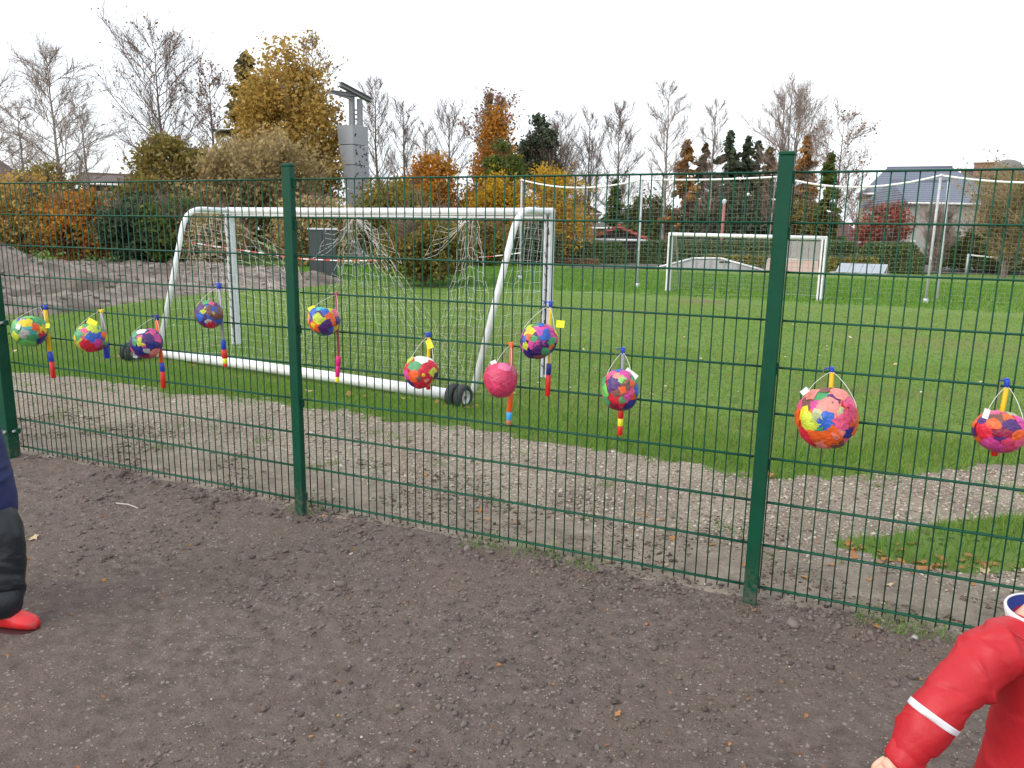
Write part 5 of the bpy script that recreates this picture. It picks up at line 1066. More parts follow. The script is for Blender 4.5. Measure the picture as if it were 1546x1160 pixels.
def grow(base, H, Rw, rng, n1=26, n2=7, n3=5, start=0.22, up=0.75, droop=0.0, stems=1, r0=None, shape='round', lean=0.0):
    S_ = []   # p0,p1,r0,r1,level
    n1 = int(n1*1.3); n2 += 2; n3 += 2; H = H*(0.95 if shape == 'round' else 0.90)
    r0 = r0 or H*0.013
    def branch(p, d, L_, r, lvl, segs):
        pts = [p]; dd = d
        for i in range(segs):
            dd = nrm(dd+np.array([rng.uniform(-1, 1), rng.uniform(-1, 1), rng.uniform(-.7, .7)])*0.24+np.array([0, 0, (0.09*up if lvl < 3 else 0)-droop*(0.5 if lvl == 1 else 1.0)*(i/segs)]))
            q_ = pts[-1]+dd*L_/segs; S_.append((pts[-1], q_, r*(1-i/segs*0.8), r*(1-(i+1)/segs*0.8), lvl)); pts.append(q_)
        return pts
    for st in range(stems):
        H0 = H; b0 = base+np.array([rng.uniform(-.1, .1), rng.uniform(-.1, .1), 0])*(stems > 1); dl = np.array([rng.uniform(-1, 1), rng.uniform(-1, 1), 0])*(0.22 if stems > 1 else 0.03)+np.array([lean, 0, 0])
        Hs = H*(1 if st == 0 else rng.uniform(0.75, 0.97)); tr_ = [b0]; nseg = 12
        for i in range(nseg):
            w = np.array([rng.uniform(-1, 1), rng.uniform(-1, 1), 0])*0.05; d = nrm(np.array([0, 0, 1])+dl*(0.6 if i < 6 else 0.3)+w); q_ = tr_[-1]+d*Hs/nseg
            S_.append((tr_[-1], q_, r0*(1-i/nseg)**0.9+0.012, r0*(1-(i+1)/nseg)**0.9+0.012, 0)); tr_.append(q_)
        m_ = n1 if stems == 1 else max(9, n1//stems+3)
        for i in range(m_):
            t = start+(1-start)*((i+rng.random())/m_); k_ = t*nseg; j = min(int(k_), nseg-1); p = tr_[j]+(tr_[j+1]-tr_[j])*(k_-j)
            pf = {'round': 0.16+0.84*math.sin(math.pi*min(1, 0.03+0.93*(1-t)**0.9))**0.8, 'cone': (1-t)*0.95+0.08, 'up': 0.14+0.80*math.sin(math.pi*min(1, 0.04+0.9*(1-t)**0.8))}[shape]
            a = i*2.4+rng.uniform(-.6, .6); el = up*rng.uniform(0.5, 1.25); d = nrm(np.array([math.cos(a), math.sin(a), el])); L1 = Rw*pf*rng.uniform(0.6, 1.2)*math.hypot(1, el*0.6)
            b1 = branch(p, d, L1, r0*0.34*(1-t*0.6), 1, 6)
            for j2 in range(n2):
                u = 0.25+0.75*(j2+rng.random())/n2; k2_ = u*6; i2 = min(int(k2_), 5); p2 = b1[i2]+(b1[i2+1]-b1[i2])*(k2_-i2)
                d2 = nrm(nrm(b1[i2+1]-b1[i2])+np.array([rng.uniform(-1, 1), rng.uniform(-1, 1), rng.uniform(-.5, .9)])*0.75); L2 = L1*(0.48-0.2*u)*rng.uniform(.7, 1.3)+0.15
                b2 = branch(p2, d2, L2, max(0.0145, r0*0.11), 2, 4)
                for j3 in range(n3):
                    u3 = (j3+rng.random())/n3; i3 = min(int(u3*4), 3); p3 = b2[i3]+(b2[i3+1]-b2[i3])*(u3*4-i3)
                    d3 = nrm(nrm(b2[i3+1]-b2[i3])+np.array([rng.uniform(-1, 1), rng.uniform(-1, 1), rng.uniform(-.7, .7)])*0.8); branch(p3, d3, L2*0.5*rng.uniform(.6, 1.3)+0.15, 0.0105, 3, 1)
    return S_
def leaves_np(P, size, rng, elong=1.4, flat=None):
    n = len(P); a = rng.normal(size=(n, 3)); a /= np.linalg.norm(a, axis=1, keepdims=True)
    if flat is not None: a = flat+0.35*a; a /= np.linalg.norm(a, axis=1, keepdims=True)
    b = np.cross(a, rng.normal(size=(n, 3))); b /= np.linalg.norm(b, axis=1, keepdims=True); s = size*rng.uniform(0.6, 1.35, (n, 1))
    c = np.cross(a, b)*0.12*s; a = a*s*elong/2; b = b*s/2
    v = np.stack([P-a, P+b+c, P+a, P-b+c], 1).reshape(-1, 3); return v, np.arange(n*4).reshape(-1, 4)
GZ = -0.22
def place(px, D): p = ad_(px, 380, D); p[2] = GZ; return p
def tree_parts(T, S_, bark, twig):
    A = np.array([s[0] for s in S_]); B = np.array([s[1] for s in S_]); R0 = np.array([s[2] for s in S_]); R1 = np.array([s[3] for s in S_]); lv = np.array([s[4] for s in S_])
    m0 = lv == 0; v, f = tubes_np(A[m0], B[m0]+(B[m0]-A[m0])*0.03, R0[m0], R1[m0], 7); part_np('trunk', v, f, bark, T, True)
    m1 = lv == 1; v, f = tubes_np(A[m1], B[m1], R0[m1], R1[m1], 4); part_np('limbs', v, f, bark if bark is M['bark'] else twig, T, True, kind='stuff')
    m2_ = lv >= 2; v, f = tubes_np(A[m2_], B[m2_], R0[m2_], R1[m2_], 3); part_np('crown', v, f, twig, T, kind='stuff')
    return A[m2_], B[m2_]
TG = 'trees beyond the pitch'
def bare(name, label, px, ytop, wpx, D, seed, twig='twig', bark='bark', leaf=None, nleaf=0, ls=0.12, cat='tree', **kw):
    rng = random.Random(seed); p = place(px, D); zt_ = zy(px, ytop, D); Rw = 1.2*wpx/2*depth_of(ad_(px, 250, D))/FPX
    T = thing(name, label, cat, p, TG); S_ = grow(p, zt_-GZ, Rw, rng, **kw); A, B = tree_parts(T, S_, M[bark], M[twig])
    if leaf:
        nr = np.random.default_rng(seed); ix = nr.integers(0, len(B), nleaf); P = B[ix]+nr.normal(size=(nleaf, 3))*0.12
        v, f = leaves_np(P, ls, nr); part_np('foliage', v, f, LM[leaf], T, kind='stuff')
    return T
def leafy(name, label, px, ytop, wpx, D, seed, leaf, n, ls, ybot=None, depthf=1.0, clumps=60, cat='tree', group=TG, twig='twig', zlow=0.1, top='round', bark='bark', inner=True, spread=0.17):
    n = int(n*1.1); ls *= 1.16; clumps = int(clumps*1.25); nr = np.random.default_rng(seed); rng = random.Random(seed); p = place(px, D); zt_ = zy(px, ytop, D); R = 1.08* wpx/2*depth_of(ad_(px, 300, D))/FPX; H = zt_-GZ
    T = thing(name, label, cat, p, group)
    S_ = grow(p, H*0.93, R*0.8, rng, n1=14, n2=4, n3=2, start=max(0.06, zlow), up=0.6, stems=1 if cat == 'tree' else 4, shape='round'); tree_parts(T, S_, M[bark], M[twig])
    C_ = []
    while len(C_) < clumps:
        d = nr.normal(size=3); d /= np.linalg.norm(d); r_ = nr.uniform(0.25, 1)**0.55
        z = d[2]*r_; zz_ = zlow+(1-zlow)*(z+1)/2
        wf = 1.0 if top == 'round' else (1.05-0.85*zz_ if top == 'cone' else 1.0)
        q_ = np.array([d[0]*r_*R*0.86*wf, d[1]*r_*R*0.86*wf*depthf, H*zz_*0.96]); C_.append(q_)
    C_ = np.array(C_); ix = nr.integers(0, clumps, n); cs = nr.uniform(0.6, 1.4, clumps)
    sp = np.minimum(R, H*0.6)*spread*cs[ix][:, None]
    P = p+C_[ix]+np.clip(nr.normal(size=(n, 3)), -1.9, 1.9)*sp*np.array([1, 1, 0.8]); P = P[P[:, 2] > GZ+0.03]
    v, f = leaves_np(P, ls, nr); part_np('foliage', v, f, LM[leaf], T, kind='stuff')
    return T
def conifer(label, px, ytop, wpx, D, seed, leaf, n=9000, ls=0.16, low=0.06, name='spruce_tree', group=TG, sparse=1.0):
    nr = np.random.default_rng(seed); p = place(px, D); H = zy(px, ytop, D)-GZ; R = wpx/2*depth_of(ad_(px, 280, D))/FPX
    T = thing(name, label, 'tree', p, group)
    part('trunk', MB().tube([p, p+np.array([0, 0, H*0.5]), p+np.array([0, 0, H*0.99])], [H*0.016, H*0.01, 0.02], 8), M['bark'], T, True)
    nb = int(26*max(1, H/8)); br = []; bs = []
    for i in range(nb*3):
        t = low+(1-low)*(i/(nb*3))**0.9; a = nr.uniform(0, 6.28); L_ = R*((1-t)**0.95)*nr.uniform(0.4, 1.15)+0.06
        b0 = p+np.array([0, 0, H*t]); e = b0+np.array([math.cos(a)*L_, math.sin(a)*L_, -L_*nr.uniform(0.15, 0.5)+0.15*L_]); br.append((b0, e)); bs.append(L_)
    A = np.array([b[0] for b in br]); B = np.array([b[1] for b in br]); v, f = tubes_np(A, B, np.full(len(A), 0.03), np.full(len(A), 0.008)); part_np('limbs', v, f, M['bark'], T, kind='stuff')
    w = np.array(bs)+0.2; ix = nr.choice(len(br), n, p=w/w.sum()); u = nr.uniform(0.15, 1, n)[:, None]; P = A[ix]+(B[ix]-A[ix])*u+nr.normal(size=(n, 3))*np.array([.09, .09, .08])*(0.45+R*0.12)*sparse*(0.35+u)
    fl = (B[ix]-A[ix]); fl /= np.linalg.norm(fl, axis=1, keepdims=True); fl = fl+np.array([0, 0, -0.5])
    v, f = leaves_np(P, ls, nr, 2.2, fl); part_np('foliage', v, f, LM[leaf], T, kind='stuff')
def hedge(label, pl, pr, yb, yt, D0, D1, thick, leaf, seed, n=9000, ls=0.09, name='hedge', round_r=0.0):
    nr = np.random.default_rng(seed); a, b = bb(pl, D0), bb(pr, D1); z1a, z1b = zy(pl, yt, D0), zy(pr, yt, D1); e = nrm(b-a); n_ = np.array([-e[1], e[0], 0]); n_ = n_ if np.dot(n_, a-CAM) > 0 else -n_; L_ = np.linalg.norm(b-a)
    T = thing(name, label, 'hedge', (a+b)/2, 'hedges and bushes round the pitch')
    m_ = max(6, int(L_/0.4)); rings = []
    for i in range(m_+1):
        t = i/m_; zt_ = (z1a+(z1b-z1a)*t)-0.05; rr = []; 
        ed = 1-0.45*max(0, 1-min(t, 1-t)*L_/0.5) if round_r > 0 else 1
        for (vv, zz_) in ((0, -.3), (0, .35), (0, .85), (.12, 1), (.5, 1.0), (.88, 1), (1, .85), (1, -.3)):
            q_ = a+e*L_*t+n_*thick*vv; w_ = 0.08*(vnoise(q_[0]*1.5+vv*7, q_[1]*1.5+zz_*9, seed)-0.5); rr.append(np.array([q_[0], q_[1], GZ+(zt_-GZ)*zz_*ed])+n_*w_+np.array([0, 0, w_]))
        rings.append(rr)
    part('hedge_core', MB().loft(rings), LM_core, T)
    u = nr.uniform(0, 1, n); side = nr.uniform(0, 1, n); H = (z1a+z1b)/2-GZ; ftop = thick/(thick+H)*0.8
    P = np.zeros((n, 3)); top = side < ftop; zt_ = z1a+(z1b-z1a)*u
    vv = nr.uniform(0, 1, n); P = a+e*(L_*u)[:, None]
    wv_ = 0.10*(fbm(u*L_*1.3, vv*3, seed)-0.5)
    ed = 1-0.4*np.clip(1-np.minimum(u, 1-u)*L_/0.5, 0, 1) if round_r > 0 else np.ones(n)
    P = np.where(top[:, None], P+n_*(thick*vv)[:, None]+np.array([0, 0, 1])*(((zt_-GZ)*ed+GZ)+wv_*1.2)[:, None], P+n_*(wv_-0.03)[:, None]+np.array([0, 0, 1])*(GZ+(zt_-GZ)*ed*vv)[:, None])
    P[:, 2] = np.where(top, P[:, 2], P[:, 2]); P = P+nr.normal(size=(n, 3))*0.05
    P[:, :2] -= 0
    v, f = leaves_np(P, ls, nr); part_np('foliage', v, f, LM[leaf], T, kind='stuff')
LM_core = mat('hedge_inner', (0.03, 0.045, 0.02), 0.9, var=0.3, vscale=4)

# hedges along the far side
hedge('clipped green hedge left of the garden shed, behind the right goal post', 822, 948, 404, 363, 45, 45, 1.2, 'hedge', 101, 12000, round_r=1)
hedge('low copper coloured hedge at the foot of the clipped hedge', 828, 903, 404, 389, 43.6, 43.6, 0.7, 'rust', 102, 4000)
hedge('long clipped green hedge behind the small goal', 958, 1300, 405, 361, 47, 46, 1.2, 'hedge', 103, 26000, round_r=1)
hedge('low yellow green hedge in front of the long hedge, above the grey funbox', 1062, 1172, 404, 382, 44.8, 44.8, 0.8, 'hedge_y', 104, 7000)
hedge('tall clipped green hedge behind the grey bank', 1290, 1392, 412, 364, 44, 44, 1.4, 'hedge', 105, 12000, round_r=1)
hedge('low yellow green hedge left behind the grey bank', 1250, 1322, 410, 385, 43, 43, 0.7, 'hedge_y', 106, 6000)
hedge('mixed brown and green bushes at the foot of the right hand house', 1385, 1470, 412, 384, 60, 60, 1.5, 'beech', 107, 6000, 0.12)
# bare trees, left to right
bare('birch_tree', 'bare weeping birch cut off by the left edge', -18, 104, 150, 56, 201, 'twig_p', 'bark_w', droop=.22, n1=30, n2=8, n3=6, up=.8)
bare('birch_tree', 'bare weeping birch with drooping twigs above the yellow hedge at left', 100, 80, 150, 55, 202, 'twig_p', 'bark_w', droop=.22, n1=34, n2=8, n3=6, up=.8)
bare('birch_tree', 'slim bare sapling right of the weeping birch', 141, 152, 62, 60, 203, 'twig_p', 'bark_w', n1=20, n2=6, n3=4)
bare('beech_tree', 'broad bare tree left of the dark spruce, tallest on the left', 258, 60, 165, 60, 204, n1=36, n2=8, n3=6, up=.95, shape='round', leaf='rust', nleaf=500)
bare('beech_tree', 'bare tree with brown leaf remnants between the broad bare tree and the spruce', 330, 106, 95, 62, 205, n1=26, n2=7, n3=5, up=.9, leaf='rust', nleaf=1500)
bare('birch_tree', 'thin pale bare birch at far left behind the roof', 45, 150, 70, 66, 206, 'twig_p', 'bark_w', n1=18, n2=6, n3=5, droop=.15)
bare('poplar_tree', 'bare tree just right of the climbing tower', 572, 106, 85, 62, 207, n1=30, n2=7, n3=5, up=1.1, shape='up')
bare('poplar_tree', 'second bare tree right of the climbing tower with rounded top', 612, 138, 64, 63, 208, n1=24, n2=7, n3=5, up=1.1, shape='up')
bare('ash_tree', 'grey bare tree between the poplars and the orange tree', 678, 163, 92, 66, 209, n1=26, n2=8, n3=5, up=1.1, shape='round')
bare('ash_tree', 'slight bare tree behind the orange bush', 645, 176, 60, 70, 210, n1=20, n2=6, n3=5, up=1.1, shape='up')
bare('alder_tree', 'upright bare tree behind the yellow tree, right of the pine', 850, 152, 75, 62, 211, n1=28, n2=7, n3=5, up=1.3, shape='up', stems=2)
bare('alder_tree', 'upright bare tree left of the lone birch', 885, 160, 70, 64, 212, n1=26, n2=7, n3=5, up=1.3, shape='up', stems=2)
bare('thicket_tree', 'dense brown bare thicket under the dark pine', 835, 205, 100, 58, 213, n1=34, n2=8, n3=5, up=1.3, shape='up', stems=4)
bare('birch_tree', 'lone bare birch right of the yellow tree, dark ivy on its foot', 927, 143, 82, 57, 214, 'twig', 'bark_w', n1=26, n2=7, n3=5, up=1.0, shape='up')
bare('birch_tree', 'tall slim birch above the middle of the right fence half, left of the conifers', 1001, 128, 86, 55, 215, 'twig_p', 'bark_w', n1=26, n2=7, n3=5, up=.95, droop=.08)
bare('birch_tree', 'slim bare birch between the tall birch and the dark conifers', 1066, 152, 66, 57, 216, 'twig_p', 'bark_w', n1=22, n2=7, n3=5, up=.9)
bare('birch_tree', 'large many stemmed bare birch rising behind the long fence post', 1187, 112, 125, 56, 217, 'twig_p', 'bark_w', n1=40, n2=8, n3=5, up=1.15, shape='up', stems=4)
bare('ash_tree', 'bare tree with ivied trunk and a spreading crown right of the long fence post', 1254, 180, 120, 54, 218, 'twig_p', n1=22, n2=7, n3=5, up=.8, leaf='rust', nleaf=400, lean=.03)
bare('birch_tree', 'leafless birch with a white trunk in front of the conifers', 1073, 232, 40, 52, 219, 'twig', 'bark_w', n1=14, n2=5, n3=3, lean=-.05)
bare('birch_tree', 'short white stemmed birch leaning left of the long fence post', 1158, 240, 50, 52, 220, 'twig', 'bark_w', n1=14, n2=5, n3=3, lean=.08)
bare('apple_tree', 'low bare tree in front of the gabled house', 940, 285, 70, 60, 221, 'twig', n1=20, n2=6, n3=4, start=.15)
bare('apple_tree', 'low bare tree by the red shrub', 1290, 290, 60, 58, 222, 'twig_p', n1=16, n2=6, n3=4, start=.15)
bare('willow_bush', 'big leafless willow bush of brown rods filling the right edge', 1520, 288, 118, 44, 223, 'twig_y', 'bark', n1=70, n2=8, n3=5, start=.05, up=1.2, shape='round', stems=7, cat='bush', leaf='olive', nleaf=5000, ls=.09)
bare('willow_bush', 'leafless willow bush in front of the plastered wall', 1415, 322, 60, 47, 224, 'twig_p', 'bark', n1=40, n2=7, n3=4, start=.05, up=1.4, shape='up', stems=5, cat='bush')
bare('willow_bush', 'tan willow bush left of the climbing tower', 420, 252, 130, 45, 225, 'twig_y', 'bark', n1=60, n2=9, n3=5, start=.06, up=1.1, shape='round', stems=6, cat='bush', leaf='tan', nleaf=9000, ls=.15)
bare('willow_bush', 'bushy tan thicket behind the goal left of the post', 350, 262, 120, 44, 226, 'twig_y', 'bark', n1=54, n2=8, n3=5, start=.04, up=1.1, shape='round', stems=6, cat='bush', leaf='tan', nleaf=8000, ls=.15)
# conifers and leafy trees
conifer('dark spruce with drooping boughs left of the golden birch', 384, 80, 235, 52.5, 301, 'spruce_mix', 24000, 0.17)
leafy('birch_tree', 'large golden brown birch in front of the spruce, tallest tree in view', 444, 62, 162, 50.5, 302, 'golden', 30000, 0.14, clumps=230, zlow=.06, spread=.14, twig='twig_p')
bare('birch_tree', 'bare birch top rising out of the golden birch', 478, 50, 70, 52, 303, 'twig_p', 'bark_w', n1=22, n2=7, n3=5, leaf='golden', nleaf=1500, up=1.0)
leafy('maple_tree', 'rounded olive brown tree left of the spruce', 266, 186, 118, 46, 304, 'olive', 12000, 0.13, clumps=70, zlow=.1)
leafy('shrub', 'yellow orange hedge shrub at far left', 40, 268, 150, 44, 305, 'golden', 9000, 0.12, clumps=60, cat='shrub', zlow=0.02)
leafy('shrub', 'bright orange shrub between the far left shrub and the dark bush', 122, 290, 120, 42, 306, 'orange', 9000, 0.11, clumps=60, cat='shrub', zlow=0.02)
leafy('shrub', 'low brown rounded bush under the weeping birch', 80, 246, 95, 50, 307, 'olive', 7000, 0.12, clumps=50, cat='shrub', zlow=0.02)
leafy('shrub', 'dark evergreen bush left of the goal', 205, 300, 105, 40, 308, 'dark', 9000, 0.12, clumps=55, cat='shrub', zlow=0.02)
leafy('shrub', 'dark green bush touching the left bend of the goal frame', 268, 298, 85, 39, 309, 'green', 7000, 0.12, clumps=45, cat='shrub', zlow=0.02)
leafy('shrub', 'brown leaved bush above the dark evergreen bush', 225, 268, 120, 44, 310, 'olive', 8000, 0.12, clumps=50, cat='shrub', zlow=0.1)
leafy('shrub', 'tan bush behind the left goal post', 330, 318, 110, 38, 311, 'tan', 8000, 0.10, clumps=55, cat='shrub', zlow=0.02)
leafy('shrub', 'tan and olive bush right of the fence post behind the crossbar', 470, 292, 120, 38, 312, 'tan', 8000, 0.11, clumps=55, cat='shrub', zlow=0.02)
leafy('shrub', 'olive bush right of the climbing tower foot', 600, 268, 120, 40, 313, 'olive', 9000, 0.11, clumps=55, cat='shrub', zlow=0.02)
leafy('shrub', 'round dark olive bush inside the goal frame behind the net', 640, 322, 142, 27, 314, 'olive', 12000, 0.075, clumps=90, cat='shrub', zlow=0.02)
leafy('maple_tree', 'orange leaved tree above the middle of the crossbar', 648, 230, 105, 48, 315, 'orange', 9000, 0.13, clumps=60, zlow=0.08)
leafy('maple_tree', 'tall autumn orange tree with a pointed top right of centre', 745, 150, 104, 52, 316, 'orange', 11000, 0.13, clumps=75, zlow=0.06, top='cone')
bare('maple_tree', 'rusty pointed tree top behind the autumn orange tree', 740, 133, 90, 54, 317, 'twig', 'bark', n1=30, n2=7, n3=5, up=1.4, shape='up', leaf='rust', nleaf=2600)
leafy('maple_tree', 'green leaved tree in the middle of the autumn orange tree', 757, 194, 72, 50, 318, 'green', 5500, 0.12, clumps=45, zlow=0.12)
leafy('hazel_tree', 'bright yellow tree behind the right goal corner', 828, 250, 128, 46, 319, 'yellow', 10000, 0.11, clumps=75, zlow=0.05)
leafy('hazel_tree', 'second yellow tree left of the goal corner', 752, 262, 100, 47, 320, 'yellow', 8000, 0.11, clumps=60, zlow=0.05)
leafy('pine_tree', 'dark green pine with a rounded crown behind the yellow tree', 812, 166, 64, 58, 321, 'spruce', 7000, 0.14, clumps=45, zlow=.45)
conifer('dark spruce with a double top, left one of the dark conifer group', 1090, 199, 140, 56, 331, 'spruce', 16000)
conifer('dark spruce in the middle of the conifer group', 1118, 207, 125, 57, 332, 'spruce', 14000)
conifer('slim dark spruce right in the conifer group', 1133, 213, 105, 58, 333, 'spruce', 11000)
conifer('brownish spruce right of the dark conifer group', 1151, 224, 105, 55, 334, 'spruce_brown', 12000)
conifer('golden larch left of the dark conifer group', 1028, 212, 105, 55, 335, 'larch', 12000, name='larch_tree')
conifer('brownish spruce between the golden larch and the dark conifers', 1056, 218, 112, 57, 336, 'spruce_brown', 12000)
conifer('golden larch behind the long fence post', 1205, 206, 110, 55, 337, 'larch', 12000, name='larch_tree')
conifer('ivy green column right of the long fence post', 1240, 232, 70, 52, 338, 'green', 11000, name='cypress_tree')
conifer('low dark evergreen by the lone birch', 925, 272, 60, 56, 339, 'green', 6000, name='cypress_tree')
leafy('shrub', 'dark green undergrowth beneath the conifers', 1095, 290, 150, 54, 341, 'dark', 9000, 0.14, clumps=60, cat='shrub', zlow=0.02)
leafy('shrub', 'green undergrowth left of the tall slim birch', 975, 292, 80, 56, 342, 'green', 6000, 0.13, clumps=45, cat='shrub', zlow=0.02)
leafy('shrub', 'olive undergrowth below the golden larch behind the post', 1205, 300, 90, 53, 343, 'olive', 6000, 0.13, clumps=45, cat='shrub', zlow=0.02)
leafy('shrub', 'bright red shrub in front of the brick house', 1330, 304, 84, 52, 344, 'red', 4200, 0.11, clumps=50, cat='shrub', zlow=0.02)
leafy('shrub', 'dark bushes under the willow at the right edge', 1500, 345, 170, 50, 345, 'green', 9000, 0.11, clumps=70, cat='shrub', zlow=0.02)
leafy('shrub', 'dark bush between the goal corner and the clipped hedge', 805, 338, 70, 42, 346, 'dark', 6000, 0.1, clumps=45, cat='shrub', zlow=0.02)
leafy('shrub', 'olive bush behind the right rear tube of the goal', 725, 330, 90, 40, 347, 'olive', 7000, 0.1, clumps=45, cat='shrub', zlow=0.02)

# ------------------------------------------------------------------ loose leaves and stones
M['leaf_dry'] = mat('dry_leaf', (0.35, 0.15, 0.05), 0.7, island=[(0.34, 0.12, 0.035), (0.42, 0.20, 0.06), (0.30, 0.10, 0.04)], transl=0.2)
M['leaf_pale'] = mat('pale_leaf', (0.45, 0.34, 0.20), 0.7, var=0.2); M['leaf_yel'] = mat('yellow_leaf', (0.5, 0.38, 0.05), 0.7, var=0.2)
LMESH = []
for k_ in range(5):
    rn = random.Random(k_+40); n = 11; per = []
    for i in range(n):
        a_ = 2*math.pi*i/n; r_ = (0.5+0.5*abs(math.cos(a_/2))**0.5)*(1.0 if i % 2 == 0 else 0.62)*rn.uniform(.85, 1.15); per.append((math.cos(a_)*r_, math.sin(a_)*r_*0.75, 0.25*r_*r_*math.sin(a_*2+k_)+0.12))
    m2 = MB(); m2.add([(0, 0, 0.05)]+per, [(0, 1+i, 1+(i+1) % n) for i in range(n)]); m2.tube([(-0.4, 0, .08), (-1.5, .1, 0.12)], 0.035, 4)
    me = bpy.data.meshes.new('fallen_leaf'); me.from_pydata(m2.v, [], m2.f); me.update(); me.materials.append(M[['leaf_dry', 'leaf_dry', 'leaf_pale', 'leaf_yel', 'leaf_dry'][k_]]); LMESH.append(me)
def leaf(x, y, s, k_, lab):
    o = bpy.data.objects.new('fallen_leaf', LMESH[k_]); link(o); o.location = (x, y, float(height(np.array([x]), np.array([y]))[0])+0.004+(0.02 if y > 1.5 else 0)); o.scale = (s, s, s)
    o.rotation_euler = (random.uniform(-.35, .35), random.uniform(-.35, .35), random.uniform(0, 6.28)); tag(o, lab, 'leaf', 'fallen leaves')
def gl_(px, py):
    p = gp(px, py); return p[0], p[1]
leaf(*gl_(490, 779), 0.035, 0, 'orange leaf on the dark soil beside the foot of the middle post'); leaf(*gl_(1137, 920), 0.028, 1, 'small tan leaf on the soil below the foot of the long post')
leaf(*gl_(52, 817), 0.035, 2, 'pale leaf on the soil beside the child in blue'); leaf(*gl_(158, 878), 0.02, 1, 'curled brown leaf on the soil at left, right of the black trousers')
leaf(*gl_(1325, 952), 0.035, 4, 'orange brown leaf on the soil near the child in red'); leaf(*gl_(932, 1081), 0.018, 1, 'small leaf alone low in the middle of the soil')
for (px, py, s, k_) in [(468, 593, .05, 2), (528, 599, .06, 1), (553, 601, .05, 1), (611, 606, .045, 3), (600, 604, .04, 0), (675, 617, .05, 0), (702, 622, .045, 0), (716, 620, .055, 0), (660, 612, .04, 1), (288, 556, .06, 1), (355, 572, .06, 0), (180, 542, .06, 1), (1163, 722, .045, 0), (778, 600, .05, 3)]:
    leaf(*gl_(px, py), s, k_, 'dry autumn leaf lying in the grass along the goal base tube and path edge')
for i in range(34):
    t = random.random(); px = 1270+t*270; py = 826+28*min(1, t*2)+random.gauss(0, 9); leaf(*gl_(px, py), random.uniform(.022, .042), random.choice([0, 1, 4, 0, 1, 2]), 'dry leaf in the drift along the lower edge of the grass patch at right')
for i in range(36):
    px = random.uniform(480, 1500); py = np.interp(px, [480, 800, 1140, 1500], [752, 800, 868, 905])-random.uniform(0, 60); leaf(*gl_(px, py), random.uniform(.015, .032), random.choice([0, 1, 2, 4]), 'dry leaf on the sandy strip just behind the fence')
nr_ = np.random.default_rng(12); x, y = scatter(900, -4, 5.5, -2.4, 0.0, lambda x, y: y < yard_edge(x)); x = x[:110]; y = y[:110]
v, f = leaves_np(np.stack([x, y, height(x, y)+.006], -1), .012, nr_, 1.5, np.stack([np.cos(x*99), np.sin(x*99), x*0], -1)); part_np('leaf_scraps', v, f, M['leaf_dry'], None, False, kind='stuff')
M['stone'] = mat('field_stone', (0.17, 0.145, 0.135), 0.85, var=0.35, vscale=18, bump=0.5, bscale=50, spec=0.25); M['stone_p'] = mat('pale_stone', (0.42, 0.39, 0.36), 0.85, var=0.2, vscale=20, bump=0.4, bscale=60)
SM = []
for k_ in range(6):
    rn = random.Random(k_+70); vv = SOV.copy()
    v2 = []
    for p in vv: v2.append(tuple(np.array(p)*rn.uniform(.82, 1.12)*np.array([1, .78, .5])))
    me = bpy.data.meshes.new('stone'); me.from_pydata(v2, [], [tuple(map(int, q_)) for q_ in SOF]); me.update(); me.polygons.foreach_set('use_smooth', [True]*len(me.polygons)); me.materials.append(M['stone'] if k_ < 4 else M['stone_p']); SM.append(me)
def stone(px, py, s, k_, lab):
    x_, y_ = gl_(px, py); o = bpy.data.objects.new('stone', SM[k_]); link(o); o.location = (x_, y_, float(height(np.array([x_]), np.array([y_]))[0])+s*0.12); o.scale = (s, s, s); o.rotation_euler = (random.uniform(-.3, .3), random.uniform(-.3, .3), random.uniform(0, 6.28)); tag(o, lab, 'stone', 'stones on the yard soil')
for (px, py, s, k_) in [(692, 819, .026, 1), (620, 812, .028, 0), (681, 840, .022, 2), (592, 838, .028, 0), (540, 791, .028, 3), (430, 835, .022, 1), (467, 821, .014, 2), (497, 825, .014, 0), (136, 720, .035, 2), (152, 757, .03, 0), (73, 775, .025, 1), (30, 800, .02, 4), (515, 888, .03, 3), (530, 836, .013, 4), (1381, 964, .02, 4), (1350, 1032, .022, 2), (1415, 973, .022, 1), (720, 843, .02, 3), (1115, 935, .022, 1), (1160, 938, .02, 2), (1148, 945, .016, 0), (870, 905, .02, 3), (600, 875, .016, 1), (700, 880, .014, 2)]:
    stone(px, py, s, k_, 'clod or stone lying on the dark soil in front of the fence')
# clods pushed up along the fence line
def fl_(x, y): return (np.abs(y+0.03) < 0.13) & (fbm(x*3, y*3, 91) > 0.46)
x, y = scatter(3000, -2.6, 4.6, -0.2, 0.12, fl_, 0.1); s = np.clip(rg.lognormal(-5.0, 0.5, len(x)), .005, .032)
v, f = rocks(x, y, height(x, y)+s*.2, s, .7, True); part_np('fence_line_clods', v, f, M['crumb'], None, True, kind='stuff')
# stick on the soil
p = gp(192, 766); T = part('twig', MB().tube([p+np.array([-.09, 0, .010]), p+np.array([0, .012, .012]), p+np.array([.09, .0, .008])], .0045, 6), M['stone_p'], None, True, loc=p); tag(T, 'pale broken twig on the soil at left below the fence', 'twig')

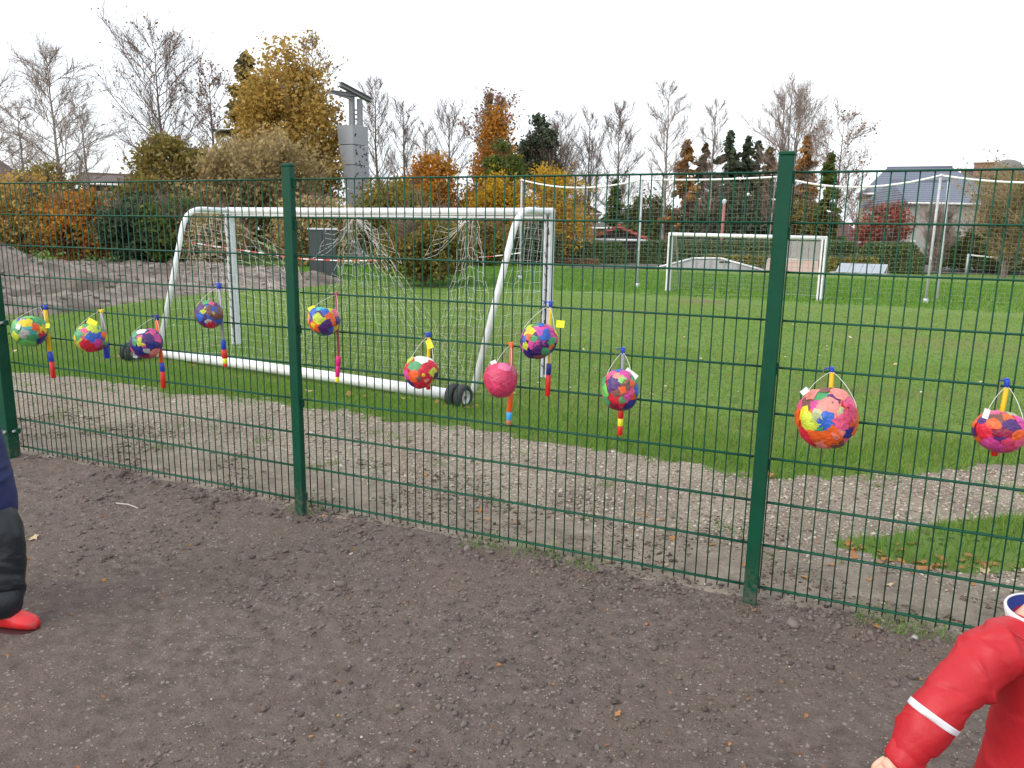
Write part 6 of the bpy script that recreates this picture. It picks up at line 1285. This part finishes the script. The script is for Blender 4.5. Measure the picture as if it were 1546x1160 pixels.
# ------------------------------------------------------------------ children
M['skin'] = mat('skin', (0.62, 0.36, 0.26), 0.5, var=0.06, vscale=12, bump=0.05, bscale=60)
M['hair_b'] = mat('blond_hair', (0.30, 0.19, 0.09), 0.6, var=0.3, vscale=40, bump=0.6, bscale=90); M['hair_d'] = mat('brown_hair', (0.08, 0.045, 0.025), 0.6, var=0.3, vscale=40, bump=0.6, bscale=90)
M['red_coat'] = mat('red_rain_fabric', (0.42, 0.012, 0.019), 0.5, var=0.08, vscale=7, bump=0.16, bscale=30, spec=0.35)
M['blue_line'] = mat('blue_lining', (0.02, 0.05, 0.28), 0.8, var=0.1); M['reflect'] = mat('reflective_tape', (0.62, 0.62, 0.66), 0.35, var=0.05, spec=0.6); M['white_trim'] = mat('white_trim', (0.66, 0.68, 0.72), 0.7, var=0.05)
M['navy_coat'] = mat('navy_jacket', (0.008, 0.016, 0.085), 0.6, var=0.2, vscale=9, bump=0.2, bscale=25); M['black_tr'] = mat('black_rain_trousers', (0.008, 0.012, 0.016), 0.4, var=0.3, vscale=7, bump=0.2, bscale=20)
M['red_boot'] = mat('red_rubber_boot', (0.66, 0.020, 0.026), 0.33, var=0.06, vscale=8, dirt=((0.20, 0.13, 0.10), 0.55, 16)); M['sole'] = mat('dark_sole', (0.06, 0.012, 0.016), 0.7, var=0.2)
M['eye'] = mat('eye_dark', (0.02, 0.015, 0.012), 0.2); M['lip'] = mat('lip', (0.5, 0.17, 0.15), 0.5)
def skin_body(T, pts, edges, rad, m_, name='body', sub=2):
    og = origin_of(T); me = bpy.data.meshes.new(name); me.from_pydata([tuple(V3(p)-og) for p in pts], edges, []); me.update()
    o = bpy.data.objects.new(name, me); link(o, T); WL[o.name] = og
    o.modifiers.new('skin', 'SKIN'); sv = me.skin_vertices[0].data
    for i, r_ in enumerate(rad): sv[i].radius = (r_, r_)
    sv[0].use_root = True
    # roots for separate chains
    seen = set(); adj = {i: [] for i in range(len(pts))}
    for a_, b_ in edges: adj[a_].append(b_); adj[b_].append(a_)
    for i in range(len(pts)):
        if i in seen: continue
        if i: sv[i].use_root = True
        st = [i]
        while st:
            q_ = st.pop()
            if q_ in seen: continue
            seen.add(q_); st += adj[q_]
    s_ = o.modifiers.new('sub', 'SUBSURF'); s_.levels = sub; s_.render_levels = sub
    me.materials.append(m_); return o
def hand_pts(w, d, side, up, s):
    """w wrist, d direction of the hand, side = towards the thumb, up = back of hand; loosely curled"""
    d, side, up = nrm(d), nrm(side), nrm(up); pts = []; ed = []; rad = []
    def chain(ps, rs):
        k0 = len(pts)
        for i, (p, r_) in enumerate(zip(ps, rs)):
            pts.append(p); rad.append(r_)
            if i: ed.append((k0+i-1, k0+i))
    palm = w+d*0.045*s
    chain([w-d*0.04*s, w, w+d*0.025*s, w+d*0.052*s], [0.019*s, 0.0185*s, 0.024*s, 0.023*s])
    for k_, (off, L_) in enumerate(zip((0.021, 0.007, -0.008, -0.021), (0.052, 0.058, 0.053, 0.042))):
        b = w+d*0.05*s+side*off*s; q1 = b+d*L_*0.42*s-up*0.004*s; q2 = q1+d*L_*0.16*s-up*L_*0.34*s; q3 = q2-d*L_*0.16*s-up*L_*0.2*s
        chain([b-d*0.02*s, b, q1, q2, q3], [0.0085*s, 0.0088*s, 0.0083*s, 0.0077*s, 0.0065*s])
    b = w+d*0.012*s+side*0.022*s; chain([b-side*0.012*s, b+side*0.008*s+d*.012*s, b+side*0.012*s+d*0.030*s-up*0.008*s, b+side*0.004*s+d*0.046*s-up*0.016*s], [0.012*s, 0.0105*s, 0.009*s, 0.0075*s])
    return pts, ed, rad
def oval(c, ex_, ey_, rx, ry, n, fn=None):
    o = []
    for k_ in range(n):
        a_ = 2*math.pi*k_/n; q_ = 1+(fn(a_) if fn else 0); o.append(c+ex_*math.cos(a_)*rx*q_+ey_*math.sin(a_)*ry*q_)
    return o
def loft_path(path, rx, ry, ref, n=40, m_=44, wr=0.0, seed=0, kdiag=2.0, ws=9.0, folds=0, famp=0.0):
    P = [V3(p) for p in path]; cum = [0]
    for a_, b_ in zip(P[:-1], P[1:]): cum.append(cum[-1]+np.linalg.norm(b_-a_))
    rings = []; L_ = cum[-1]; rf = random.Random(seed*7+1); FO = []
    for _ in range(folds): FO.append((rf.uniform(0.05, 0.97)*L_, rf.uniform(0, 6.28), rf.uniform(-0.045, 0.045), rf.uniform(0.35, 1.1), rf.uniform(0.008, 0.02), famp*rf.uniform(0.4, 1.0)*rf.choice([1, 1, -.8])))
    def cat_(t, arr):
        arr = np.array(arr, float)
        # smooth (Catmull-Rom) interpolation
        i = min(max(np.searchsorted(cum, t)-1, 0), len(cum)-2); u = (t-cum[i])/(cum[i+1]-cum[i]+1e-9)
        p0, p1, p2, p3 = arr[max(i-1, 0)], arr[i], arr[i+1], arr[min(i+2, len(arr)-1)]
        return 0.5*((2*p1)+(-p0+p2)*u+(2*p0-5*p1+4*p2-p3)*u*u+(-p0+3*p1-3*p2+p3)*u**3)
    for j in range(m_):
        t = L_*j/(m_-1); c_ = cat_(t, P); d_ = nrm(cat_(min(t+.005, L_), P)-cat_(max(t-.005, 0), P)); e1 = nrm(V3(ref)-d_*np.dot(ref, d_)); e2 = np.cross(d_, e1); a1, a2 = float(cat_(t, rx)), float(cat_(t, ry))
        def fn(a_):
            if wr <= 0: return 0
            fo = 0.0
            for (s0, th0, sl, wd, cw, am) in FO:
                da = (a_-th0+math.pi) % (2*math.pi)-math.pi
                if abs(da) < wd*2.2:
                    ds_ = (t-s0-sl*da)/cw
                    if abs(ds_) < 5: fo += am*math.exp(-(da/wd)**2)*(math.exp(-ds_) if ds_ > 0 else math.exp(3.2*ds_))
            s1 = fbm(np.array([math.cos(a_)*1.3+t*ws*0.35+seed]), np.array([math.sin(a_)*1.3+t*ws+kdiag*a_*0.0]), seed, 3)[0]-.5
            rd_ = 1-abs(2*vnoise(np.array([t*ws+1.1*math.sin(a_+seed)+seed]), np.array([math.cos(a_)*1.1+3.0+t*3]), seed+5)[()][0]-1)
            return wr*(1.5*s1+0.9*(rd_-.5))+fo
        rings.append(oval(c_, e1, e2, a1, a2, n, fn))
    return rings
def head(T, c, fwd, s, hair, hm):
    """child head centred at c, facing fwd"""
    fwd = nrm(fwd); up = np.array([0, 0, 1.]); sd = nrm(np.cross(fwd, up)); m2 = MB(); prof = []
    zs_ = [-.118, -.108, -.09, -.07, -.045, -.02, 0.01, .04, .07, .09, .104, .112]
    wx = [.018, .034, .048, .057, .064, .068, .072, .073, .066, .05, .03, .008]; fy = [.05, .064, .074, .078, .08, .08, .084, .086, .08, .063, .04, .01]; by = [-.01, .02, .035, .05, .066, .078, .088, .092, .084, .064, .04, .01]
    for z_, w_, f_, b_ in zip(zs_, wx, fy, by):
        ring = []
        for k_ in range(24):
            a_ = 2*math.pi*k_/24; cy_, sx_ = math.cos(a_), math.sin(a_); r_ = f_ if cy_ > 0 else b_; q_ = fwd*cy_*r_+sd*sx_*w_
            if cy_ > 0.9 and -.05 < z_ < 0.02: q_ = q_+fwd*(0.014 if abs(sx_) < .05 else 0.004)*(1-abs(z_+.02)/.05)
            ring.append(c+(q_+up*z_)*s)
        prof.append(ring)
    hd = part('head', m2.loft(prof), M['skin'], T, True)
    for k_ in (-1, 1):
        part('eye', MB().lathe([(.001, .011), (.009, .008), (.011, 0)], c+(fwd*.074+sd*.028*k_-up*.002)*s, fwd, 8), M['eye'], hd, True)
        part('ear', MB().lathe([(.001, .012), (.014, .008), (.018, 0), (.001, -.002)], c+(sd*.071*k_-up*.012)*s, sd*k_, 10), M['skin'], hd, True)
    part('mouth', MB().box(c+(fwd*.080-up*.058)*s, (.03*s, .008*s, .007*s), sd, fwd, up), M['lip'], hd)
    rings = []
    for i, z_ in enumerate((-.075, -.04, 0, .04, .075, .1, .116, .122)):
        w_ = np.interp(z_, zs_, wx)+.010; b_ = np.interp(z_, zs_, by)+.013; f_ = (-.035 if z_ < .02 else (.045 if z_ < .06 else np.interp(z_, zs_, fy)+.008)); ring = []
        if z_ > .118: w_, b_, f_ = .012, .015, .012
        for k_ in range(24):
            a_ = 2*math.pi*k_/24; cy_, sx_ = math.cos(a_), math.sin(a_); j = 1+.05*math.sin(k_*5+i); q_ = (fwd*(cy_*f_ if cy_ > 0 else cy_*b_)+sd*sx_*w_)*j
            if f_ < 0 and cy_ > 0: q_ = fwd*(-.03)*1+sd*sx_*w_
            ring.append(c+(q_+up*z_)*s)
        rings.append(ring)
    part('hair', MB().loft(rings), M[hm], T, True)
def remesh(o, vx, sm):
    r_ = o.modifiers.new('remesh', 'REMESH'); r_.mode = 'VOXEL'; r_.voxel_size = vx; r_.use_smooth_shade = True; s_ = o.modifiers.new('smooth', 'SMOOTH'); s_.iterations = sm; s_.factor = 0.5
# ---- child in the red rain jacket (right edge, near the camera)
DR = 1.62
sh = dp(1506, 980, DR); el = dp(1424, 1062, DR-.03); wr_ = dp(1378, 1126, DR-.03); wr2 = dp(1367, 1143, DR-.03)
px_m = DR/FPX
rH = nrm(np.array([*RGT[:2], 0])); aw = nrm(np.array([*FWD[:2], 0])); upz = np.array([0, 0, 1.])
spine = dp(1622, 960, DR+.04); ncol = dp(1583, 900, DR+.02); gz_r = -0.07
T = thing('person', 'child in red rain jacket with white sleeve stripe and blue collar lining', 'person', np.array([spine[0], spine[1], gz_r]))
zsh = sh[2]; hip = spine*1.0; hip[2] = zsh-.30; neck = ncol.copy(); neck[2] = zsh+.055
hc = neck+rH*0.085+aw*.03; hc[2] = zsh+.195
Lsh = spine+rH*.115; Lsh[2] = zsh-.01; Rsh = lerp(spine, ncol, .5)-rH*.105; Rsh[2] = zsh+.004
Lel = Lsh+rH*.10-upz*.17+aw*.05; Lwr = Lel+rH*.02-upz*.13+aw*.08
kn = [hip+rH*.06*s_-upz*((hip[2]-gz_r)*.5)+aw*.03*s_ for s_ in (-1, 1)]; an = [np.array([*(hip+rH*.065*s_-aw*.02*s_)[:2], gz_r+.06]) for s_ in (-1, 1)]; toe = [a_+aw*.11+upz*-.03 for a_ in an]
pts = [hip, (hip+neck)/2, neck-upz*.04, neck+upz*.03, hc-upz*.05, Rsh, el, wr2, Lsh, Lel, Lwr, kn[0], an[0], toe[0], kn[1], an[1], toe[1]]
ed = [(0, 1), (1, 2), (2, 3), (3, 4), (2, 5), (5, 6), (6, 7), (2, 8), (8, 9), (9, 10), (0, 11), (11, 12), (12, 13), (0, 14), (14, 15), (15, 16)]
rad = [.075, .075, .05, .034, .05, .036, .026, .018, .036, .026, .018, .04, .027, .022, .04, .027, .022]
hd_dir = nrm(dp(1345, 1172, DR-.03)-wr2+np.array([0, 0, -.01])); thumb = nrm(dp(1300, 1120, DR-.03)-wr2); thumb = nrm(thumb-hd_dir*np.dot(thumb, hd_dir)); 
hp_, he_, hr_ = hand_pts(dp(1362, 1147, DR-.035), nrm(-rH*.95-upz*.62-aw*.1), nrm(-upz*.35+rH*.15-aw*.9), nrm(upz*.85-rH*.5-aw*.2), .86)
k0 = len(pts); pts += hp_; ed += [(a_+k0, b_+k0) for a_, b_ in he_]; rad += hr_; ed.append((7, k0))
hp_, he_, hr_ = hand_pts(Lwr, nrm(Lwr-Lel), aw, rH, .82); k0 = len(pts); pts += hp_; ed += [(a_+k0, b_+k0) for a_, b_ in he_]; rad += hr_; ed.append((10, k0))
skin_body(T, pts, ed, rad, M['skin'])
head(T, hc, nrm(rH*.75+aw*.65), .98, 'b', 'hair_b')
# jacket: torso + sleeves, merged
m2 = MB()
tz = [zsh-.40, zsh-.34, zsh-.24, zsh-.14, zsh-.06, zsh-.005, zsh+.03, zsh+.055]
m2.loft(loft_path([np.array([*(spine+(ncol-spine)*max(0, min(1, (z_-zsh+.16)/.2)))[:2], z_]) for z_ in tz], [.160, .152, .140, .132, .124, .112, .082, .062], [.125, .12, .112, .105, .098, .085, .066, .056], rH, 80, 70, .030, 3, ws=7, folds=16, famp=.05))
slp = [Rsh+rH*.045, sh, lerp(sh, el, .5), el, lerp(el, wr_, .6), wr_, wr2]
SLV = loft_path(slp, [.060, .057, .052, .051, .051, .043, .034], [.056, .056, .053, .050, .048, .040, .033], aw, 110, 130, .05, 11, ws=11, folds=30, famp=.19)
m2.loft(SLV)
Lsl = [Lsh-rH*.03, Lsh+rH*.03-upz*.03, lerp(Lsh, Lel, .6), Lel, lerp(Lel, Lwr, .6), Lwr]
m2.loft(loft_path(Lsl, [.06, .066, .066, .062, .055, .04], [.06, .062, .062, .06, .052, .04], aw, 48, 60, .07, 23, ws=11, folds=20, famp=.12))
jk = part('rain_jacket', m2, M['red_coat'], T, True)
# reflective stripe round the sleeve
cs = [V3(np.mean(r_, axis=0)) for r_ in SLV]; tgt = dp(1405, 1079, DR-.03); js = int(np.argmin([np.linalg.norm(c_-tgt) for c_ in cs]))
def off_ring(j, o): return [V3(p)+nrm(V3(p)-cs[j])*o for p in SLV[j]]
jw = 2
part('reflective_stripe', MB().loft([off_ring(js-jw, -.001)]+[off_ring(j, .0016) for j in range(js-jw, js+jw+1)]+[off_ring(js+jw, -.001)], False), M['reflect'], jk, True)
cf = MB(); rings = []
for t in (-.02, -.015, .015, .02): rings.append(oval(wr2+nrm(wr2-wr_)*t, nrm(np.cross(aw, wr2-wr_)), aw, .039 if abs(t) < .018 else .036, .037 if abs(t) < .018 else .034, 28, lambda a_: .03*math.sin(5*a_)+.02*math.sin(9*a_+1)))
part('cuff', cf.loft(rings, True), M['red_coat'], jk, True)
cl_ = MB(); rings = []
ctop = np.array([ncol[0], ncol[1], zsh+.050])
for (r1, dz) in ((.074, -.008), (.078, .004), (.080, .015), (.078, .019), (.074, .017)): rings.append(oval(ctop+upz*dz, rH, nrm(aw+upz*.1), r1, r1*.9, 36))
part('collar_trim', cl_.loft(rings, False), M['white_trim'], jk, True)
cl_ = MB(); rings = []
for (r1, dz) in ((.0735, .016), (.068, .002), (.05, -.012), (.03, -.018)): rings.append(oval(ctop+upz*dz, rH, nrm(aw+upz*.1), r1, r1*.9, 36))
part('collar_lining', cl_.loft(rings, False), M['blue_line'], jk, True)
part('yoke_seam', MB().tube([sh+rH*.0+upz*.058-aw*.03, sh+rH*.05+upz*.035-aw*.085, np.array([*(spine-aw*.118)[:2], zsh-.05])], .0022, 5), M['red_coat'], jk, True)
m2 = MB()
for s_, k_, a_ in ((-1, kn[0], an[0]), (1, kn[1], an[1])): m2.loft(loft_path([hip+rH*.055*s_+upz*.02, lerp(hip+rH*.055*s_, k_, .5), k_, a_+upz*.06], [.082, .078, .068, .062], [.085, .08, .07, .062], rH, 28, 30, .06, 31+s_, ws=10))
tr_ = part('rain_trousers', m2, M['red_coat'], T, True)
def boots(T, an, dirs, sc_=1.0, zg=-0.07, lab=None):
    for a_, d_ in zip(an, dirs):
        d_ = nrm(d_); s_ = np.cross(d_, upz); m2 = MB(); rings = []
        base_ = np.array([a_[0], a_[1], zg])
        sec = [(-.052, .028, .070), (-.048, .034, .10), (-.02, .037, .112), (.02, .038, .10), (.055, .040, .074), (.09, .041, .060), (.118, .035, .048), (.135, .018, .032)]
        for (f_, w_, h_) in sec: rings.append([base_+(d_*f_+s_*w_*math.cos(q_)*1.0)*sc_+upz*(.012+max(0, h_*(.5+.5*math.sin(q_))))*sc_ for q_ in np.linspace(0, 2*math.pi, 17)[:-1]])
        b_ = part('boot', m2.loft(rings), M['red_boot'], T, True)
        part('boot_shaft', MB().loft([oval(base_+upz*z_*sc_+d_*-.005, d_, s_, .045*sc_, .04*sc_, 18) for z_ in (.05, .09, .13, .17)]), M['red_boot'], b_, True)
        part('sole', MB().prism([base_+(d_*f_+s_*w_)*sc_+upz*.001 for f_, w_ in ((-.056, -.022), (-.045, -.034), (.0, -.036), (.06, -.042), (.1, -.042), (.128, -.03), (.142, 0), (.128, .03), (.1, .042), (.06, .042), (0, .036), (-.045, .034), (-.056, .022))], (0, 0, .014*sc_)), M['sole'], b_)
boots(T, an, [aw+rH*.2, aw+rH*.2])
# ---- child in navy jacket and black trousers (left edge, striding right)
foot = gp(18, 952); dL = depth_of(foot); k_ = dL/FPX
T = thing('person', 'child in navy jacket, black rain trousers and red rubber boots', 'person', np.array([foot[0], foot[1], -0.075]))
F1 = foot.copy(); ank = F1-rH*.03; ank[2] = -.005
def at_left(px, py, back=0.0): return dp(px, py, dL-0.0)+aw*back
kneeL = at_left(-2, 868); kneeL = np.array([kneeL[0], kneeL[1], .215]); hipL = at_left(-22, 790); hipL = np.array([hipL[0], hipL[1], .47])
pel = hipL-rH*.05; pel[2] = .50; chest = pel+rH*.0; chest = chest-rH*.015; chest[2] = .70; nk = chest.copy(); nk[2] = .86; hcL = nk+rH*.03; hcL[2] = .99
kneeR = pel-rH*.09+aw*.07; kneeR[2] = .24; anR = kneeR-rH*.12; anR[2] = .03
shN = chest-aw*.12; shN[2] = .82; elN = shN+rH*.03-aw*.02; elN[2] = .63; wrN = elN+rH*.06; wrN[2] = .50
shF = chest+aw*.12; shF[2] = .82; elF = shF-rH*.06; elF[2] = .64; wrF = elF-rH*.02; wrF[2] = .48
pts = [pel, chest, nk-upz*.05, nk+upz*.03, hcL-upz*.05, shN, elN, wrN, shF, elF, wrF, kneeL, ank+upz*.05, ank+rH*.09-upz*.047, kneeR, anR+upz*.03, anR+rH*.09-upz*.06]
hp_, he_, hr_ = hand_pts(wrN, wrN-elN, rH, -aw, .85); ed = [(0, 1), (1, 2), (2, 3), (3, 4), (2, 5), (5, 6), (6, 7), (2, 8), (8, 9), (9, 10), (0, 11), (11, 12), (12, 13), (0, 14), (14, 15), (15, 16)]
rad = [.08, .08, .05, .035, .05, .038, .028, .02, .038, .028, .02, .042, .028, .014, .042, .028, .014]
k0 = len(pts); pts += hp_; ed += [(a_+k0, b_+k0) for a_, b_ in he_]+[(7, k0)]; rad += hr_
hp_, he_, hr_ = hand_pts(wrF, wrF-elF, rH, aw, .85); k0 = len(pts); pts += hp_; ed += [(a_+k0, b_+k0) for a_, b_ in he_]+[(10, k0)]; rad += hr_
skin_body(T, pts, ed, rad, M['skin']); head(T, hcL, rH, 1.0, 'd', 'hair_d')
m2 = MB()
m2.loft(loft_path([np.array([*(pel+rH*.0)[:2], .385]), np.array([*(pel+rH*.0)[:2], .44]), np.array([*pel[:2], .52]), chest, np.array([*chest[:2], .80]), np.array([*chest[:2], .86]), nk], [.16, .165, .155, .145, .12, .09, .06], [.15, .155, .15, .145, .14, .10, .06], rH, 60, 60, .045, 41, ws=9, folds=16, famp=.05))
for s_ in ((shN, elN, wrN), (shF, elF, wrF)): m2.loft(loft_path([s_[0]+(chest-s_[0])*np.array([.3, .3, 0]), s_[0], lerp(s_[0], s_[1], .5), s_[1], s_[2]], [.06, .066, .062, .06, .042], [.06, .064, .06, .058, .042], rH, 32, 34, .06, 47, ws=11))
jk = part('jacket', m2, M['navy_coat'], T, True)
m2 = MB()
m2.loft(loft_path([hipL-rH*.03+upz*.0, lerp(hipL, kneeL, .55)+rH*.01, kneeL+rH*.004, lerp(kneeL, ank, .55), ank+upz*.055+rH*.0, ank+upz*.012], [.105, .105, .098, .09, .078, .068], [.10, .098, .09, .082, .072, .065], rH, 56, 80, .06, 51, ws=13, folds=26, famp=.09))
m2.loft(loft_path([pel-rH*.03, lerp(pel, kneeR, .55), kneeR, lerp(kneeR, anR, .6), anR+upz*.06], [.105, .10, .088, .08, .062], [.10, .095, .085, .078, .06], rH, 32, 34, .07, 53, ws=13))
tr_ = part('rain_trousers', m2, M['black_tr'], T, True)
boots(T, [ank, anR], [rH+aw*-.05, rH], 1.05, -.073)
